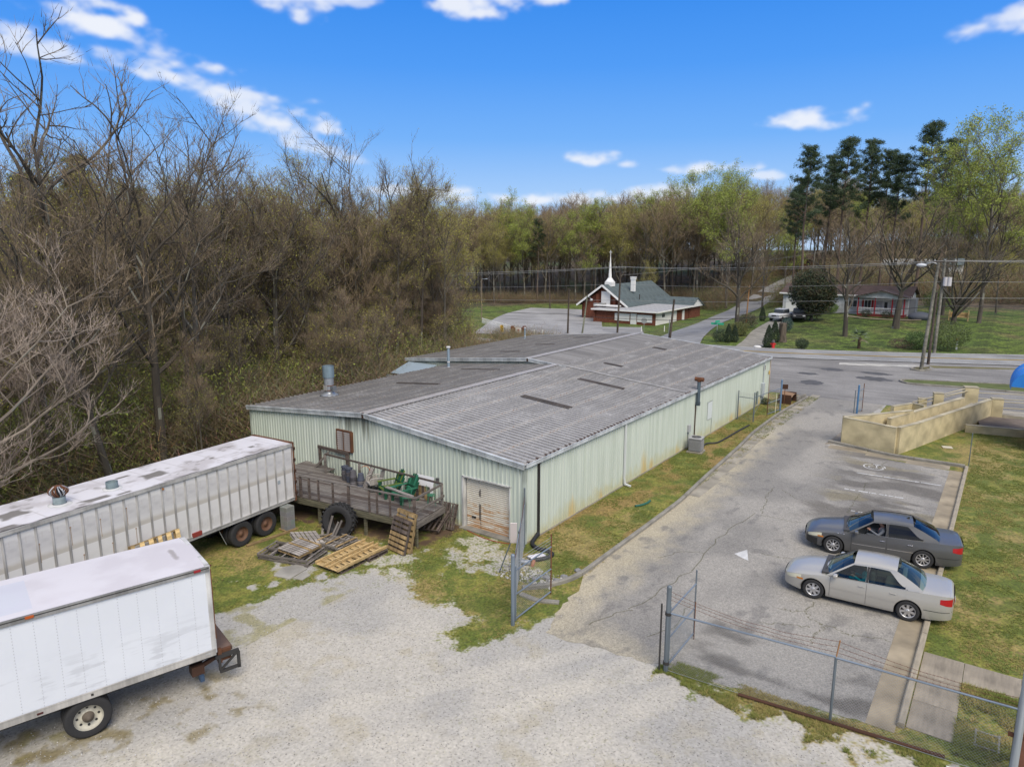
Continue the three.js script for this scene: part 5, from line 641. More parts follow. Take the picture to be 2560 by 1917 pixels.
    for (let i = 0; i < pos.length; i += 3) { const a = V(...pos[i]), b = V(...pos[i + 1]), c2 = V(...pos[i + 2]); if (b.clone().sub(a).cross(c2.clone().sub(a)).dot(V(nr[i * 3], nr[i * 3 + 1], nr[i * 3 + 2])) < 0) { [pos[i + 1], pos[i + 2]] = [pos[i + 2], pos[i + 1]]; for (let q = 0; q < 3; q++) { const t = nr[(i + 1) * 3 + q]; nr[(i + 1) * 3 + q] = nr[(i + 2) * 3 + q]; nr[(i + 2) * 3 + q] = t; } } }
    g.setAttribute('position', new THREE.Float32BufferAttribute(pos.flat(), 3)); g.setAttribute('normal', new THREE.Float32BufferAttribute(nr, 3)); g.setAttribute('color', new THREE.Float32BufferAttribute(cl, 3)); return g;
  };
  const make = (car, label, jacket, shirt, skin, hair, pose) => {
    const { sdf } = driver(car, label, '', jacket, skin, hair, pose);
    const g = bodyMesh(sdf, (x, y, z) => { const hands = [pose.handL, pose.handR].some((h) => Math.hypot(x - h[0], y - h[1], z - h[2]) < 0.075); if (hands || y > 1.165) return skin; if (y < 0.78 && x > 0.08) return [0.03, 0.035, 0.05]; if (x > 0.02 && Math.abs(z) < 0.05 && y > 0.95) return shirt; return jacket; });
    const p = mesh('person', g, M([1, 1, 1], 0.8, { vertexColors: true })); const th = car.rotation.y, off = V(0.02, 0, -0.38).applyAxisAngle(UPV, th); p.position.copy(car.position).add(off); p.position.y += -0.02; p.rotation.y = th; tag(p, label, 'person');
    mesh('hair', new THREE.SphereGeometry(0.1, 18, 12, 0, 6.283, 0, 1.75).rotateZ(0.5).scale(1, 1.05, 0.95).translate(-0.045, 1.3, 0), M(hair, 0.9), p);
    for (const z of [-0.03, 0.03]) mesh('eye', new THREE.SphereGeometry(0.009, 6, 5).translate(0.052, 1.295, z), M([0.05, 0.04, 0.035], 0.3), p); for (const z of [-0.083, 0.083]) mesh('ear', new THREE.SphereGeometry(0.022, 8, 6).scale(0.7, 1.2, 0.5).translate(-0.03, 1.275, z), M(skin, 0.8), p); mesh('mouth', bx(0.008, 0.006, 0.04, 0.058, 1.225, 0), M([0.3, 0.1, 0.09], 0.6), p);
  };
  make(cS, 'driver in a teal jacket at the wheel of the silver sedan', [0.02, 0.42, 0.45], [0.03, 0.4, 0.43], [0.42, 0.26, 0.2], [0.03, 0.36, 0.38], { elbowL: [0.06, 0.86, -0.25], handL: [0.34, 0.98, -0.15], elbowR: [0.08, 0.85, 0.24], handR: [0.36, 0.95, 0.14] });
  make(cG, 'driver in grey with a pink collar seen through the open window of the dark sedan', [0.12, 0.13, 0.15], [0.62, 0.24, 0.2], [0.36, 0.2, 0.14], [0.03, 0.022, 0.018], { elbowL: [0.1, 0.9, -0.26], handL: [0.42, 1.06, -0.14], elbowR: [0.08, 0.85, 0.24], handR: [0.4, 1.0, 0.14] });
}

// ---------- deck, yard goods, fences, ramp ----------
M.woodGrey = M([0.38, 0.335, 0.3], 0.9, { map: T.wood }); M.woodDark = M([0.22, 0.17, 0.145], 0.9, { map: T.wood }); M.woodPale = M([0.62, 0.56, 0.5], 0.9, { map: T.wood }); M.woodTan = M([0.62, 0.43, 0.2], 0.85, { map: T.wood }); M.woodNew = M([1.15, 0.82, 0.38], 0.8, { map: T.wood }); M.woodMoss = M([0.27, 0.25, 0.16], 0.9, { map: T.wood });
const DK = (t, s, y) => V(-17.65 - 0.991 * t - 0.133 * s, y, -18.45 + 0.133 * t - 0.991 * s), YD = 1.06;
{
  const d = thing('wooden_deck', 'weathered grey raised wooden loading deck with railings', 'deck', [0, 0, 0]), r = rng(77), pm = [M.woodGrey, M.woodDark, M([0.46, 0.42, 0.38], 0.9, { map: T.wood }), M([0.3, 0.255, 0.23], 0.9, { map: T.wood }), M.woodGrey];
  for (let k = 0, s = 0.02; s < 3.85; k++, s += 0.148) {
    let t0 = Math.max(-0.04, (s * 0.991 - 1.93) / 0.133); if (t0 > 7.1) t0 = Math.max(7.1, (s * 0.991 - 2.52) / 0.133); if (t0 > 9) continue; const cut = 3 + 4 * r(), y = YD - 0.02 + (r() - 0.5) * 0.008;
    const seg = (a, b) => { if (b - a > 0.1) mesh('plank', beam(DK(a + 0.004, s + 0.07, y + (r() - 0.5) * 0.006), DK(b - 0.004, s + 0.07, y + (r() - 0.5) * 0.006), 0.138, 0.04), pm[(r() * 5) | 0], d); };
    t0 < cut ? (seg(t0, cut), seg(cut, 9.2)) : seg(t0, 9.2);
  }
  mesh('rim_board', beam(DK(-0.06, -0.03, YD - 0.17), DK(9.2, -0.03, YD - 0.17), 0.045, 0.25), M.woodMoss, d); mesh('rim_board', beam(DK(-0.06, 0, YD - 0.17), DK(-0.06, 1.95, YD - 0.17), 0.045, 0.25), M.woodGrey, d); mesh('rim_board', beam(DK(-0.06, 1.97, YD - 0.17), DK(7.1, 2.9, YD - 0.17), 0.045, 0.22), M.woodDark, d);
  for (let t = 0.6; t < 9; t += 1.2) mesh('joist', beam(DK(t, 0.02, YD - 0.14), DK(t, 1.95 + t * 0.13, YD - 0.14), 0.045, 0.18), M.woodDark, d);
  for (const [t, s] of [[0.0, 0.02], [2.45, 0.02], [4.85, 0.02], [7, 0.05], [0.0, 1.9], [2.45, 2.2], [4.85, 2.4], [7.1, 2.7]]) { const p = DK(t, s + 0.05, 0); mesh('post', bx(0.1, YD - 0.06, 0.1, p.x, (YD - 0.06) / 2 - 0.02, p.z), M.woodMoss, d); }
  const up = (t, s, h, w = 0.045, m = M.woodGrey, dp = 0.085) => { const p = DK(t, s, 0); mesh(w > 0.07 ? 'rail_post' : 'baluster', bx(w, h, dp, p.x, YD + h / 2 - 0.05, p.z, 0.13), m, d); };
  for (const t of [5.28, 4.79, 4.02, 2.17, 1.79, 1.16]) up(t, 0.0, 0.93, 0.045, M.woodDark); for (const t of [5.78, 3.22, 0.03]) up(t, 0.02, 0.95, 0.09, M.woodDark); up(5.55, 0.25, 0.8, 0.05);
  const rail = (a, b, w = 0.09, h = 0.04, m = M.woodGrey) => mesh('rail', beam(a, b, w, h), m, d); rail(DK(-0.05, 0.0, YD + 0.92), DK(5.82, 0.0, YD + 0.9)); rail(DK(-0.0, 0.02, YD + 0.88), DK(0.0, 1.9, YD + 0.9), 0.045, 0.09); rail(DK(-0.07, 0.05, YD + 0.38), DK(-0.07, 1.9, YD + 0.42), 0.04, 0.1); rail(DK(0.02, 1.92, YD + 0.9), DK(7.05, 2.88, YD + 0.9), 0.06, 0.07, M.woodDark); rail(DK(5.8, 0.02, YD + 0.92), DK(5.75, 0.7, YD + 0.86), 0.06, 0.04);
  for (const [t, s] of [[0.02, 1.88], [4.75, 2.52], [7.0, 2.83]]) up(t, s, 0.95, 0.09, M.woodGrey); mesh('loose_board', beam(DK(0.15, 0.1, YD + 0.93), DK(1.7, 0.5, YD + 0.94), 0.14, 0.03), M.woodPale, d);
  mesh('wall_frame', [bx(0.1, 1.05, 0.1, -26.12, YD + 0.45, -20.98)], M.woodDark, d); mesh('wall_frame', bx(0.14, 1.1, 0.1, -24.2, YD + 0.45, -20.98), M.woodDark, d); mesh('wall_frame', beam(V(-26.2, 1.98, -20.95), V(-24.1, 1.98, -20.95), 0.06, 0.14), M.woodDark, d); mesh('brace', beam(V(-26.05, YD, -20.6), V(-25.4, 1.85, -20.9), 0.09, 0.09), M.woodGrey, d);
}
// --- things on the deck
{
  const put = (t, s) => { const p = DK(t, s, YD + 0.005); return [p.x, p.y, p.z]; };
  const bg = lathe([[0, 0.012], [0.115, 0], [0.12, 0.01], [0.152, 0.26], [0.165, 0.265], [0.168, 0.3], [0.158, 0.305], [0.146, 0.28], [0.112, 0.02], [0, 0.02]], 22), bi = bg.clone().rotateX(Math.PI).translate(0, 0.305, 0);
  const bm = [M([0.05, 0.048, 0.055], 0.7), M([0.13, 0.125, 0.14], 0.75, { map: T.grime }), M([0.06, 0.07, 0.1], 0.7), M([0.2, 0.19, 0.2], 0.8, { map: T.grime })], r = rng(12);
  const stack = (x, z, n, dy, inv, where) => { for (let i = 0; i < n; i++) { const b = mesh('plant_pot', inv ? bi : bg, bm[(r() * 4) | 0]); b.position.set(x + (r() - 0.5) * 0.012, YD + 0.005 + i * dy, z + (r() - 0.5) * 0.012); tag(b, (i === 0 ? 'lowest' : i === n - 1 ? 'topmost' : ['second', 'third', 'fourth', 'fifth'][i - 1]) + ' dark nursery pot of the ' + where, 'plant pot', 'stacked dark nursery pots on the deck'); } };
  stack(-23.5, -20.2, 3, 0.17, false, 'leftmost upright stack on the deck'); stack(-23.14, -20.12, 3, 0.17, false, 'second upright stack on the deck'); stack(-22.72, -19.98, 5, 0.085, true, 'taller upside-down stack on the deck'); stack(-22.34, -20.06, 4, 0.085, true, 'upside-down stack behind the folded wooden chair');
  // green slatted lawn chairs
  const chair = (label, p, turn, m, m2) => {
    const c = thing('adirondack_chair', label, 'chair', p, turn, 'green slatted lawn chairs on the deck');
    for (let i = 0; i < 7; i++) { const a = (i - 3) * 0.055, h = 0.78 - 0.028 * (i - 3) ** 2, g = extr([[-0.04, 0], [0.04, 0], [0.045, h - 0.03], [0.02, h], [-0.02, h], [-0.045, h - 0.03]], 0.018); g.rotateZ(-a); g.rotateX(-0.42); g.translate((i - 3) * 0.082, 0.24, -0.2); mesh('back_slat', muv(g), i % 3 === 1 ? m2 : m, c); }
    for (let i = 0; i < 5; i++) mesh('seat_slat', bx(0.56, 0.02, 0.088, 0, 0.37 - (0.42 - i * 0.1 + 0.1) * 0.22, 0.36 - (4 - i) * 0.1 - 0.06 + 0.02 * i, 0, 0.2), i === 4 ? m2 : m, c);
    for (const s of [-1, 1]) { mesh('arm', [bx(0.13, 0.022, 0.74, s * 0.33, 0.53, 0.06)], m2, c); mesh('leg', bx(0.03, 0.52, 0.1, s * 0.3, 0.26, 0.36), m, c); mesh('leg', beam(V(s * 0.27, 0.36, 0.4), V(s * 0.27, 0.03, -0.42), 0.03, 0.1), m, c); mesh('arm_bracket', bx(0.03, 0.1, 0.06, s * 0.3, 0.47, 0.3), m, c); }
    mesh('back_rail', [beam(V(-0.34, 0.51, -0.3), V(0.34, 0.51, -0.3), 0.03, 0.07)], m, c); c.scale.setScalar(1.1); return c;
  };
  const gr = M([0.012, 0.16, 0.075], 0.6, { map: T.wood }), gr2 = M([0.16, 0.24, 0.03], 0.7, { map: T.mottle }), gr3 = M([0.03, 0.22, 0.12], 0.65, { map: T.grime });
  chair('green slatted chair with peeling yellow patches beside the white metal chair', [-20.4, YD + 0.005, -19.98], -0.4, gr, gr2); chair('plain dark green slatted chair nearest the deck corner', [-19.5, YD + 0.005, -19.85], -0.25, gr, gr3);
  // white pressed-metal chair
  const wm = M([0.5, 0.47, 0.42], 0.65, { map: T.grime }), wc = thing('metal_lawn_chair', 'off-white pressed-metal armchair on a round base', 'chair', [-21.4, YD + 0.005, -20.0], -0.5);
  mesh('base_ring', new THREE.TorusGeometry(0.26, 0.016, 6, 28).rotateX(Math.PI / 2).translate(0, 0.02, 0), M.dark, wc); for (const a of [0.6, 2.5, 3.8, 5.6]) mesh('leg', rod(V(Math.cos(a) * 0.26, 0.02, Math.sin(a) * 0.26), V(Math.cos(a) * 0.1, 0.3, Math.sin(a) * 0.1), 0.014), M.dark, wc);
  mesh('seat', rbx(0.56, 0.06, 0.54, 0, 0.34, 0.02, 0.025), wm, wc); mesh('backrest', gridGeo(span(-1, 1, 10), span(0, 1, 8), (a, t) => [a * (0.26 - 0.05 * t * t), 0.36 + t * 0.52, -0.25 - 0.2 * t + 0.04 * a * a]), wm, wc); for (const s of [-1, 1]) { mesh('arm_panel', bx(0.02, 0.22, 0.44, s * 0.29, 0.46, 0.04), wm, wc); mesh('arm_rail', tube([[s * 0.3, 0.36, 0.28], [s * 0.31, 0.6, 0.27], [s * 0.31, 0.6, -0.2], [s * 0.28, 0.56, -0.3]], 0.02, 20, 8), wm, wc); }
  // folded wooden chair leaning on the pots
  const fc = thing('folding_chair', 'weathered wooden folding chair leaning on the pots', 'chair', [-21.95, YD + 0.01, -19.95], -0.5); for (let i = 0; i < 6; i++) mesh('slat', bx(0.07, 0.9, 0.02, (i - 2.5) * 0.08, 0.44, -0.15, 0, -0.45), M.woodPale, fc); mesh('frame', [beam(V(-0.24, 0, 0.05), V(-0.24, 0.95, -0.38), 0.03, 0.04), beam(V(0.24, 0, 0.05), V(0.24, 0.95, -0.38), 0.03, 0.04)], M.woodGrey, fc);
  tag(mesh('orange_rope', tube([[-22.3, YD + 0.82, -20.1], [-22.2, YD + 0.9, -20.12], [-22.05, YD + 0.88, -20.22], [-22.0, YD + 0.7, -20.28], [-21.98, YD + 0.45, -20.25]], 0.012, 24, 6), M([0.45, 0.12, 0.02], 0.8)), 'orange rope hung over the folded wooden chair', 'rope');
  // wire seats
  const wire = (label, p, turn) => { const w = thing('wire_stool', label, 'stool', p, turn, 'green wire stools on the deck'), g = M([0.03, 0.19, 0.1], 0.5), rings = []; for (let k = 1; k < 6; k++) rings.push(new THREE.TorusGeometry(0.036 * k, 0.006, 5, 24).rotateX(Math.PI / 2).translate(0, 0.42, 0)); for (let k = 0; k < 8; k++) rings.push(rod(V(0, 0.42, 0), V(Math.cos(k * 0.785) * 0.18, 0.42, Math.sin(k * 0.785) * 0.18), 0.005, 0.005, 5)); mesh('seat', rings, g, w); for (let k = 0; k < 4; k++) { const a = k * 1.57 + 0.6; mesh('leg', rod(V(Math.cos(a) * 0.16, 0.42, Math.sin(a) * 0.16), V(Math.cos(a) * 0.22, 0, Math.sin(a) * 0.22), 0.008, 0.008, 6), g, w); } mesh('backrest', [tube([[-0.17, 0.42, -0.08], [-0.16, 0.72, -0.17], [0, 0.82, -0.2], [0.16, 0.72, -0.17], [0.17, 0.42, -0.08]], 0.008, 24, 6)], g, w); };
  wire('green wire stool by the front corner railing', [-18.95, YD + 0.005, -19.35], 0.4); wire('green wire stool by the back corner railing', [-18.3, YD + 0.005, -20.1], 2.2);
  tag(mesh('white_board', bx(0.9, 0.72, 0.03, -19.37, 1.5, -20.9, 0.02, -0.18), M([0.72, 0.73, 0.76], 0.4)), 'white board leaning on the green wall behind the deck', 'board');
  const wp = thing('wood_panel', 'brown slatted wood panel standing behind the green chairs', 'panel', [-19.55, 0, -20.62], 0.06); for (let i = 0; i < 9; i++) mesh('slat', bx(0.13, 1.5, 0.02, -0.6 + i * 0.15, 0.78, 0), i % 2 ? M.woodTan : M.woodDark, wp); mesh('crossbar', bx(1.4, 0.08, 0.03, 0, 1.1, -0.03), M.woodDark, wp);
}
// --- tractor tyre
{
  const t = thing('tractor_tyre', 'huge black tractor tyre leaning against the deck edge', 'tyre', [-20.86, 0.66, -17.52]); t.rotation.set(-0.14, 0.42, 0, 'YXZ');
  mesh('carcass', lathe([[0.34, -0.16], [0.4, -0.21], [0.56, -0.24], [0.635, -0.2], [0.655, 0], [0.635, 0.2], [0.56, 0.24], [0.4, 0.21], [0.34, 0.16], [0.36, 0.1], [0.5, 0.12], [0.55, 0], [0.5, -0.12], [0.36, -0.1], [0.34, -0.16]], 48).rotateX(Math.PI / 2), M.rubber, t);
  const lug = [-1, 1].map((s) => { const g = new THREE.BoxGeometry(0.06, 0.065, 0.26, 1, 1, 4); g.translate(0, 0, s * 0.12); g.rotateY(s * 0.7); return g.translate(s * 0.0, 0.66, 0); }); for (let i = 0; i < 22; i++) for (let k = 0; k < 2; k++) { const m = mesh('lug', lug[k], M.rubber, t); m.rotation.z = ((i + k * 0.5) / 22) * 6.283; }
}
// --- pallets and lumber
function pallet(label, p, turn, { w = 1.2, l = 1.0, n = 7, m = M.woodGrey, m2 = m, bottom = 3, st = 3, bw = 0.09, tilt = [0, 0], h = 0.09, flip = false, group = 'pallets lying about the yard', name = 'pallet' } = {}) {
  const o = thing(name, label, 'pallet', p, 0, group); o.rotation.set(tilt[0], turn, tilt[1], 'YXZ'); const r = rng(Math.round(p[0] * 77 + p[2] * 31));
  const yt = flip ? 0.01 : h + 0.03, ybm = flip ? h + 0.03 : 0.01; for (let i = 0; i < st; i++) mesh('stringer', bx(w, h, 0.04, 0, h / 2 + 0.02, (i / (st - 1) - 0.5) * (l - 0.05)), m2, o);
  for (let i = 0; i < n; i++) mesh('board', bx(bw * (0.85 + 0.3 * r()), 0.02, l, (i / (n - 1) - 0.5) * (w - bw), yt, 0, (r() - 0.5) * 0.02), r() < 0.7 ? m : m2, o); for (let i = 0; i < bottom; i++) mesh('board', bx(bw, 0.018, l, (i / (bottom - 1) - 0.5) * (w - bw), ybm, 0), m2, o); return o;
}
pallet('large grey open-frame pallet at the bottom of the pile beside the trailer wheels', [-20.82, 0, -15.25], 0.28, { w: 2.15, l: 1.25, n: 6, m: M.woodGrey, bw: 0.07, bottom: 5 }); pallet('grey open-frame pallet second up in the pile beside the trailer wheels', [-20.86, 0.13, -15.2], 0.32, { w: 2.1, l: 1.2, n: 5, m: M.woodGrey, bw: 0.07, bottom: 2 });
pallet('pale tan closely slatted pallet on top of the grey pile', [-20.62, 0.27, -15.42], 1.62, { w: 1.05, l: 1.15, n: 9, m: M.woodPale, m2: M.woodTan, tilt: [0.02, 0.04] }); pallet('silvery grey pallet tipped up at the back of the pile', [-21.15, 0.22, -16.15], 1.2, { w: 1.0, l: 1.1, n: 6, m: M.woodPale, bw: 0.13, tilt: [0.1, -0.18] });
pallet('tan open crate frame lying face up below the tractor tyre', [-20.28, 0.14, -16.85], 0.06, { w: 1.15, l: 1.1, n: 3, bottom: 7, m: M.woodTan, m2: M.woodPale, flip: false, st: 4 }); pallet('grey pallet under the tan crate frame', [-20.15, 0, -16.9], 0.2, { w: 1.2, l: 1.1, m: M.woodGrey, n: 6 });
pallet('dark weathered pallet under the new yellow lumber frame', [-18.8, 0, -15.85], 0.03, { w: 1.1, l: 1.2, m: M.woodDark, bw: 0.1 }); pallet('second dark pallet under the new yellow lumber frame', [-18.72, 0, -17.0], 0.05, { w: 1.1, l: 1.0, m: M.woodDark, bw: 0.1 });
{
  const o = thing('lumber_frame', 'long new yellow lumber frame lying on dark pallets', 'pallet', [-18.8, 0.15, -16.3], 0.02); for (let i = 0; i < 9; i++) mesh('board', bx(1.14, 0.02, 0.2, 0, 0.012, -1.08 + i * 0.27), M.woodNew, o); for (const x of [-0.56, -0.12, 0.12, 0.56]) mesh('rail', bx(0.04, 0.11, 2.42, x, 0.08, 0), M.woodNew, o); for (const [x, z] of [[-0.34, -0.9], [-0.34, 0.95], [0.34, 0.1], [0.0, -0.5], [0, 0.6], [0.34, -0.95]]) mesh('block', bx(x ? 0.4 : 0.2, 0.08, 0.04, x, 0.065, z), M.woodNew, o);
}
pallet('brown pallet leaning on the front edge of the deck', [-17.92, 0.62, -17.95], 0, { w: 1.25, l: 1.0, n: 7, m: M.woodTan, m2: M.woodDark, bw: 0.12 }).rotation.set(0, Math.PI / 2 - 0.14, 1.27, 'YXZ');
pallet('taller pallet behind the brown one against the deck edge', [-17.86, 0.74, -18.18], 0, { w: 1.48, l: 1.04, n: 7, m: M.woodTan, m2: M.woodTan, bw: 0.15 }).rotation.set(0, Math.PI / 2 - 0.12, 1.36, 'YXZ');
{ const a = pallet('dark pallet leaning on the wall left of the roll-up door', [-18.0, 0.5, -20.72], 0, { w: 0.95, l: 1.05, n: 7, m: M.woodDark }); a.rotation.set(1.2, 0.1, 0.12, 'YXZ'); const b2 = pallet('dark pallet fallen under the back corner of the deck', [-18.35, 0.32, -20.2], 0, { w: 1.2, l: 1.05, n: 6, m: M.woodDark }); b2.rotation.set(0.5, 0.15, 0.1, 'YXZ'); }
{ const c = pallet('new yellow pallet leaning against the white trailer side', [-22.5, 0.95, -11.15], 0, { w: 1.75, l: 1.6, n: 6, m: M.woodNew, m2: M.woodTan, bw: 0.16 }); c.rotation.set(0, 0.0887, -1.36, 'YXZ'); c.rotation.set(0, 0.0887 + Math.PI / 2, 0, 'YXZ'); c.rotateX(1.35); }
for (const [i, [ax, az, bx_, bz, h, lab]] of [[-21.3, -17.0, -21.55, -17.35, 0.75, 'grey board leaning left behind the pallet pile'], [-20.95, -16.9, -20.98, -17.3, 0.9, 'upright grey board behind the pallet pile'], [-20.78, -16.95, -20.65, -17.3, 0.72, 'short board leaning right behind the pallet pile'], [-20.6, -16.9, -20.5, -17.35, 0.8, 'narrow board beside the tractor tyre'], [-21.7, -16.9, -20.7, -17.2, 0.25, 'low slanting board behind the pallet pile']].entries()) tag(mesh('loose_board', beam(V(ax, 0.02, az), V(bx_, h, bz), 0.1, 0.03), [M.woodPale, M.woodGrey][i % 2]), lab, 'board', 'loose boards by the tyre');
tag(mesh('timber', beam(V(-22.95, 0.05, -14.75), V(-22.75, 0.05, -16.85), 0.09, 0.09), M.woodTan), 'long tan timber lying on the grass by the trailer wheels', 'timber'); tag(mesh('bearer_board', bx(0.62, 0.05, 0.5, -23.08, 0.025, -16.75), M.woodTan), 'tan board under the concrete block pier', 'board');
{ const p = thing('block_pier', 'pier of grey concrete blocks under the trailer tail', 'pier', [-23.08, 0.05, -16.75], 0.09), r = rng(4); for (let i = 0; i < 5; i++) for (const s of [-1, 1]) mesh('block', rbx(i % 2 ? 0.4 : 0.196, 0.188, i % 2 ? 0.196 : 0.4, i % 2 ? 0 : s * 0.1, 0.095 + i * 0.192, i % 2 ? s * 0.1 : 0, 0.008), M([0.36 + r() * 0.08, 0.37 + r() * 0.06, 0.36 + r() * 0.05], 0.95, { map: T.mottle }), p); }
for (const [i, pts] of [[[-20.05, -13.85], [-19.4, -14.0], [-19.55, -14.85], [-20.05, -14.95], [-20.3, -14.4]], [[-19.35, -14.12], [-18.98, -14.2], [-19.05, -14.6], [-19.4, -14.68]]].entries()) tag(mesh('stone_slab', muv(extr(pts.map(([x, z]) => [x, -z]), 0.05, 0.012).rotateX(-Math.PI / 2).translate(0, -0.02, 0)), M([0.42, 0.4, 0.35], 0.95, { map: T.mottle })), ['larger flat pale slab in the grass before the pallets', 'smaller flat pale slab in the grass before the pallets'][i], 'slab');
// --- hoses, pipes and scraps
const scrap = (name, label, cat, g, m) => tag(mesh(name, g, m), label, cat);
scrap('red_hose', 'thin red hose lying before the roll-up door', 'hose', tube([[-17.5, 0.02, -21.0], [-16.9, 0.02, -20.82], [-16.1, 0.02, -20.66], [-15.4, 0.02, -20.66], [-14.9, 0.02, -20.8]], 0.016, 30, 6), M([0.3, 0.05, 0.03], 0.6));
{ const pts = [[-14.36, 0.18, -21.9], [-14.15, 0.08, -21.2], [-13.75, 0.07, -20.97], [-13.35, 0.07, -21.0], [-13.02, 0.07, -20.85], [-13.0, 0.07, -20.6], [-13.12, 0.07, -20.3], [-13.3, 0.07, -20.05]], c = new THREE.CatmullRomCurve3(pts.map((p) => V(...p))), g = new THREE.TubeGeometry(c, 150, 0.075, 10), p = g.attributes.position; for (let i = 0; i <= 150; i++) { const o = c.getPointAt(i / 150), k = i % 2 ? 0.9 : 1.06; for (let j = 0; j <= 10; j++) { const q = i * 11 + j; p.setXYZ(q, o.x + (p.getX(q) - o.x) * k, o.y + (p.getY(q) - o.y) * k, o.z + (p.getZ(q) - o.z) * k); } } g.computeVertexNormals(); scrap('drain_hose', 'black corrugated drain hose curling from the corner downspout', 'drain hose', g, M([0.02, 0.02, 0.021], 0.6)); }
scrap('foam_sheet', 'small white sheet on the grass beside the drain hose', 'sheet', bx(0.34, 0.04, 0.6, -13.38, 0.1, -20.33, -0.5, 0, 0.12), M([0.72, 0.7, 0.74], 0.7)); scrap('hose_piece', 'short curved green hose on the verge', 'hose', tube([[-12.72, 0.05, -27.2], [-12.55, 0.05, -27.5], [-12.45, 0.05, -27.9], [-12.47, 0.05, -28.2]], 0.05, 16, 8), M([0.015, 0.1, 0.07], 0.6)); scrap('black_pipe', 'black flexible pipe snaking from the air conditioner', 'pipe', tube([[-13.6, 0.06, -37.4], [-13.75, 0.05, -38.8], [-13.38, 0.05, -39.2], [-13.25, 0.05, -40.4], [-13.2, 0.05, -42.2], [-13.1, 0.05, -44.5]], 0.05, 40, 8), M([0.02, 0.02, 0.02], 0.6));
scrap('rusty_pipe', 'long rusty pipe on the ground along the fence foot', 'pipe', [rod(V(-4.7, 0.06, -16.56), V(-0.2, 0.06, -17.0), 0.042, 0.042, 12)], M.rustDark); scrap('clay_pipe', 'short reddish pipe end beside the drain hose', 'pipe', rod(V(-13.25, 0.07, -19.95), V(-13.1, 0.07, -19.65), 0.07, 0.06, 12), M([0.35, 0.15, 0.08], 0.8)); scrap('white_pipe', 'thin white pipe on the ground near the walkway', 'pipe', rod(V(-0.15, 0.03, -16.72), V(0.6, 0.03, -16.85), 0.02), M.white); scrap('bucket_lid', 'grey crushed can by the kerb at the gate', 'can', rod(V(-13.6, 0.1, -19.6), V(-13.25, 0.1, -19.75), 0.1, 0.1, 14), M.galv);
scrap('ground_plate', 'flat pale plate on the lawn by the ramp wall', 'plate', bx(0.5, 0.03, 0.4, -2.35, 0.04, -46.0, 0.3), M([0.5, 0.46, 0.36], 0.9)); scrap('drain_grate', 'dark metal grate set in the grass by the walkway', 'grate', [bx(0.5, 0.02, 0.04, 0.55, 0.04, -17.9), bx(0.5, 0.02, 0.04, 0.55, 0.04, -18.2), bx(0.5, 0.02, 0.04, 0.55, 0.04, -18.5), bx(0.04, 0.02, 0.7, 0.32, 0.045, -18.2), bx(0.04, 0.02, 0.7, 0.78, 0.045, -18.2)], M([0.2, 0.2, 0.19], 0.7));
{ const r = rng(8), p = [[-12.1, -18.5], [-11.9, -18.9], [-11.75, -19.6], [-12.2, -19.2], [-11.6, -20.3], [-12.5, -18.9], [-11.8, -19.2]]; for (const [i, [x, z]] of p.entries()) { const g = new THREE.IcosahedronGeometry(0.09 + 0.06 * r(), 1), a = g.attributes.position; for (let k = 0; k < a.count; k++) { const n = 0.75 + 0.5 * vn(a.getX(k) * 20 + i * 9, a.getY(k) * 20 + a.getZ(k) * 13); a.setXYZ(k, a.getX(k) * n, a.getY(k) * n * 0.6, a.getZ(k) * n); } g.computeVertexNormals(); const s = mesh('rock', g, M([0.3, 0.3, 0.3], 0.95, { map: T.mottle })); s.position.set(x, 0.04, z); s.rotation.y = r() * 6; tag(s, 'grey rock in the heap inside the kerb by the open gate', 'rock', 'rocks heaped inside the kerb by the gate'); } }
// --- chain-link fences and gates
M.fencePost = M([0.2, 0.24, 0.27], 0.5, { metalness: 0.3, map: T.grime }); M.fenceRail = M([0.27, 0.33, 0.4], 0.5, { metalness: 0.3, map: T.grime }); M.wireM = M([0.3, 0.32, 0.33], 0.5, { metalness: 0.4 }); M.barb = M([0.14, 0.06, 0.035], 0.8);
function chain(a, b, h0, h1, cell = 0.075, r = 0.0019) { // woven wire between two ground points
  const d = b.clone().sub(a), L = d.length(), u = d.clone().normalize(), H = h1 - h0, list = []; const P = (s, y) => a.clone().addScaledVector(u, s).setY(a.y + h0 + y + (d.y * s) / L);
  for (let s = -H; s < L; s += cell) { const s0 = Math.max(0, s), s1 = Math.min(L, s + H); if (s1 - s0 < 0.02) continue; list.push(rod(P(s0, s0 - s), P(s1, s1 - s), r, r, 3, true), rod(P(s0, H - (s0 - s)), P(s1, H - (s1 - s)), r, r, 3, true)); } return join(list);
}
const pole = (x, z, h, r = 0.03, y = 0) => [rod(V(x, y - 0.02, z), V(x, y + h, z), r, r, 12), new THREE.SphereGeometry(r * 1.08, 10, 6).translate(x, y + h, z)];
const barbed = (a, b, sag) => { const pts = []; for (let i = 0; i <= 10; i++) { const t = i / 10, p = a.clone().lerp(b, t); pts.push([p.x, p.y - sag * 4 * t * (1 - t) + (vn(i * 3.7, a.y * 9) - 0.5) * 0.03, p.z]); } const g = [tube(pts, 0.005, 40, 4)], c = new THREE.CatmullRomCurve3(pts.map((p) => V(...p))), n = Math.round(a.distanceTo(b) / 0.13); for (let i = 1; i < n; i++) { const p = c.getPointAt(i / n); g.push(rod(p.clone().add(V(-0.012, 0.025, 0.01)), p.clone().add(V(0.012, -0.025, -0.01)), 0.003, 0.003, 3)); } return join(g); };
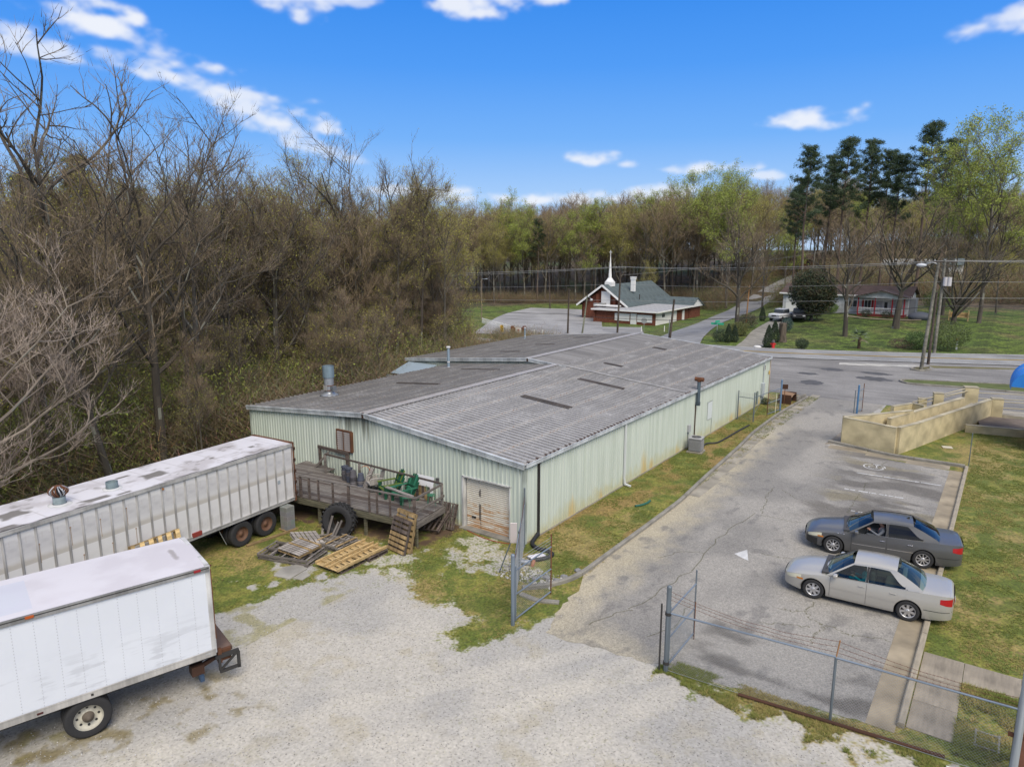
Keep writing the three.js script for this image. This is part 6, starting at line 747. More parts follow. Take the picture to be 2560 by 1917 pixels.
{
  const V0 = (x, z) => V(x, 0, z);
  // open gate by the building corner
  const g1 = thing('chain_link_gate', 'open grey chain-link gate leaf by the building corner', 'gate', [0, 0, 0]); const a = V0(-11.42, -16.22), b = V0(-11.47, -18.3);
  mesh('frame_upright', pole(-11.42, -16.22, 1.75, 0.024, 0.08), M.fenceRail, g1); mesh('frame_upright', pole(-11.47, -18.3, 2.05, 0.024, 0.06), M.rust, g1); for (const y of [0.12, 0.92, 1.7]) mesh('frame_rail', rod(V(-11.42, y, -16.22), V(-11.47, y, -18.3), 0.024), M.fenceRail, g1); mesh('wire_mesh', chain(a, b, 0.1, 1.7), M.wireM, g1, 'stuff'); for (const y of [1.82, 1.92, 2.02]) mesh('wire_strand', rod(V(-11.42, y, -16.22), V(-11.47, y, -18.3), 0.007, 0.007, 5), M.wireM, g1);
  const f1 = thing('chain_link_fence', 'short slack chain-link fence between gate post and building corner', 'fence', [0, 0, 0]); mesh('gate_post', pole(-11.39, -16.03, 2.25, 0.06), M.fenceRail, f1); mesh('corner_post', pole(-14.3, -20.88, 2.35, 0.035), M.fencePost, f1); mesh('line_post', pole(-12.9, -18.5, 1.8, 0.028), M.fencePost, f1);
  for (const [p, q] of [[V0(-11.42, -16.06), V0(-12.9, -18.5)], [V0(-12.9, -18.5), V0(-14.3, -20.88)]]) { mesh('wire_mesh', chain(p, q, 0.05, 1.7), M.wireM, f1, 'stuff'); mesh('top_rail', rod(p.clone().setY(1.72), q.clone().setY(1.72), 0.02), M.fenceRail, f1); } mesh('barbed_wire', barbed(V(-11.4, 2.0, -16.05), V(-14.3, 2.05, -20.88), 0.35), M.barb, f1); mesh('barbed_wire', barbed(V(-11.4, 1.9, -16.05), V(-14.3, 1.9, -20.88), 0.2), M.barb, f1);
  scrap('sign_panel', 'pinkish white panel hung on the slack fence by the gate', 'panel', beam(V(-12.72, 2.33, -17.95), V(-12.9, 1.5, -18.2), 0.22, 0.02), M([0.68, 0.6, 0.58], 0.7)); scrap('leaning_pole', 'pale metal pole leaning against the slack fence', 'pole', rod(V(-13.82, 0, -18.62), V(-12.95, 1.85, -18.35), 0.022), M.fenceRail);
  // gate and fence on the east side
  const f2 = thing('barbed_fence', 'chain-link fence with rusty barbed wire along the parking edge', 'fence', [0, 0, 0]); mesh('gate_post', pole(-6.65, -16.5, 2.44, 0.065), M.fencePost, f2); mesh('line_post', pole(-2.57, -16.84, 1.72, 0.032), M.fencePost, f2); mesh('post_arm', rod(V(-2.57, 1.7, -16.84), V(-2.52, 2.18, -16.86), 0.016), M([0.3, 0.15, 0.06], 0.8), f2); mesh('end_post', pole(0.98, -17.0, 2.0, 0.035), M.fencePost, f2);
  const q = [V0(-6.62, -16.5), V0(-2.57, -16.84), V0(0.98, -17.0)]; for (let i = 0; i < 2; i++) { mesh('top_rail', rod(q[i].clone().setY(1.72), q[i + 1].clone().setY(1.74), 0.026), M.fenceRail, f2); mesh('wire_mesh', chain(q[i], q[i + 1], 0.04, 1.72), M.wireM, f2, 'stuff'); } mesh('bottom_wire', rod(V(-6.6, 0.05, -16.5), V(0.98, 0.05, -17), 0.006, 0.006, 5), M.wireM, f2);
  for (const [y0, y1, y2, sg] of [[2.1, 1.86, 2.0, 0.12], [2.22, 2.0, 2.1, 0.16], [2.32, 2.15, 2.2, 0.2]]) { mesh('barbed_wire', barbed(V(-6.62, y0, -16.52), V(-2.55, y1, -16.85), sg), M.barb, f2); mesh('barbed_wire', barbed(V(-2.55, y1, -16.85), V(0.98, y2 - 0.2, -17), sg * 0.5), M.barb, f2); } mesh('clamp', [rod(V(-6.65, 1.66, -16.5), V(-6.65, 1.74, -16.5), 0.085, 0.085, 12), rod(V(-6.65, 0.22, -16.5), V(-6.65, 0.3, -16.5), 0.085, 0.085, 12), rod(V(-6.82, 0, -16.45), V(-6.82, 1.95, -16.45), 0.026)], M.dark, f2);
  const g2 = thing('chain_link_gate', 'open chain-link gate leaf hinged at the parking fence', 'gate', [0, 0, 0]); mesh('frame_upright', pole(-6.66, -16.68, 1.75, 0.022, 0.06), M.fenceRail, g2); mesh('frame_upright', pole(-6.69, -18.6, 2.05, 0.022, 0.04), M.fencePost, g2); for (const y of [0.12, 0.92, 1.68]) mesh('frame_rail', rod(V(-6.66, y, -16.68), V(-6.69, y, -18.6), 0.022), M.fenceRail, g2); mesh('wire_mesh', chain(V0(-6.66, -16.68), V0(-6.69, -18.6), 0.1, 1.7), M.wireM, g2, 'stuff'); mesh('drop_rod', rod(V(-6.62, 0, -18.45), V(-6.62, 1.2, -18.45), 0.014), M.rust, g2);
  // fence halfway along the building
  const f3 = thing('short_fence', 'short chain-link fence with two posts beside the long wall', 'fence', [0, 0, 0]); mesh('line_post', pole(-14.27, -45.75, 1.93, 0.035), M.fencePost, f3); mesh('line_post', pole(-13.2, -45.65, 1.93, 0.042), M.fencePost, f3); mesh('top_rail', rod(V(-14.27, 1.55, -45.75), V(-13.2, 1.55, -45.65), 0.022), M.fencePost, f3); mesh('wire_mesh', chain(V0(-14.27, -45.75), V0(-13.2, -45.65), 0.05, 1.55, 0.1), M.wireM, f3, 'stuff'); for (const y of [1.65, 1.74, 1.84]) mesh('wire_strand', barbed(V(-14.27, y, -45.75), V(-13.2, y, -45.65), 0.03), M.wireM, f3); mesh('brace_wire', tube([[-13.2, 0.5, -45.7], [-13.7, 0.9, -49], [-14.2, 1.3, -50.5]], 0.012, 16, 5), M.fencePost, f3); mesh('brace_rail', rod(V(-13.2, 1.62, -45.65), V(-12.95, 1.62, -47.95), 0.022), M.fencePost, f3);
  const g3 = thing('chain_link_gate', 'blue-grey chain-link gate leaf open beside the drain inlet', 'gate', [0, 0, 0]); mesh('gate_post', pole(-12.66, -49.95, 2.15, 0.06), M([0.16, 0.27, 0.42], 0.5, { map: T.grime }), g3); mesh('frame_upright', pole(-12.97, -47.95, 1.6, 0.022), M.rust, g3); for (const y of [0.1, 0.85, 1.62]) mesh('frame_rail', rod(V(-12.97, y, -47.95), V(-12.68, y, -49.9), 0.024), M.fenceRail, g3); mesh('wire_mesh', chain(V0(-12.97, -47.95), V0(-12.68, -49.9), 0.05, 1.6, 0.1), M.wireM, g3, 'stuff');
  scrap('marker_stake', 'thin pale stake leaning inside the far gate', 'stake', rod(V(-12.7, 0, -48.9), V(-12.78, 1.35, -49.3), 0.022), M([0.5, 0.5, 0.36], 0.8));
  const g4 = thing('chain_link_gate', 'narrow folded gate on a bright blue post by the ramp', 'gate', [0, 0, 0]); mesh('gate_post', pole(-8.14, -52.14, 1.95, 0.06), M([0.09, 0.24, 0.46], 0.5, { map: T.grime }), g4); mesh('drop_rod', pole(-8.32, -52.1, 1.6, 0.03), M.fencePost, g4); mesh('frame_upright', pole(-7.98, -53.1, 1.95, 0.024), M.rust, g4); for (const y of [0.15, 0.9, 1.6]) mesh('frame_rail', rod(V(-8.12, y, -52.2), V(-7.98, y, -53.1), 0.024), M.fenceRail, g4); mesh('wire_mesh', chain(V0(-8.12, -52.2), V0(-7.98, -53.1), 0.1, 1.6, 0.07), M.wireM, g4, 'stuff');
  scrap('steel_post', 'slim grey steel post standing alone on the lawn', 'post', pole(-1.14, -42.75, 1.75, 0.022), M.fencePost);
  const rs = thing('rusty_sign', 'small rusty square sign on a post by the drain inlet', 'sign', [-12.86, 0, -51.7]); mesh('post', rod(V(0, 0, 0), V(0, 1.5, 0), 0.024), M.rust, rs); mesh('plate', bx(0.42, 0.34, 0.015, 0, 1.4, 0.02, 0.5), M.rustDark, rs);
  const dr = thing('drain_inlet', 'rusty hooded drain inlet with a dark opening at the kerb', 'drain', [-12.85, 0, -53.1]); mesh('hood', gridGeo(span(0, 1, 8), span(-1, 1, 8), (t, s) => [-0.55 + t * 0.9, 0.62 + 0.16 * Math.cos(s * 1.3) - t * 0.12, s * 0.75]), M([0.5, 0.3, 0.17], 0.9, { map: T.mottle }), dr); mesh('side_wall', [bx(0.9, 0.75, 0.08, -0.15, 0.3, 0.72), bx(0.9, 0.75, 0.08, -0.15, 0.3, -0.72), bx(0.08, 0.7, 1.4, -0.55, 0.3, 0)], M.rustDark, dr); mesh('opening', bx(0.5, 0.5, 1.3, -0.2, 0.25, 0), M.black, dr); mesh('wing_wall', [beam(V(0.3, 0.2, -0.75), V(0.55, 0.16, -2.4), 0.14, 0.3)], M.kerb, dr);
}
// --- tan ramp with parapet walls
{
  const rp = thing('concrete_ramp', 'tan painted concrete ramp with parapet walls beside the driveway', 'ramp', [0, 0, 0]), tan = M([0.74, 0.63, 0.38], 0.85, { map: T.mottle, bumpMap: T.bumpFine, bumpScale: 0.01 }), cap = M([0.62, 0.55, 0.38], 0.85, { map: T.mottle }), W = 0.24;
  const wall = (name, pts, base = -0.05) => { // points [x, z, top]
    for (let i = 1; i < pts.length; i++) { const [ax, az, ah] = pts[i - 1], [bx_, bz, bh] = pts[i], d = Math.hypot(bx_ - ax, bz - az), g = muv(extr([[0, base], [d, base], [d, bh], [0, ah]], W, 0)); g.translate(0, 0, -W / 2); g.rotateY(Math.atan2(-(bz - az), bx_ - ax)); mesh(name, g.translate(ax, 0, az), tan, rp); mesh('coping', beam(V(ax, ah + 0.012, az), V(bx_, bh + 0.012, bz), W + 0.03, 0.028), cap, rp); } };
  wall('front_wall', [[-7.4, -43.3, 1.62], [-4.62, -42.86, 1.5]]); wall('outer_wall', [[-4.55, -42.95, 1.5], [-3.9, -45, 1.42], [-0.74, -55.6, 1.32]]); wall('inner_wall', [[-5.4, -45.9, 1.3], [-2.25, -55.2, 1.32]]); wall('left_wall', [[-7.4, -43.45, 1.62], [-6.4, -45.2, 1.52], [-4.5, -48.3, 1.46]]); wall('stub_wall', [[-5.95, -51.6, 0.9], [-5.0, -53.4, 0.9], [-4.2, -52.8, 0.95]]); wall('step_wall', [[-6.6, -50.5, 0.35], [-5.2, -51.6, 0.5]]); wall('planter_wall', [[-1.78, -50.7, 0.46], [1.4, -51.3, 0.46]]);
  mesh('ramp_floor', [muv(extr([[0, -0.05], [11.5, -0.05], [11.5, 0.95], [0, 0.3]], 1.0, 0).rotateY(Math.atan2(9.9, 3.3)).translate(-5.4, 0, -44.6)), bx(2.4, 0.3, 2.4, -6.1, 0.1, -45)], M.concrete, rp);
  for (const [x, z, h, w] of [[-3.7, -55.4, 1.4, 0.6], [-2.0, -58.6, 1.5, 0.85], [-0.38, -55.9, 1.35, 0.65], [-4.6, -55.2, 0.95, 0.5]]) { mesh('pillar', rbx(w, h + 0.1, w * 0.75, x, h / 2 - 0.05, z, 0.015, 0.3), tan, rp); mesh('pillar_cap', bx(w + 0.04, 0.05, w * 0.75 + 0.04, x, h + 0.02, z, 0.3), cap, rp); }
  const hr = (a, b) => mesh('handrail', rod(V(...a), V(...b), 0.03), cap, rp); hr([-5.0, 1.0, -53.3], [-2.2, 1.45, -58.4]); hr([-5.0, 0.75, -53.3], [-2.2, 1.2, -58.4]); hr([-3.5, 1.2, -55.5], [-2.1, 1.3, -58.3]); for (const y of [0.75, 1.15]) { hr([-1.6, y, -58.6], [6, y, -61.5]); hr([-0.1, y, -56], [6, y, -58]); } for (const [x, z] of [[2, -60], [4, -60.8], [2.5, -56.9]]) mesh('handrail_post', rod(V(x, 0, z), V(x, 1.15, z), 0.03), cap, rp);
  tag(mesh('planter_soil', bx(3.0, 0.06, 4.2, 0.3, 0.18, -53.4, 0.1), M([0.2, 0.16, 0.13], 1, { map: T.mottle })), 'bare brown soil bed behind the low tan wall', 'soil bed'); mesh('landing', bx(5, 0.3, 1.6, 2.2, 0.12, -57.0), M.concrete, rp);
}
// --- neighbouring building just outside the frame: downspout and blue awning
{
  const nb = thing('neighbour_building', 'brick building corner at the east edge of the lawn', 'building', [0, 0, 0]); mesh('wall', bx(0.4, 4.9, 5, 1.75, 2.45, -50), M([0.24, 0.09, 0.06], 0.9, { map: T.grime }), nb); mesh('downspout', [rod(V(1.0, 0, -16.55), V(1.01, 3.3, -16.62), 0.075, 0.075, 14), rod(V(1.01, 3.3, -16.62), V(1.04, 3.75, -16.8), 0.11, 0.11, 14)], M([0.4, 0.44, 0.46], 0.5, { map: T.grime }), nb); mesh('bracket', bx(0.3, 0.08, 0.06, 0.98, 1.35, -16.62), M.rust, nb); mesh('brick_pier', bx(0.35, 2.2, 0.3, 1.26, 1.0, -17.25), M([0.3, 0.13, 0.08], 0.9, { map: T.grime }), nb);
  const aw = thing('blue_awning', 'rounded bright blue awning at the edge of the lot', 'awning', [1.55, 3.55, -50]); mesh('canopy', gridGeo(span(-1, 1, 18), span(0, 1, 12), (a, t) => [-1.4 * Math.sin(t * 1.57) * Math.sqrt(Math.max(0, 1 - (a * 0.35) ** 2)), 1.0 * Math.cos(t * 1.57) + 0.02 * Math.cos(a * 28), a * 2.2]), M([0.02, 0.2, 0.62], 0.6), aw); mesh('valance', gridGeo(span(-1, 1, 18), [0, 1], (a, t) => [-1.4 * Math.sqrt(1 - (a * 0.35) ** 2), -0.18 * t, a * 2.2]), M([0.02, 0.17, 0.55], 0.6), aw); for (const e of [-1, 1]) mesh('end_panel', gridGeo(span(0, 1.57, 12), [0, 1], (t, k) => [-1.4 * 0.937 * Math.sin(t) * k, 1.0 * Math.cos(t) * k, e * 2.2]), M([0.02, 0.2, 0.62], 0.6), aw); mesh('rib', [tube([[0, 1.01, 0], [-1.0, 0.72, 0], [-1.41, 0, 0]], 0.02, 16, 6)], M.galv, aw);
}

// ---------- church, house, poles, signs, shrubs ----------
M.brick = M([0.27, 0.085, 0.045], 0.9, { map: tex(512, 512, (u, v) => { const y = v * 32, x = u * 12 + (Math.floor(y) % 2) * 0.5, j = Math.min(Math.abs((y % 1) - 0.5), 1) > 0.42 || Math.abs((x % 1) - 0.5) > 0.46 ? 0.8 : 1; return grey((0.62 + 0.35 * vn(Math.floor(x) * 3.1 + 7, Math.floor(y) * 1.7)) * j); }, { rep: 2.4 }) });
M.shingle = M([0.115, 0.15, 0.155], 0.9, { map: T.grime }); M.trim = M([0.72, 0.72, 0.7], 0.7); M.roofBrown = M([0.1, 0.062, 0.05], 0.9, { map: T.grime }); M.siding = M([0.78, 0.79, 0.8], 0.7, { map: T.grime });
{
  const Y = -2.8, c = thing('brick_church', 'red brick church with grey-green roof, white steeple and flat-roofed annex', 'church', [0, 0, 0]);
  const quad = (name, a, b, d, e, m) => { const g = new THREE.BufferGeometry(); g.setAttribute('position', new THREE.Float32BufferAttribute([...a, ...b, ...d, ...a, ...d, ...e], 3)); g.computeVertexNormals(); return mesh(name, muv(g), m, c); };
  const gable = (x0, x1, xa, y0, ye, ya, z) => muv(extr([[x0, y0], [x1, y0], [x1, ye], [xa, ya], [x0, ye]], 0.25).translate(0, 0, z - 0.25));
  mesh('front_wall', gable(-70.4, -60.8, -65.6, Y, 0.1, 3.45, -123), M.brick, c); mesh('rear_wall', gable(-70.4, -60.8, -65.6, Y, 0.1, 3.45, -143.9), M.brick, c); mesh('side_wall', bx(0.25, 2.95, 21, -70.4, Y + 1.45, -133.5), M.brick, c); mesh('side_wall', bx(0.25, 2.95, 21, -60.9, Y + 1.45, -133.5), M.brick, c);
  for (const s of [-1, 1]) mesh('roof_slope', muv(beam(V(0, 0, 0), V(5.6, -4.0, 0), 22.4, 0.14)).scale(s, 1, 1).translate(-65.6, 3.78, -133.2), M.shingle, c);
  for (const s of [-1, 1]) mesh('rake_board', beam(V(-65.6, 3.74, -121.95), V(-65.6 + s * 5.6, -0.26, -121.95), 0.1, 0.34), M.trim, c);
  mesh('front_panel', bx(1.9, 4.3, 0.12, -65.1, 0.45, -122.7), M.trim, c); mesh('pilaster', bx(0.5, 4.9, 0.2, -66.9, -0.4, -122.68), M.brick, c); mesh('pilaster', bx(0.5, 4.6, 0.2, -63.2, -0.5, -122.68), M.brick, c); mesh('roof_unit', [rbx(1.1, 0.8, 0.9, -64.8, 0.1, -120.9, 0.05), rbx(0.9, 0.7, 0.8, -66.2, 0.05, -121, 0.05)], M([0.25, 0.25, 0.24], 0.7), c);
  // annex
  mesh('annex_wall', [bx(12.3, 2.35, 0.25, -58.6, Y + 1.17, -117.9)], M.brick, c); mesh('annex_wall', [bx(0.25, 2.35, 9.5, -52.55, Y + 1.17, -122.7)], M.trim, c); mesh('annex_wall', bx(0.25, 2.35, 6, -64.75, Y + 1.17, -120.5), M.brick, c); mesh('annex_wall', bx(0.25, 2.35, 6, -52.56, Y + 1.17, -130.3), M.brick, c);
  mesh('annex_roof', [bx(13.4, 0.22, 17, -58.4, Y + 2.45, -125.6)], M([0.5, 0.5, 0.5], 0.7, { map: T.grime }), c); mesh('annex_fascia', [bx(13.6, 0.26, 0.08, -58.4, Y + 2.42, -117.06), bx(0.08, 0.26, 17, -51.66, Y + 2.42, -125.6)], M.trim, c); mesh('canopy', bx(5, 0.16, 1.6, -63.5, Y + 2.9, -120.4), M.trim, c);
  mesh('boarded_window', bx(3.0, 1.35, 0.1, -59.0, Y + 1.2, -117.74), M.trim, c); mesh('boarded_window', bx(2.9, 1.35, 0.1, -54.5, Y + 1.15, -117.74), M.trim, c); mesh('annex_door', bx(1.2, 1.95, 0.1, -56.7, Y + 0.98, -117.74), M.trim, c); mesh('side_window', bx(0.1, 0.6, 1.0, -52.38, Y + 1.6, -121.2), M([0.05, 0.06, 0.07], 0.2), c); mesh('side_door', bx(0.1, 1.9, 1.0, -52.36, Y + 0.95, -130.5), M.trim, c);
  // east wing
  mesh('wing_wall', bx(8, 2.3, 6, -56.5, Y + 1.15, -136.7), M.brick, c); for (const s of [-1, 1]) mesh('wing_roof', muv(beam(V(0, 0, 0), V(0, -1.75, s * 3.6), 9.2, 0.14)).translate(-56.4, 1.08, -136.7), M.shingle, c); const gv = extr([[-3.45, -0.62], [3.45, -0.62], [0, 1.0]], 0.15).rotateY(Math.PI / 2).translate(-52.15, 0, -136.7); mesh('wing_gable', gv, M.trim, c);
  // steeple
  mesh('steeple_base', [bx(1.5, 0.9, 1.5, -65.6, 3.9, -125.2), new THREE.CylinderGeometry(0.4, 1.0, 0.8, 4).rotateY(0.785).translate(-65.6, 4.7, -125.2)], M.trim, c); mesh('spire', new THREE.CylinderGeometry(0.04, 0.36, 4.6, 8).translate(-65.6, 7.2, -125.2), M.trim, c); mesh('cross', [bx(0.09, 1.0, 0.09, -65.6, 9.9, -125.2), bx(0.6, 0.09, 0.09, -65.6, 10.0, -125.2)], M.trim, c);
  mesh('chimney', [bx(0.8, 2.4, 0.6, -62.9, 3.5, -130)], M.trim, c); mesh('chimney_top', [bx(0.95, 0.3, 0.75, -62.9, 4.8, -130), bx(1.05, 0.18, 0.8, -62.9, 5.1, -130)], M.trim, c); mesh('vent_pipe', rod(V(-60, 1.0, -127), V(-60, 2.0, -127), 0.1), M.dark, c);
}
{
  const Y = 1.2, h = thing('white_house', 'long low white house with brown roof and gabled front porch', 'house', [0, 0, 0]);
  mesh('wall', bx(17.3, 2.9, 8, -21.3, Y + 1.4, -119.2), M.siding, h); for (const s of [-1, 1]) mesh('roof_slope', muv(beam(V(0, 0, 0), V(0, -1.35, s * 4.6), 18.2, 0.12)).translate(-21.3, Y + 4.15, -119.2), M.roofBrown, h); for (const x of [-29.9, -12.7]) mesh('gable_end', extr([[-4, 2.84], [4, 2.84], [0, 4.0]], 0.12).rotateY(Math.PI / 2).translate(x - 0.06, Y, -119.2), M.siding, h);
  mesh('fascia', bx(18.2, 0.2, 0.06, -21.3, Y + 2.86, -114.58), M.trim, h);
  const pz = [-115.2, -112.9]; mesh('porch_floor', bx(6.1, 0.5, 2.4, -15.8, Y + 0.15, -114.1), M([0.2, 0.04, 0.035], 0.8), h); for (const s of [-1, 1]) mesh('porch_roof', muv(beam(V(0, 0, 0), V(s * 3.55, -0.98, 0), 3.6, 0.1)).translate(-15.8, Y + 3.85, -113.9), M.roofBrown, h); mesh('porch_gable', extr([[-3.3, 2.75], [3.3, 2.75], [0, 3.68]], 0.1).translate(-15.8, Y, -112.7), M.siding, h); for (const s of [-1, 1]) mesh('porch_trim', beam(V(-15.8, Y + 3.82, -112.4), V(-15.8 + s * 3.55, Y + 2.84, -112.4), 0.06, 0.16), M.trim, h);
  for (const x of [-18.8, -16.6, -14.4, -12.9]) mesh('porch_post', bx(0.16, 2.4, 0.16, x, Y + 1.55, -112.95), M([0.38, 0.02, 0.03], 0.6), h); mesh('porch_rail', [bx(6, 0.09, 0.06, -15.8, Y + 1.3, -112.95), bx(6, 0.08, 0.06, -15.8, Y + 0.55, -112.95)], M.trim, h); for (let i = 0; i < 30; i++) mesh('baluster', bx(0.06, 0.75, 0.04, -18.7 + i * 0.2, Y + 0.92, -112.95), M.trim, h);
  for (const [x, w, hh, y] of [[-19.9, 1.2, 1.1, 1.7], [-25.2, 0.9, 1.0, 1.75], [-17.9, 0.9, 1.3, 1.7], [-23.4, 0.9, 1, 1.75]]) { const w0 = mesh('window', bx(w, hh, 0.06, x, Y + y, -115.16), M([0.05, 0.055, 0.06], 0.15), h); mesh('frame', [bx(w + 0.16, 0.08, 0.05, x, Y + y + hh / 2, -115.12), bx(w + 0.16, 0.08, 0.05, x, Y + y - hh / 2, -115.12), bx(0.08, hh, 0.05, x - w / 2, Y + y, -115.12), bx(0.08, hh, 0.05, x + w / 2, Y + y, -115.12), bx(0.05, hh, 0.05, x, Y + y, -115.12)], M.trim, w0); for (const s of [-1, 1]) if (x === -17.9) mesh('shutter', bx(0.3, hh, 0.05, x + s * 0.62, Y + y, -115.13), M([0.35, 0.03, 0.03], 0.6), h); }
  mesh('door', bx(0.95, 2.05, 0.06, -15.5, Y + 1.4, -115.16), M.trim, h); mesh('door_glass', bx(0.4, 0.9, 0.03, -15.5, Y + 1.6, -115.11), M([0.05, 0.05, 0.05], 0.2), h); mesh('garage_door', bx(2.6, 2.2, 0.06, -28.2, Y + 1.1, -115.16), M.trim, h); mesh('annex_shed', bx(0.9, 2.6, 3, -12.3, Y + 1.3, -117.5), M([0.24, 0.25, 0.27], 0.8), h);
  tag(mesh('tarp_heap', new THREE.IcosahedronGeometry(1, 2).scale(1.5, 0.7, 1.1).translate(-10.8, Y + 0.4, -112.6), M([0.12, 0.13, 0.15], 0.6)), 'grey tarp-covered heap beside the porch', 'heap'); tag(mesh('mulch_border', strip([[-20.5, -112.2], [-17.5, -110.4], [-13.5, -110.2], [-10.5, -111.4]], 0.7, 0.04, 0, 0.5, 2), M([0.55, 0.45, 0.3], 0.95, { map: T.mottle })), 'curved pale stone border before the porch', 'border');
}
// far houses glimpsed between the trunks
for (const [x, z, w, hh, d, m, rm, lab, cat] of [[-21, -182, 9, 3.4, 7, M.trim, M([0.3, 0.31, 0.3], 0.8), 'small white house between the pine trunks', 'house'], [-12, -176, 4, 4.5, 5, M.trim, M.shingle, 'narrow pale house behind the pines', 'house'], [-45, -212, 11, 3, 7, M.brick, M.roofBrown, 'brick house far up the side road', 'house'], [8, -170, 15, 3, 7, M.siding, M.roofBrown, 'low brown-roofed house at the far east edge', 'house'], [-4, -196, 12, 3, 7, M.trim, M.roofBrown, 'long pale house far behind the pines', 'house']]) { const y = hy(x, z), o = thing('far_house', lab, cat, [x, y, z]); mesh('wall', bx(w, hh, d, 0, hh / 2 - 0.4, 0), m, o); for (const s of [-1, 1]) mesh('roof_slope', muv(beam(V(0, 0, 0), V(0, -1.3, s * (d / 2 + 0.5)), w + 0.6, 0.12)).translate(0, hh + 0.9, 0), rm, o); for (const s of [-0.28, 0.28]) mesh('window', bx(0.9, 1.1, 0.06, s * w, hh * 0.5, d / 2 + 0.03), M.black, o); }
// --- parked vehicles by the house
{
  const y = hy(-26.9, -103), pk = thing('pickup_truck', 'small white pickup parked nose out on the house drive', 'truck', [-27.1, y + 0.04, -104.2], 1.35 + Math.PI), w = M([0.62, 0.63, 0.65], 0.35);
  mesh('body', [rbx(4.6, 0.62, 1.75, 0, 0.75, 0, 0.14)], w, pk); mesh('cab', [rbx(1.75, 0.65, 1.55, 0.1, 1.3, 0, 0.22)], M([0.06, 0.07, 0.08], 0.2), pk); mesh('cab_roof', rbx(1.3, 0.08, 1.4, 0.05, 1.62, 0, 0.03), w, pk); for (const [x, z] of [[1.45, 0.8], [1.45, -0.8], [-1.45, 0.8], [-1.45, -0.8]]) mesh('wheel', rod(V(x, 0.34, z - 0.1), V(x, 0.34, z + 0.1), 0.34, 0.34, 16), M.rubber, pk); for (const z of [-0.6, 0.6]) mesh('headlight', rbx(0.05, 0.18, 0.34, 2.29, 0.82, z, 0.02), M([0.5, 0.5, 0.5], 0.2), pk); mesh('grille', bx(0.04, 0.16, 0.7, 2.3, 0.8, 0), M.black, pk);
  const d = dup(pk, [-25.0, hy(-25, -104.5) + 0.03, -104.9], 1.3 + Math.PI, 'dark car parked beside the white pickup under the magnolia'); d.traverse((o) => { if (o.isMesh && (o.name === 'body' || o.name === 'cab_roof')) o.material = M([0.03, 0.03, 0.035], 0.3); }); d.userData.category = 'car'; d.name = 'parked_car';
}
// --- utility poles, lamp, wires
M.poleWood = M([0.15, 0.115, 0.09], 0.95, { map: T.wood }); M.polePale = M([0.36, 0.34, 0.28], 0.95, { map: T.wood });
const upole = (label, [x, z], top, r, m, extra) => { const y = hy(x, z), o = thing('utility_pole', label, 'utility pole', [x, y, z]); mesh('pole', rod(V(0, -0.2, 0), V(top[0], top[1], top[2]), r, r * 0.72, 10), m, o); extra?.(o, V(...top)); return o; };
upole('leaning pale pole with a street lamp on the small island', [-6.6, -74.5], [0.45, 9.8, 0], 0.17, M.polePale, (o, t) => { mesh('lamp_arm', tube([[t.x, t.y - 0.15, 0], [t.x - 0.5, t.y, 0.1], [t.x - 1.0, t.y - 0.15, 0.2]], 0.04, 12, 6), M.galv, o); mesh('lamp_head', new THREE.SphereGeometry(0.3, 14, 10).scale(1.4, 0.55, 0.8).translate(t.x - 1.3, t.y - 0.25, 0.2), M([0.5, 0.52, 0.54], 0.4), o); });
upole('shorter grey pole beside the lamp pole', [-6.4, -78.4], [0.05, 6.95, 0], 0.14, M.poleWood); 
upole('tall grey pole with transformers across the road', [-6.65, -86.8], [0.05, 9.75, 0], 0.17, M.polePale, (o, t) => { mesh('crossarm', bx(2.2, 0.12, 0.12, t.x, t.y - 0.15, 0, 0.35), M.poleWood, o); for (const s of [-0.9, 0, 0.9]) mesh('insulator', rod(V(t.x + s, t.y - 0.1, -s * 0.35), V(t.x + s, t.y + 0.12, -s * 0.35), 0.06, 0.04, 8), M([0.4, 0.4, 0.38], 0.4), o); for (const s of [0.25, 0.6]) mesh('transformer', [rod(V(t.x + s, t.y - 2.6, 0.25), V(t.x + s, t.y - 1.7, 0.25), 0.22, 0.22, 14)], M([0.5, 0.48, 0.48], 0.5), o); mesh('bracket', bx(1.0, 0.08, 0.1, t.x + 0.35, t.y - 1.75, 0.1), M.rust, o); });
upole('dark pole with double crossarm before the church annex', [-52.9, -104], [0.3, 10.6, 0], 0.17, M.poleWood, (o, t) => { mesh('crossarm', bx(2.4, 0.13, 0.12, t.x, t.y - 0.1, 0.1, -0.3), M.polePale, o); mesh('crossarm', bx(2.2, 0.13, 0.12, t.x, t.y - 0.65, -0.1, -0.3), M.polePale, o); for (const s of [-1, -0.4, 0.4, 1]) mesh('insulator', rod(V(t.x + s, t.y, s * 0.3), V(t.x + s, t.y + 0.2, s * 0.3), 0.06, 0.04, 8), M([0.35, 0.35, 0.33], 0.4), o); });
upole('brown pole between the church lot and the metal roof', [-59.3, -98.9], [0.15, 7.2, 0], 0.16, M.poleWood); upole('leaning pale green pole with a small lamp by the church lot', [-57.4, -100.3], [0.85, 6.2, 0], 0.15, M([0.4, 0.41, 0.3], 0.9, { map: T.wood }), (o, t) => { mesh('lamp_head', [rod(V(t.x + 0.1, t.y - 0.2, 0.1), V(t.x + 0.75, t.y - 0.35, 0.2), 0.03), new THREE.SphereGeometry(0.24, 10, 8).scale(1, 0.9, 1).translate(t.x + 0.85, t.y - 0.65, 0.2)], M([0.45, 0.46, 0.47], 0.5), o); });
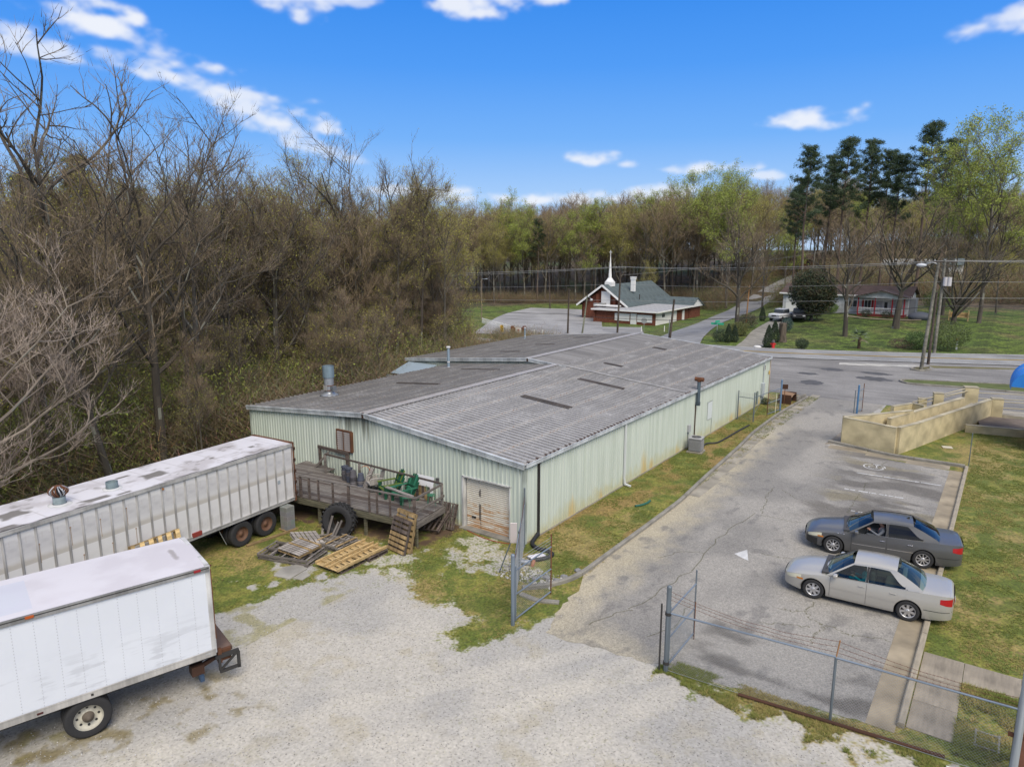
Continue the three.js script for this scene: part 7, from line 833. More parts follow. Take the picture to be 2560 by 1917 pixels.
upole('thin pole at the far end of the church lot', [-86.3, -136], [-0.3, 8, 0], 0.15, M.poleWood); upole('slim lamp post at the west edge of the church lot', [-85.1, -109.2], [0.1, 7.8, 0], 0.1, M([0.2, 0.16, 0.11], 0.8), (o, t) => mesh('lamp_head', [rod(V(t.x, t.y - 0.1, 0), V(t.x + 0.9, t.y, 0), 0.04), new THREE.SphereGeometry(0.22, 10, 6).scale(1.6, 0.4, 0.8).translate(t.x + 1.1, t.y - 0.02, 0)], M([0.34, 0.37, 0.4], 0.4), o)); upole('short pole with a guard strip by the side road corner', [-36.2, -86], [0.4, 5.2, 0], 0.16, M.poleWood, (o) => mesh('guard_strip', rod(V(-0.16, 0, 0.02), V(-0.08, 2.6, 0.02), 0.06), M.galv, o)); upole('pale bare pole among the trees up the side road', [-41.5, -184], [0.3, 9.5, 0], 0.17, M.polePale); upole('thin brown pole on the bank of the side road', [-29.9, -97], [0.15, 5.6, 0], 0.1, M([0.32, 0.17, 0.07], 0.9));
const wireG = (pts, r, sag = 0.7) => { const p = []; for (let i = 1; i < pts.length; i++) for (let k = i > 1 ? 1 : 0; k <= 14; k++) { const t = k / 14, a = pts[i - 1], b = pts[i]; p.push([lerp(a[0], b[0], t), lerp(a[1], b[1], t) - sag * 4 * t * (1 - t), lerp(a[2], b[2], t)]); } return tube(p, r, p.length * 2, 4); };
const WM = M([0.3, 0.3, 0.29], 0.6), WD = M([0.03, 0.03, 0.03], 0.7);
for (const [lab, pts, r, sag, m] of [['top power line strung between the crossarm poles', [[-120, 5.2, -110], [-52.6, 7.95, -104], [-6.6, 9.75, -86.8], [45, 11.5, -110]], 0.028, 0.45, WM], ['second power line close under the top one', [[-120, 4.9, -109], [-52.0, 7.9, -103.8], [-6.0, 9.7, -86.6], [45, 11.2, -109.8]], 0.022, 0.6, WM], ['middle power line between the poles', [[-120, 2.6, -110], [-52.6, 5.2, -104], [-6.65, 7.6, -86.8], [45, 9.4, -110]], 0.016, 0.5, WM], ['lower grey cable between the poles', [[-120, 0.2, -110], [-52.7, 2.6, -104], [-6.65, 5.9, -86.8], [45, 7.6, -110]], 0.018, 0.35, WM], ['thick black telephone cable between the low poles', [[-120, -1.0, -100], [-59.2, 0.35, -98.9], [-36.1, 1.85, -86], [-6.6, 5.05, -86.7], [45, 6.6, -108]], 0.035, 0.2, WD], ['service wire dropping to the church roof', [[-52.6, 5.4, -104], [-60, 3.6, -122]], 0.014, 0.3, WD], ['service wire rising from the church to the wooded hill', [[-52.6, 6.6, -104], [-30, 12, -190]], 0.016, 0.8, WM]]) tag(mesh('power_line', wireG(pts, r, sag), m), lab, 'wire', 'overhead wires along the road');
// --- signs and small street things
{
  const sg = (name, label, x, z, h, plate, pm, lift = 0.05) => { const o = thing(name, label, 'sign', [x, hy(x, z), z]); mesh('post', rod(V(0, -0.1, 0), V(0, h, 0), 0.035, 0.035, 8), M.galv, o); mesh('plate', plate, pm, o); return o; };
  sg('stop_sign', 'grey back of a stop sign beside the church lawn', -46.9, -101.2, 2.1, rod(V(0, 2.15, 0.02), V(0, 2.15, 0.05), 0.5, 0.5, 8), M([0.34, 0.35, 0.35], 0.5)); sg('street_sign', 'green street name sign at the side road corner', -29.1, -83.4, 2.1, [bx(1.5, 0.24, 0.03, 0, 2.1, 0, 0.15), bx(0.9, 0.22, 0.03, 0, 2.38, 0, 1.3)], M([0.02, 0.34, 0.2], 0.5));
  const ch = sg('chevron_sign', 'yellow sign with black stripes at the road bend', -67.1, -91.4, 1.3, bx(0.5, 1.1, 0.03, 0, 1.0, 0.03, 0.55), M([0.7, 0.42, 0.02], 0.6)); for (let i = 0; i < 4; i++) mesh('stripe', bx(0.5, 0.11, 0.012, 0.015, 0.62 + i * 0.26, 0.055, 0.55, 0, 0.55), M.black, ch); sg('small_sign', 'small pale road sign at the edge of the woods', -77, -92, 1.9, bx(0.4, 0.9, 0.03, 0, 1.6, 0.02, 0.6), M([0.5, 0.53, 0.52], 0.6));
  const bs = thing('brick_sign', 'low red brick church sign with a white panel', 'sign', [-64.7, hy(-64.7, -92.6), -92.6], 0.5); for (const s of [-1, 1]) mesh('pier', bx(0.55, 1.5, 0.5, s * 0.95, 0.7, 0), M.brick, bs); mesh('infill', bx(1.5, 1.2, 0.3, 0, 0.6, 0), M.brick, bs); mesh('panel', bx(0.95, 0.85, 0.06, 0, 0.75, 0.18), M.trim, bs); mesh('emblem', [bx(0.1, 0.5, 0.02, 0, 0.78, 0.22), bx(0.34, 0.09, 0.02, 0, 0.86, 0.22)], M([0.4, 0.05, 0.06], 0.6), bs);
  for (const [i, [x, z]] of [[-62.6, -94], [-61.4, -94.6], [-49.8, -106.5], [-44.8, -104.2]].entries()) tag(mesh('white_post', rod(V(x, hy(x, z), z), V(x, hy(x, z) + 0.9, z), 0.07, 0.07, 8), M.trim), ['short white post beside the brick sign', 'second short white post past the brick sign', 'white post at the corner of the church forecourt', 'white post on the grass by the stop sign'][i], 'post');
  const wf = thing('white_fence', 'low white picket fence along the church lot edge', 'fence', [0, 0, 0]); for (let i = 0; i <= 26; i++) { const t = i / 26, x = lerp(-80.5, -66, t), z = lerp(-103.5, -94.6, t), y = hy(x, z); mesh('picket', bx(0.1, 1.0, 0.06, x, y + 0.45, z, 0.5), M.trim, wf); } for (const yy of [0.35, 0.8]) mesh('rail', beam(V(-80.5, -2.8 + yy, -103.5), V(-66, -2.8 + yy, -94.6), 0.05, 0.09), M.trim, wf);
  const hy1 = thing('fire_hydrant', 'red hydrant with a dark cap beside the drive mouth', 'hydrant', [-21.7, 0, -80.75]); mesh('barrel', [rod(V(0, 0, 0), V(0, 0.7, 0), 0.17, 0.16, 14), rod(V(-0.28, 0.5, 0), V(0.28, 0.5, 0), 0.09, 0.09, 10)], M([0.5, 0.02, 0.02], 0.5), hy1); mesh('cap', lathe([[0, 1.0], [0.12, 0.95], [0.2, 0.74], [0.2, 0.68]], 14), M([0.06, 0.05, 0.05], 0.6), hy1);
  tag(mesh('white_stone', new THREE.IcosahedronGeometry(0.32, 1).scale(1.4, 0.6, 0.9).translate(-23.3, 0.1, -80.3), M([0.6, 0.6, 0.58], 0.8)), 'white stone at the drive mouth', 'stone'); const mk = thing('marker_post', 'white marker post with orange top on the dry lawn', 'post', [-4.9, hy(-4.9, -90.8), -90.8]); mesh('post', bx(0.16, 1.1, 0.16, 0, 0.5, 0), M.trim, mk); mesh('cap', bx(0.3, 0.26, 0.2, 0, 1.1, 0), M([0.55, 0.12, 0.02], 0.6), mk);
  const be = thing('garden_bench', 'yellow wooden swing bench on the dry lawn', 'bench', [-6.3, hy(-6.3, -113.2), -113.2]); mesh('seat', bx(2.0, 0.1, 0.6, 0, 0.45, 0), M.woodNew, be); mesh('backrest', bx(2.0, 0.6, 0.08, 0, 0.8, -0.3), M.woodNew, be); for (const s of [-1, 1]) mesh('leg', bx(0.12, 1.4, 0.5, s * 1.1, 0.65, 0), M.woodNew, be);
  const st = thing('tree_stump', 'tall cut tree trunk standing between the little cypresses', 'stump', [-22.4, hy(-22.4, -87), -87]); mesh('trunk', lathe([[0.62, -0.1], [0.5, 0.3], [0.42, 1], [0.44, 2.1], [0.4, 2.25], [0, 2.3]], 14), M([0.2, 0.16, 0.12], 0.95, { map: T.bark }), st);
}

// ---------- trees, shrubs, woods ----------
class Soup { // triangles with colours
  constructor() { this.p = []; this.c = []; this.n = []; }
  tri(a, b, c, col) { this.p.push(a.x, a.y, a.z, b.x, b.y, b.z, c.x, c.y, c.z); for (let i = 0; i < 3; i++) this.c.push(col[0], col[1], col[2]); }
  geo() { const g = new THREE.BufferGeometry(); g.setAttribute('position', new THREE.Float32BufferAttribute(this.p, 3)); g.setAttribute('color', new THREE.Float32BufferAttribute(this.c, 3)); g.computeVertexNormals(); return g; }
}
const WOODM = M([1, 1, 1], 0.95, { vertexColors: true }), LEAFM = new THREE.MeshPhysicalMaterial({ color: 0xffffff, vertexColors: true, roughness: 0.9, transmission: 0.35, thickness: 0 });
function limb(s, pts, r0, r1, sides, col) {
  const ring = [], up = V(0.31, 0.2, 0.93); for (let i = 0; i < pts.length; i++) { const d = pts[Math.min(i + 1, pts.length - 1)].clone().sub(pts[Math.max(i - 1, 0)]).normalize(), u = d.clone().cross(up).normalize(), w = d.clone().cross(u), r = lerp(r0, r1, i / (pts.length - 1)), q = []; for (let k = 0; k < sides; k++) { const a = (k / sides) * 6.283; q.push(pts[i].clone().addScaledVector(u, Math.cos(a) * r).addScaledVector(w, Math.sin(a) * r)); } ring.push(q); }
  for (let i = 1; i < ring.length; i++) for (let k = 0; k < sides; k++) { const k1 = (k + 1) % sides; let c2 = col; if (sides > 5) { const n = vn(pts[i].y * 1.7 + k * 0.8, k * 1.9 + pts[i].x * 2), f = 0.7 + 0.6 * n; c2 = n > 0.8 ? [0.2, 0.2, 0.165] : [col[0] * f, col[1] * f, col[2] * f]; } s.tri(ring[i - 1][k], ring[i - 1][k1], ring[i][k1], c2); s.tri(ring[i - 1][k], ring[i][k1], ring[i][k], c2); }
}
// a leafless or budding tree
function growTree(seed, o) {
  const r = rng(seed), wood = new Soup(), crown = new Soup(), R = (a, b) => a + (b - a) * r();
  const bark = o.bark ?? [0.12, 0.1, 0.08], twig = o.twig ?? [0.19, 0.145, 0.095], vary = (c, k = 0.3) => { const f = 1 - k / 2 + k * r(); return [c[0] * f, c[1] * f, c[2] * f]; };
  const leafAt = (p, size, n) => { for (let i = 0; i < n; i++) { const a = V(R(-1, 1), R(-1, 1), R(-1, 1)).multiplyScalar(size * 1.6).add(p), u = V(R(-1, 1), R(-1, 1), R(-1, 1)).normalize().multiplyScalar(size), w = V(R(-1, 1), R(-1, 1), R(-1, 1)).normalize().multiplyScalar(size); crown.tri(a, a.clone().add(u), a.clone().add(w), vary(o.leaf[(r() * o.leaf.length) | 0], 0.5)); } };
  const line = (p, d, len, n, wob, up) => { const pts = [p.clone()], dir = d.clone(); let q = p.clone(); for (let i = 0; i < n; i++) { dir.add(V(R(-wob, wob), R(-wob, wob) + up, R(-wob, wob))).normalize(); q = q.clone().addScaledVector(dir, len / n); pts.push(q); } return pts; };
  const twigs = (pts, n, len) => { for (let i = 0; i < n; i++) { const t = Math.pow(r(), 0.7) * (pts.length - 1.001), k = t | 0, p = pts[k].clone().lerp(pts[k + 1], t - k), d = pts[k + 1].clone().sub(pts[k]).normalize().add(V(R(-0.9, 0.9), R(-0.35, 0.8), R(-0.9, 0.9))).normalize(), L = len * R(0.5, 1.3), m = p.clone().addScaledVector(d, L * 0.5).add(V(R(-1, 1), R(-1, 1), R(-1, 1)).multiplyScalar(L * 0.08)), e = m.clone().addScaledVector(d.clone().add(V(R(-0.3, 0.3), R(0, 0.4), R(-0.3, 0.3))).normalize(), L * 0.5), w = V(R(-1, 1), R(-0.3, 0.3), R(-1, 1)).normalize().multiplyScalar(o.tw ?? 0.011), col = vary(twig, 0.5); crown.tri(p.clone().sub(w), p.clone().add(w), m, col); crown.tri(m.clone().sub(w), m.clone().add(w), e, col); if (o.leaf && r() < o.leafP) leafAt(e, o.leafS * R(0.7, 1.3), o.leafN); } };
  const branch = (p, d, len, rad, lev) => {
    const pts = line(p, d, len, lev === 1 ? 8 : lev === 2 ? 4 : 3, lev === 1 ? 0.19 : 0.24, o.up * (lev === 1 ? 1 : 0.7)); limb(lev < 3 ? wood : crown, pts, rad, rad * 0.32, lev === 1 ? 6 : lev === 2 ? 4 : 3, vary(lev < 3 ? bark : twig));
    if (lev < o.levels) { const n = Math.round(o.kids[lev] * R(0.8, 1.2)); for (let i = 0; i < n; i++) { const t = R(0.22, 1) * (pts.length - 1.001), k = t | 0, q = pts[k].clone().lerp(pts[k + 1], t - k), dd = pts[k + 1].clone().sub(pts[k]).normalize(), side = V(R(-1, 1), R(-0.4, 0.7), R(-1, 1)).normalize(); branch(q, dd.multiplyScalar(0.75).addScaledVector(side, 0.75).normalize(), len * R(0.34, 0.62) * (1.15 - 0.45 * (t / pts.length)), Math.max(0.008, rad * R(0.35, 0.55)), lev + 1); } }
    else twigs(pts, o.twigs, o.twigL);
    if (lev === o.levels - 1) twigs(pts, Math.round(o.twigs * 0.6), o.twigL);
  };
  const trunk = line(V(0, -0.3, 0), V(o.lean?.[0] ?? 0, 1, o.lean?.[1] ?? 0).normalize(), o.H * o.trunk, 22, o.wob ?? 0.022, 0.012); limb(wood, trunk, o.r, o.r * (o.trunk > 0.69 ? 0.15 : 0.3), 9, bark); limb(wood, [V(0, -0.4, 0), trunk[1].clone().multiplyScalar(0.35)], o.r * 1.5, o.r * 1.0, 9, bark);
  for (let i = 0; i < o.n1; i++) { const t = lerp(o.first, 1, Math.pow((i + r() * 0.8) / o.n1, 0.85)) * (trunk.length - 1.001), k = t | 0, p = trunk[k].clone().lerp(trunk[k + 1], t - k), a = i * 2.4 + R(-0.5, 0.5), f = t / trunk.length, d = V(Math.cos(a), lerp(o.rise0 ?? 0.5, o.rise1 ?? 1.6, f), Math.sin(a)).normalize(); branch(p, d, o.H * o.reach * R(0.75, 1.2) * (o.conic ? 1.25 - f : 1), o.r * R(0.28, 0.5) * (1.15 - 0.5 * f), 1); }
  if (o.ivy) for (let i = 0; i < o.ivy; i++) { const t = R(0.02, 0.6) * (trunk.length - 1.001), k = t | 0; leafAt(trunk[k].clone().lerp(trunk[k + 1], t - k).add(V(R(-1, 1), 0, R(-1, 1)).multiplyScalar(o.r * 1.3)), 0.1, 2); }
  return { wood: wood.geo(), crown: crown.geo(), leafy: !!o.leaf };
}
function growPine(seed, o) {
  const r = rng(seed), wood = new Soup(), crown = new Soup(), R = (a, b) => a + (b - a) * r(), bark = [0.12, 0.085, 0.065], pts = []; let x = 0, z = 0; for (let i = 0; i <= 10; i++) { pts.push(V(x, (o.H * i) / 10 - (i ? 0 : 0.3), z)); x += R(-0.12, 0.12); z += R(-0.12, 0.12); } limb(wood, pts, o.r, 0.05, 9, bark);
  const tuft = (p, s) => { const n = 60, g = [[0.05, 0.09, 0.028], [0.065, 0.11, 0.035], [0.03, 0.06, 0.02]]; for (let i = 0; i < n; i++) { const d = V(R(-1, 1), R(-0.6, 1), R(-1, 1)).normalize(), a = p.clone().addScaledVector(d, s * R(0.05, 0.9)), e = a.clone().addScaledVector(V(R(-1, 1), R(-0.3, 1), R(-1, 1)).normalize(), 0.26), w = V(R(-1, 1), R(-1, 1), R(-1, 1)).normalize().multiplyScalar(0.045); crown.tri(a.clone().sub(w), a.clone().add(w), e, g[(r() * 3) | 0]); } };
  for (let i = 0; i < o.n; i++) { const f = lerp(o.first, 0.985, i / o.n) + R(-0.01, 0.01), y = f * o.H, k = Math.min(9, (f * 10) | 0), p = pts[k].clone().lerp(pts[k + 1], f * 10 - k), a = i * 2.4 + R(-0.4, 0.4), L = o.reach * Math.sqrt(Math.max(0.06, 1 - Math.pow(Math.max(0, f - o.first) / (1 - o.first), 1.5))) * R(0.55, 1.15), q = [p]; let d = V(Math.cos(a), R(0.0, 0.45), Math.sin(a)).normalize(); for (let j = 1; j <= 4; j++) { d.add(V(R(-0.2, 0.2), R(-0.05, 0.2), R(-0.2, 0.2))).normalize(); q.push(q[j - 1].clone().addScaledVector(d, L / 4)); } limb(wood, q, 0.06, 0.015, 4, bark); if (f < o.first + 0.08 && r() < 0.6) continue; for (let j = 0; j < o.tufts; j++) { const t = R(1.3, 4), kk = Math.min(3, t | 0); tuft(q[kk].clone().lerp(q[kk + 1], t - kk).add(V(R(-0.5, 0.5), R(-0.1, 0.4), R(-0.5, 0.5))), R(0.4, 0.8)); } }
  for (let i = 0; i < 7; i++) limb(wood, [V(0, o.H * R(0.3, o.first), 0), V(R(-1.2, 1.2), o.H * R(0.35, o.first + 0.05), R(-1.2, 1.2))], 0.03, 0.01, 3, bark); return { wood: wood.geo(), crown: crown.geo(), leafy: true };
}
function bushGeo(seed, { rx, ry, rz, n, leaf, cols, shell = 0.5, shape }) { // leaves through an ellipsoid (or cone) standing on the ground
  const r = rng(seed), s = new Soup(), R = (a, b) => a + (b - a) * r(); for (let i = 0; i < n; i++) { let p; const d = V(R(-1, 1), R(-1, 1), R(-1, 1)); if (d.length() > 1) { i--; continue; } d.normalize().multiplyScalar(Math.pow(R(shell, 1), 0.6) * (0.82 + 0.3 * vn(d.x * 3 + seed, d.y * 3 + d.z * 2))); if (shape === 'cone') { const h = r(), a = r() * 6.283, w = Math.sqrt(R(0.3, 1)) * Math.sin(Math.min(1, h * 3 + 0.25) * 1.57) * Math.pow(1 - h, 0.7) * 1.25; p = V(Math.cos(a) * w * rx, h * 2 * ry, Math.sin(a) * w * rz); } else p = V(d.x * rx, (d.y + 1) * ry, d.z * rz); const u = V(R(-1, 1), R(-1, 1), R(-1, 1)).normalize().multiplyScalar(leaf * R(0.6, 1.3)), w = V(R(-1, 1), R(-1, 1), R(-1, 1)).normalize().multiplyScalar(leaf * R(0.6, 1.3)), c = cols[(r() * cols.length) | 0], f = R(0.75, 1.25); s.tri(p, p.clone().add(u), p.clone().add(w), [c[0] * f, c[1] * f, c[2] * f]); } return s.geo();
}
const GREY = [0.1, 0.085, 0.066], BRN = [0.078, 0.06, 0.045], YG = [[0.36, 0.34, 0.05], [0.46, 0.42, 0.08], [0.3, 0.3, 0.05]], LG = [[0.3, 0.36, 0.05], [0.38, 0.43, 0.07], [0.24, 0.3, 0.04]], RB = [[0.22, 0.09, 0.05], [0.26, 0.13, 0.07]];
const base = { trunk: 0.62, first: 0.38, n1: 11, reach: 0.3, levels: 3, kids: [0, 6, 5], twigs: 13, twigL: 0.8, tw: 0.0125, up: 0.07, r: 0.24, leafP: 0.5, leafS: 0.06, leafN: 2 };
const P = {
  bare: [1, 2, 3, 4].map((i) => growTree(100 + i, { ...base, H: 19, first: 0.38, r: 0.2, bark: i % 2 ? GREY : BRN, twig: [0.24, 0.18, 0.11] })),
  fine: [1, 2, 3].map((i) => growTree(140 + i, { ...base, H: 15.5, r: 0.13, n1: 14, first: 0.32, trunk: 0.7, reach: 0.23, twigs: 14, bark: GREY, twig: [0.25, 0.185, 0.12], leaf: [...RB, ...YG], leafP: 0.3, leafS: 0.06 })),
  bud: [1, 2, 3].map((i) => growTree(200 + i, { ...base, H: 18, first: 0.33, r: 0.2, leaf: YG, bark: GREY, twig: [0.25, 0.2, 0.1], leafP: 0.9, leafS: 0.1 })),
  green: [1, 2, 3].map((i) => growTree(300 + i, { ...base, H: 22, reach: 0.26, trunk: 0.72, first: 0.4, n1: 13, leaf: LG, leafP: 0.9, leafS: 0.15, leafN: 3, bark: [0.1, 0.085, 0.07] })),
  pine: [1, 2, 3].map((i) => growPine(400 + i, { H: 26, r: 0.26, n: 44, first: 0.52, reach: 3.7, tufts: 10 })),
  tall: [1, 2, 3].map((i) => growTree(550 + i, { ...base, H: 18.5, r: 0.19, trunk: 0.86, first: 0.5, n1: 12, reach: 0.2, rise0: 0.7, bark: [[0.075, 0.064, 0.05], [0.1, 0.09, 0.072], [0.062, 0.05, 0.04]][i - 1], leaf: YG, leafP: [0.25, 0.7, 0.45][i - 1], leafS: 0.085, twig: [0.22, 0.165, 0.1] })),
  sap: [1, 2].map((i) => growTree(500 + i, { ...base, H: 8, r: 0.055, n1: 9, first: 0.42, trunk: 0.75, reach: 0.24, levels: 2, kids: [0, 6], twigs: 12, twigL: 0.8, leaf: YG, leafP: 0.6, leafS: 0.07, bark: GREY })),
};
function plant(kind, i, name, label, x, z, sc, turn, group, sy = 1) { const p = P[kind][i % P[kind].length], o = thing(name, label, 'tree', [x, hy(x, z) - 0.05, z], turn, group); o.scale.set(sc, sc * sy, sc); mesh('trunk', p.wood, WOODM, o); mesh('crown', p.crown, p.leafy ? LEAFM : WOODM, o); return o; }
function single(name, label, x, z, turn, g, y = hy(x, z) - 0.05) { const o = thing(name, label, 'tree', [x, y, z], turn); mesh('trunk', g.wood, WOODM, o); mesh('crown', g.crown, g.leafy ? LEAFM : WOODM, o); return o; }
// --- individual big trees of the near woods
single('bare_tree', 'tall forked bare tree at the far left, highest in the sky', -38.9, -15.7, 0.4, growTree(61, { ...base, H: 21, trunk: 0.8, first: 0.52, n1: 9, reach: 0.3, r: 0.31, rise0: 0.4, rise1: 1.2, bark: [0.075, 0.064, 0.052], twigs: 4, kids: [0, 6, 4] }));
single('bare_tree', 'thick dark bare tree with upswept limbs behind the trailer', -35.2, -18.2, 1.1, growTree(62, { ...base, H: 18.5, trunk: 0.7, first: 0.34, n1: 12, reach: 0.36, r: 0.28, rise0: 0.7, bark: [0.065, 0.054, 0.042], twigs: 6 }));
single('bare_tree', 'slanting bare tree with lichen-grey trunk left of the building', -38.4, -22.6, 2, growTree(63, { ...base, H: 17, lean: [0.16, -0.1], trunk: 0.7, first: 0.4, n1: 10, reach: 0.36, r: 0.28, bark: [0.09, 0.08, 0.066], leaf: YG, leafP: 0.12 }));
single('bare_tree', 'slim dark trunk between two larger trees left of the building', -33.9, -15.1, 0.2, growTree(64, { ...base, H: 14, lean: [-0.12, 0.1], r: 0.2, first: 0.45, bark: [0.06, 0.052, 0.042] }));
single('bare_tree', 'grey bare tree just behind the left roof corner', -40.5, -29.3, 0.9, growTree(65, { ...base, H: 17, r: 0.3, first: 0.4, bark: [0.075, 0.066, 0.052], leaf: YG, leafP: 0.2 }));
single('bare_tree', 'twin bare tree behind the exhaust stack', -42.5, -33.5, 2.4, growTree(66, { ...base, H: 15.5, r: 0.26, first: 0.32, lean: [0.1, 0], n1: 13, bark: [0.085, 0.074, 0.058], leaf: YG, leafP: 0.3 }));
single('bare_tree', 'fan-shaped bare tree reaching above the woods behind the building', -44.3, -40.5, 0.3, growTree(67, { ...base, H: 19.5, trunk: 0.5, first: 0.55, n1: 13, reach: 0.46, r: 0.32, rise0: 1.2, rise1: 2, up: 0.05, bark: [0.075, 0.066, 0.052], leaf: YG, leafP: 0.15, kids: [0, 6, 5] }));
single('bare_tree', 'rugged vine-hung tree before the road gap', -51.3, -54.7, 1.6, growTree(68, { ...base, H: 17.5, trunk: 0.75, first: 0.3, n1: 13, reach: 0.32, r: 0.36, bark: [0.06, 0.052, 0.042], wob: 0.045, leaf: YG, leafP: 0.25, kids: [0, 7, 5] }));
single('bare_tree', 'pale low-branching tree hanging over the trailer front', -30.9, -9.2, 0, growTree(69, { ...base, H: 11.5, trunk: 0.6, first: 0.2, n1: 13, reach: 0.42, r: 0.2, rise0: 0.05, rise1: 0.9, bark: [0.24, 0.2, 0.16], twig: [0.26, 0.21, 0.17], twigs: 12 }));
single('bare_tree', 'pale sprawling sapling beside the trailer front', -33.5, -9.5, 2.2, growTree(70, { ...base, H: 9, trunk: 0.6, first: 0.15, n1: 13, reach: 0.45, r: 0.14, rise0: 0.1, rise1: 0.8, bark: [0.22, 0.18, 0.145], twig: [0.24, 0.19, 0.155], twigs: 11 }));
for (const [i, [x, z, H, lean, lb]] of [[-34.6, -13.2, 15, [-0.1, 0.05], 'slim lichen-spotted trunk close behind the trailer roof'], [-37.2, -20.6, 17.5, [0.05, 0.08], 'straight slim dark tree between the thick tree and the slanting one'], [-40, -25.4, 16, [-0.06, 0.04], 'slim dark tree left of the exhaust stack'], [-41.6, -31.4, 15.5, [0.07, -0.05], 'slim tree with a low fork behind the exhaust stack'], [-43.5, -36.6, 16, [-0.05, -0.06], 'slim grey tree behind the vent pipe'], [-47.5, -47.5, 17, [0.04, 0], 'slim dark tree above the far roof corner']].entries()) single('bare_tree', lb, x, z, i, growTree(80 + i, { ...base, H, r: 0.17, lean, trunk: 0.75, first: 0.42, n1: 10, reach: 0.27, wob: 0.035, bark: [0.07, 0.06, 0.048], leaf: YG, leafP: 0.15, twigs: 8 }));
// --- the woods west of the lot: every tree one can tell apart, mixed kinds
{
  const r = rng(91), cam = (x, z) => { const az = Math.atan2(x, -z) * 57.3; return az > -74 && az < 3; }; let k = 0;
  const kinds = { bare: ['bare_tree', 'leafless grey-brown tree in the dense woods west of the building', 'leafless trees of the west woods'], fine: ['bare_tree', 'fine-twigged purplish tree in the dense woods west of the building', 'fine-twigged trees of the west woods'], bud: ['budding_tree', 'yellow-green budding tree in the dense woods west of the building', 'budding trees of the west woods'], sap: ['young_tree', 'thin understory sapling in the west woods', 'saplings of the west woods'], tall: ['tall_tree', 'tall straight dark-trunked tree in the west woods', 'straight tall trees of the west woods'], pine: ['pine_tree', 'dark pine among the bare trees of the west woods', 'pines of the west woods'] };
  for (let gx = -112; gx < -34; gx += 4.2) for (let gz = -70; gz < 2; gz += 4.2) {
    const x = gx + (r() - 0.5) * 3.6, z = gz + (r() - 0.5) * 3.6, d = Math.hypot(x, z); if (!cam(x, z) || Math.atan2(x, -z) > -0.705 || d < 36 || x > -38.5 || (z < -60 && x > -47) || roadDist(x, z) < 6.5 || d > 112) continue; if (d > 85 && r() < 0.35) continue; if (d < 44 && r() < 0.35) continue;
    const q = r(), kd = d < 66 && r() < 0.6 ? 'tall' : q < 0.22 ? 'bare' : q < 0.42 ? 'fine' : q < 0.82 ? 'bud' : 'sap', lift = ss(60, 105, d) * 0.1; const [nm, lb, gp] = kinds[kd]; plant(kd, k++, nm, lb, x, z, (0.72 + 0.22 * r() + lift) * (kd === 'sap' ? 1.6 : 1), r() * 6.28, gp);
  }
  for (const [i, [x, z, s]] of [[-78, -22, 0.74], [-72, -27, 0.66], [-69.5, -31, 0.72], [-66, -34, 0.62], [-84, -20, 0.7]].entries()) plant('pine', i, 'pine_tree', kinds.pine[1], x, z, s * 1.02, i * 1.3, kinds.pine[2]);
  for (let i = 0; i < 42; i++) { const d = 38 + 42 * r(), az = (-72 + 32 * r()) / 57.3, x = Math.sin(az) * d, z = -Math.cos(az) * d; if (x > -37 || (z < -60 && x > -48)) continue; plant('sap', i, 'young_tree', kinds.sap[1], x, z, 0.55 + 0.5 * r(), r() * 6.28, kinds.sap[2]); }
}
for (let i = 0, r = rng(95); i < 84; i++) { const z = 4 - 66 * r(), e = z > -20 ? -33.5 : z > -37 ? -36.4 : -39.6, x = e - Math.pow(r(), 1.3) * 8, k = i % 4 === 3; if (Math.hypot(x, z) < 31 || Math.atan2(x, -z) > -0.69) continue; plant(k ? 'fine' : 'sap', i, 'edge_sapling', 'spindly tree at the edge of the woods close behind the building and trailer', x, z, k ? 0.45 + 0.25 * r() : 0.5 + 0.6 * r(), r() * 6.28, 'spindly trees along the edge of the woods'); }
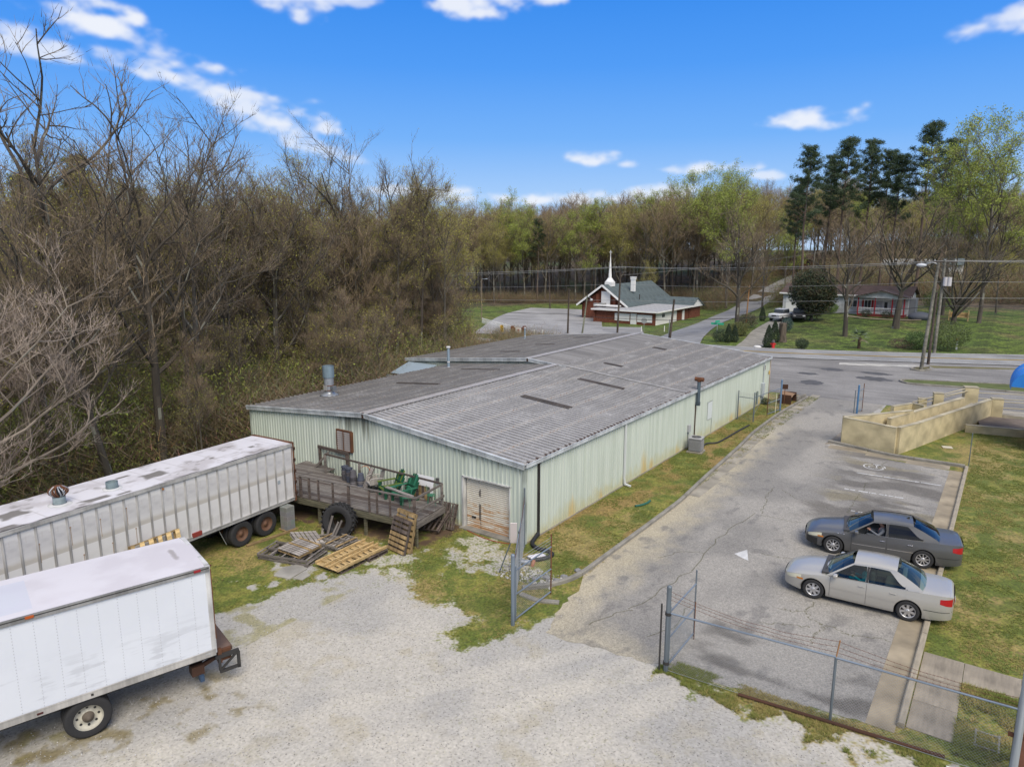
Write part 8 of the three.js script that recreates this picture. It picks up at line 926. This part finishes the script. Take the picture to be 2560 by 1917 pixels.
// --- the wooded hill behind the church and house
{
  const r = rng(92), lab = { bare: ['bare_tree', 'tall leafless tree on the wooded hill behind the church', 'leafless trees behind the church'], fine: ['bare_tree', 'grey fine-twigged tree on the wooded hill behind the church', 'fine-twigged trees behind the church'], bud: ['budding_tree', 'yellow-green budding tree on the wooded hill behind the church', 'budding trees behind the church'], green: ['leafing_tree', 'tall fresh green tree rising from the hill behind the church', 'fresh green trees behind the church'] };
  const edge = (x) => pl([[-150, -128], [-109, -144], [-89, -155], [-70, -162], [-56, -176], [-40, -196], [-20, -190], [30, -175]], x); let k = 0; const INST = [[], [], []];
  for (let x = -142; x < 40; x += 5.6) for (let row = 0; row < 10; row++) {
    const px = x + (r() - 0.5) * 4.4, pz = edge(px) - row * 6.2 - (r() - 0.5) * 4; if (roadDist(px, pz) < 8 || Math.abs(px + 50) < 5 && pz > -200 && pz < -150 && px > -54) continue; const az = Math.atan2(px, -pz) * 57.3; if (az < -64 || az > 4) continue; const tall = lerp(1.12, 1.42, r()) * (px > -40 ? 0.68 : 1);
    if (row >= 4) { INST[(r() * 3) | 0].push([px, pz, tall * 1.02, r() * 6.28]); continue; }
    const q = r(), kd = q < 0.27 ? 'bare' : q < 0.47 ? 'fine' : q < 0.86 ? 'bud' : 'green'; const [nm, lb, gp] = lab[kd]; plant(kd, k++, nm, px > -42 ? lb.replace('behind the church', 'behind the house').replace('from the hill behind the church', 'behind the house') : lb, px, pz, tall * (kd === 'fine' ? 1.2 : kd === 'green' ? 0.9 : 1.02), r() * 6.28, px > -42 ? gp.replace('church', 'house') : gp);
  }
  const o = new THREE.Object3D(); INST.forEach((list, i) => { const p = [P.bare[0], P.bud[1], P.fine[2]][i]; for (const [part, g, m] of [['trunks', p.wood, WOODM], ['crowns', p.crown, p.leafy ? LEAFM : WOODM]]) { const im = new THREE.InstancedMesh(g, m, list.length); im.name = numbered('distant_wood_' + part); im.userData = { kind: 'stuff', label: 'far woods on the hill that read as one mass' }; im.castShadow = im.receiveShadow = true; list.forEach(([x, z, s, a], j) => { o.position.set(x, hy(x, z), z); o.rotation.set(0, a, 0); o.scale.setScalar(s * (i === 2 ? 1.2 : 1)); o.updateMatrix(); im.setMatrixAt(j, o.matrix); }); scene.add(im); } });
  for (const [i, [x, z, s, lb]] of [[-65, -170, 1.4, 'tallest fresh green tree above the church steeple'], [-58, -172, 1.22, 'fresh green tree right of the steeple top'], [-77, -168, 1.2, 'narrow fresh green tree left of the steeple'], [-53.4, -158, 1.3, 'broad green tree beside the side road'], [-60.5, -180, 1.35, 'fresh green tree peering over the hill behind the church']].entries()) plant('green', i, 'leafing_tree', lb, x, z, s, i * 1.7);
  plant('pine', 1, 'pine_tree', 'single dark pine standing above the woods left of the church', -99, -150, 0.8, 0.5); plant('bud', 2, 'budding_tree', 'short golden-green tree behind the church gable', -70, -152, 0.62, 1, undefined); plant('green', 1, 'leafing_tree', 'small yellow-green tree at the bend of the side road', -41.5, -160, 0.8, 2);
}
// --- pines and shade trees round the house
for (const [i, [x, z, s, lb]] of [[-30.5, -128.4, 0.96, 'leftmost tall pine behind the white house'], [-26.1, -133.5, 1.01, 'second tall pine behind the white house'], [-23.2, -138, 1.0, 'third tall pine behind the white house'], [-18, -136.8, 0.9, 'shorter pine behind the porch'], [-14, -133.3, 1.06, 'tallest pine behind the porch'], [-30.2, -142, 0.95, 'pine standing back behind the leftmost pine'], [-20.5, -142, 0.95, 'pine standing back behind the third pine'], [-33.5, -134, 0.78, 'low-crowned pine at the house corner'], [-11.5, -140, 0.98, 'slim pine right of the tallest pine']].entries()) plant('pine', i, 'pine_tree', lb, x, z, s * 1.06, i * 2.1);
{
  const oak = { ...base, H: 19, r: 0.34, trunk: 0.6, first: 0.3, n1: 12, reach: 0.34, bark: [0.07, 0.06, 0.047], twigs: 8 };
  single('shade_tree', 'bare tree beside the side road bank', -29.3, -91.2, 0.3, growTree(71, { ...oak, H: 17, first: 0.4 })); single('shade_tree', 'straight bare tree in the middle of the front lawn', -16.9, -94.6, 0.9, growTree(72, { ...oak, H: 16.5, r: 0.32 })); single('shade_tree', 'thick pollarded tree before the porch', -12.5, -103, 1.9, growTree(73, { ...oak, H: 17, r: 0.5, trunk: 0.38, first: 0.75, n1: 10, reach: 0.5, rise0: 0.7, rise1: 1.2 }));
  single('shade_tree', 'spreading many-stemmed tree right of the lamp poles', -6.6, -109.5, 0.5, growTree(74, { ...oak, H: 14, trunk: 0.25, first: 0.3, n1: 15, reach: 0.75, rise0: 0.5, rise1: 1.1, r: 0.4, leaf: YG, leafP: 0.3 })); plant('green', 0, 'leafing_tree', 'bright green tall tree at the far right edge', -3.9, -112, 1.2, 0.4); plant('green', 2, 'leafing_tree', 'slender leafing tree left of the bright green one', -8.7, -119.7, 1.12, 1.4); plant('bud', 0, 'budding_tree', 'yellowish tree behind the lamp poles', -2.5, -128, 0.75, 2.2); plant('bud', 1, 'budding_tree', 'yellowish tree at the right edge behind the lawn', 2.5, -122, 0.7, 0.8); plant('bare', 2, 'bare_tree', 'tall bare tree just left of the pines', -40.5, -141, 1.05, 2.8); plant('bare', 3, 'bare_tree', 'bare tree behind the house roof', -22, -126, 0.85, 1.1);
  // shrubs
  const sh = (name, label, x, z, g, m = LEAFM, stem = 0.5) => { const o = thing(name, label, name.includes('tree') ? 'tree' : 'shrub', [x, hy(x, z) - 0.03, z]); mesh('foliage', g, m, o); mesh('stem', rod(V(0, 0, 0), V(0, stem, 0), 0.06, 0.03, 6), M([0.1, 0.08, 0.06], 0.9), o); return o; };
  const DG = [[0.02, 0.045, 0.015], [0.03, 0.06, 0.018], [0.04, 0.075, 0.022]], MG = [[0.06, 0.12, 0.025], [0.09, 0.16, 0.03], [0.12, 0.19, 0.04]], arb = bushGeo(3, { rx: 0.62, ry: 1.25, rz: 0.62, n: 4200, leaf: 0.1, cols: DG, shape: 'cone' });
  for (const [x, z, s, lb] of [[-22.5, -81.6, 1, 'larger dark cypress beside the hydrant'], [-23.15, -86.4, 1.02, 'dark cypress beside the cut trunk'], [-27.7, -83.4, 0.86, 'left one of the cypress pair by the street sign'], [-27.1, -83.9, 0.8, 'right one of the cypress pair by the street sign'], [-29.6, -103.5, 0.8, 'small cypress on the bank above the side road']]) { const o = sh('cypress', lb, x, z, arb); o.scale.setScalar(s); }
  const mag = thing('magnolia_tree', 'dense dark evergreen magnolia before the house', 'tree', [-23.4, hy(-23.4, -105.4), -105.4]); mesh('crown', bushGeo(5, { rx: 3.1, ry: 3.5, rz: 3.0, n: 16000, leaf: 0.24, cols: [[0.02, 0.04, 0.014], [0.03, 0.055, 0.016], [0.05, 0.06, 0.02], [0.1, 0.075, 0.025]], shell: 0.35 }).translate(0, 0.5, 0), LEAFM, mag); mesh('trunk', rod(V(0, -0.1, 0), V(0, 3.5, 0), 0.22, 0.15, 10), M([0.09, 0.08, 0.065], 0.9), mag);
  const bush = (name, lb, x, z, rx, ry, n, cols, sd, leaf = 0.13) => sh(name, lb, x, z, bushGeo(sd, { rx, ry, rz: rx, n, leaf, cols, shell: 0.3 }));
  bush('round_bush', 'small round clipped bush by the road', -18.96, -82.2, 0.75, 0.62, 2600, DG, 11, 0.08); bush('forsythia_bush', 'large loose bright green bush by the marker post', -5.7, -90.1, 2.3, 1.6, 5200, [[0.1, 0.15, 0.03], [0.15, 0.2, 0.04], [0.08, 0.11, 0.03]], 12); bush('dark_bush', 'dark green bush behind the pole bases', -8.4, -89, 1.5, 1.0, 3200, MG, 13); bush('clipped_hedge', 'bright green boxy hedge by the house wall', -22.6, -113.8, 1.2, 0.85, 3200, [[0.12, 0.2, 0.03], [0.16, 0.25, 0.04]], 14, 0.1); bush('red_shrub', 'low reddish-brown shrub on the lawn', -9.9, -88.8, 1.6, 0.6, 1600, [[0.14, 0.07, 0.05], [0.1, 0.06, 0.04]], 15, 0.09); bush('blue_spruce', 'small blue-green spruce by the drive', -23.9, -94.7, 0.8, 1.0, 2000, [[0.05, 0.1, 0.085], [0.07, 0.13, 0.11]], 16, 0.1); bush('corner_bush', 'dark bush at the foot of the street sign', -28.6, -83.2, 1.1, 0.75, 2600, DG, 17, 0.09); bush('bank_bush', 'yellow-green bush on the side road bank', -28.4, -89.5, 1.4, 0.9, 2600, [[0.16, 0.17, 0.04], [0.1, 0.12, 0.03]], 18); bush('bank_bush', 'brownish bush higher on the side road bank', -29.6, -96.5, 1.5, 1.0, 2400, [[0.12, 0.09, 0.06], [0.09, 0.1, 0.04]], 19); bush('porch_bush', 'dark bush below the porch rail', -17.5, -111.9, 0.8, 0.55, 1400, DG, 20, 0.08); bush('porch_bush', 'second dark bush below the porch rail', -14.8, -111.6, 0.9, 0.55, 1400, DG, 21, 0.08); bush('green_bush', 'bright green bush behind the house at the right', -9.5, -121, 2.2, 1.9, 4200, [[0.1, 0.16, 0.03], [0.14, 0.2, 0.04]], 22); bush('wall_shrub', 'small dark bush at the far end of the long wall', -14.05, -51.4, 0.35, 0.28, 900, DG, 23, 0.05); bush('evergreen_thicket', 'dark evergreen thicket deep in the woods', -52, -27, 2.6, 3.6, 6500, [[0.035, 0.06, 0.018], [0.07, 0.09, 0.02]], 24, 0.14); bush('evergreen_thicket', 'dark green thicket at the left edge of the woods', -46, -14.5, 2.4, 4.2, 6000, [[0.035, 0.055, 0.018], [0.06, 0.08, 0.02]], 25, 0.14);
  const pm = thing('fan_palm', 'small fan palm on the front lawn', 'palm', [-13.9, 0, -86.3]); mesh('trunk', rod(V(0, 0, 0), V(0, 1.25, 0), 0.17, 0.14, 10), M([0.08, 0.055, 0.035], 1), pm); for (let i = 0; i < 18; i++) { const a = i * 2.4, e = -0.5 + (i / 18) * 1.7, s = new Soup(), c = V(Math.cos(a) * Math.cos(e), Math.sin(e), Math.sin(a) * Math.cos(e)), b0 = V(0, 1.25, 0), t = b0.clone().addScaledVector(c, 0.55), sd = c.clone().cross(UPV).normalize(); limb(s, [b0, t], 0.015, 0.01, 3, [0.1, 0.12, 0.04]); for (let k = -5; k <= 5; k++) { const d = c.clone().addScaledVector(sd, k * 0.24).add(V(0, -0.1 - 0.012 * k * k, 0)).normalize(), w = sd.clone().multiplyScalar(0.06); s.tri(t.clone().sub(w), t.clone().add(w), t.clone().addScaledVector(d, 0.75), i < 5 ? [0.16, 0.13, 0.06] : [0.05, 0.09, 0.025]); } mesh('frond', s.geo(), LEAFM, pm); }
}
// --- undergrowth: brush and fresh leaves nobody could count
{
  const r = rng(93), R = (a, b) => a + (b - a) * r(), br = new Soup(), lf = new Soup(), hd = new THREE.Object3D(), col = new THREE.Color();
  for (let i = 0; i < 260; i++) { const a = V(R(-0.8, 0.8), R(0, 0.9), R(-0.8, 0.8)), d = V(R(-1, 1), R(-0.3, 0.8), R(-1, 1)).normalize(), L = R(0.3, 1.1), m = a.clone().addScaledVector(d, L * 0.5), e = m.clone().addScaledVector(d.add(V(R(-0.5, 0.5), R(-0.9, 0.3), R(-0.5, 0.5))).normalize(), L * 0.5), w = V(R(-1, 1), 0, R(-1, 1)).normalize().multiplyScalar(0.006), c = [R(0.7, 1.3), R(0.7, 1.2), R(0.7, 1.2)]; br.tri(a.clone().sub(w), a.clone().add(w), m, c); br.tri(m.clone().sub(w), m.clone().add(w), e, c); }
  for (let i = 0; i < 620; i++) { const p = V(R(-1, 1), R(0.02, 1.3) ** 1.2, R(-1, 1)), u = V(R(-1, 1), R(-1, 1), R(-1, 1)).normalize().multiplyScalar(0.05), w = V(R(-1, 1), R(-1, 1), R(-1, 1)).normalize().multiplyScalar(0.05), f = R(0.6, 1.4); if (p.x * p.x + p.z * p.z > 1.1 - p.y * 0.6 * vn(p.x * 3 + 5, p.z * 3)) continue; lf.tri(p, p.clone().add(u), p.clone().add(w), [f, f, f]); }
  const BR = [], LF = []; for (let i = 0; i < 14000; i++) { const d = 31 + 68 * Math.pow(r(), 1.2), az = (-75 + 44 * r()) / 57.3, x = Math.sin(az) * d, z = -Math.cos(az) * d; if (az > -0.69 || x > -36.6 + ss(-20, 0, z) * 4.5 || roadDist(x, z) < 5 || (z < -62 && x > -46)) continue; BR.push([x, z, R(0.8, 2.4)]); if (fbm(x * 0.13 + 4, z * 0.13, 3) > 0.37 + 0.2 * r()) LF.push([x, z, R(0.7, 2.4)]); }
  for (let i = 0; i < 900; i++) { const z = -22 - 40 * r(); BR.push([-36.6 - 2.2 * r() - (z < -36 ? 1.5 : 0), z, R(0.8, 2)]); if (r() < 0.3) LF.push([-37 - 2 * r() - (z < -36 ? 1.5 : 0), z, R(0.6, 1.2)]); } for (let i = 0; i < 500; i++) { const t = r(), x = lerp(-66, -50, t) + R(-4, 4), z = lerp(-88, -64, t) + R(-6, 6); if (roadDist(x, z) < 4.6) continue; BR.push([x, z, R(0.6, 1.3)]); if (r() < 0.35) LF.push([x, z, R(0.5, 1)]); }
  for (let i = 0; i < 1500; i++) { const x = R(-150, 30), z = pl([[-150, -128], [-109, -144], [-89, -155], [-70, -162], [-56, -176], [-40, -196], [-20, -190], [30, -175]], x) - R(-3, 12); if (Math.abs(x + 50) < 6) continue; BR.push([x, z, R(0.8, 2)]); }
  for (let i = 0; i < 2600; i++) { const x = R(-60, 45), z = -150 - 85 * r(); if (Math.abs(x - pl([[-260, -30], [-225, -44], [-190, -50], [-165, -49.5], [-140, -46]], z)) < 6) continue; BR.push([x, z, R(1.5, 3.6)]); if (r() < 0.4) LF.push([x, z, R(1.2, 3)]); }
  for (const [nm, g, list, m, f] of [['brush', br.geo(), BR, M([1, 1, 1], 1, { vertexColors: true }), (k) => [lerp(0.12, 0.27, k), lerp(0.1, 0.22, k), lerp(0.06, 0.13, k)]], ['undergrowth_leaves', lf.geo(), LF, LEAFM, (k) => [lerp(0.1, 0.27, k), lerp(0.125, 0.31, k), lerp(0.022, 0.05, k)]]]) { const im = new THREE.InstancedMesh(g, m, list.length); im.name = nm; im.userData = { kind: 'stuff', label: nm === 'brush' ? 'tangled brown brush under the trees' : 'fresh green undergrowth under the trees' }; im.castShadow = im.receiveShadow = true; list.forEach(([x, z, s], i) => { hd.position.set(x, hy(x, z) - 0.05, z); hd.rotation.set(0, r() * 6.28, 0); hd.scale.set(s, s * R(0.8, 1.6), s); hd.updateMatrix(); im.setMatrixAt(i, hd.matrix); im.setColorAt(i, col.setRGB(...f(r()))); }); scene.add(im); }
}
renderer.render(scene, camera);
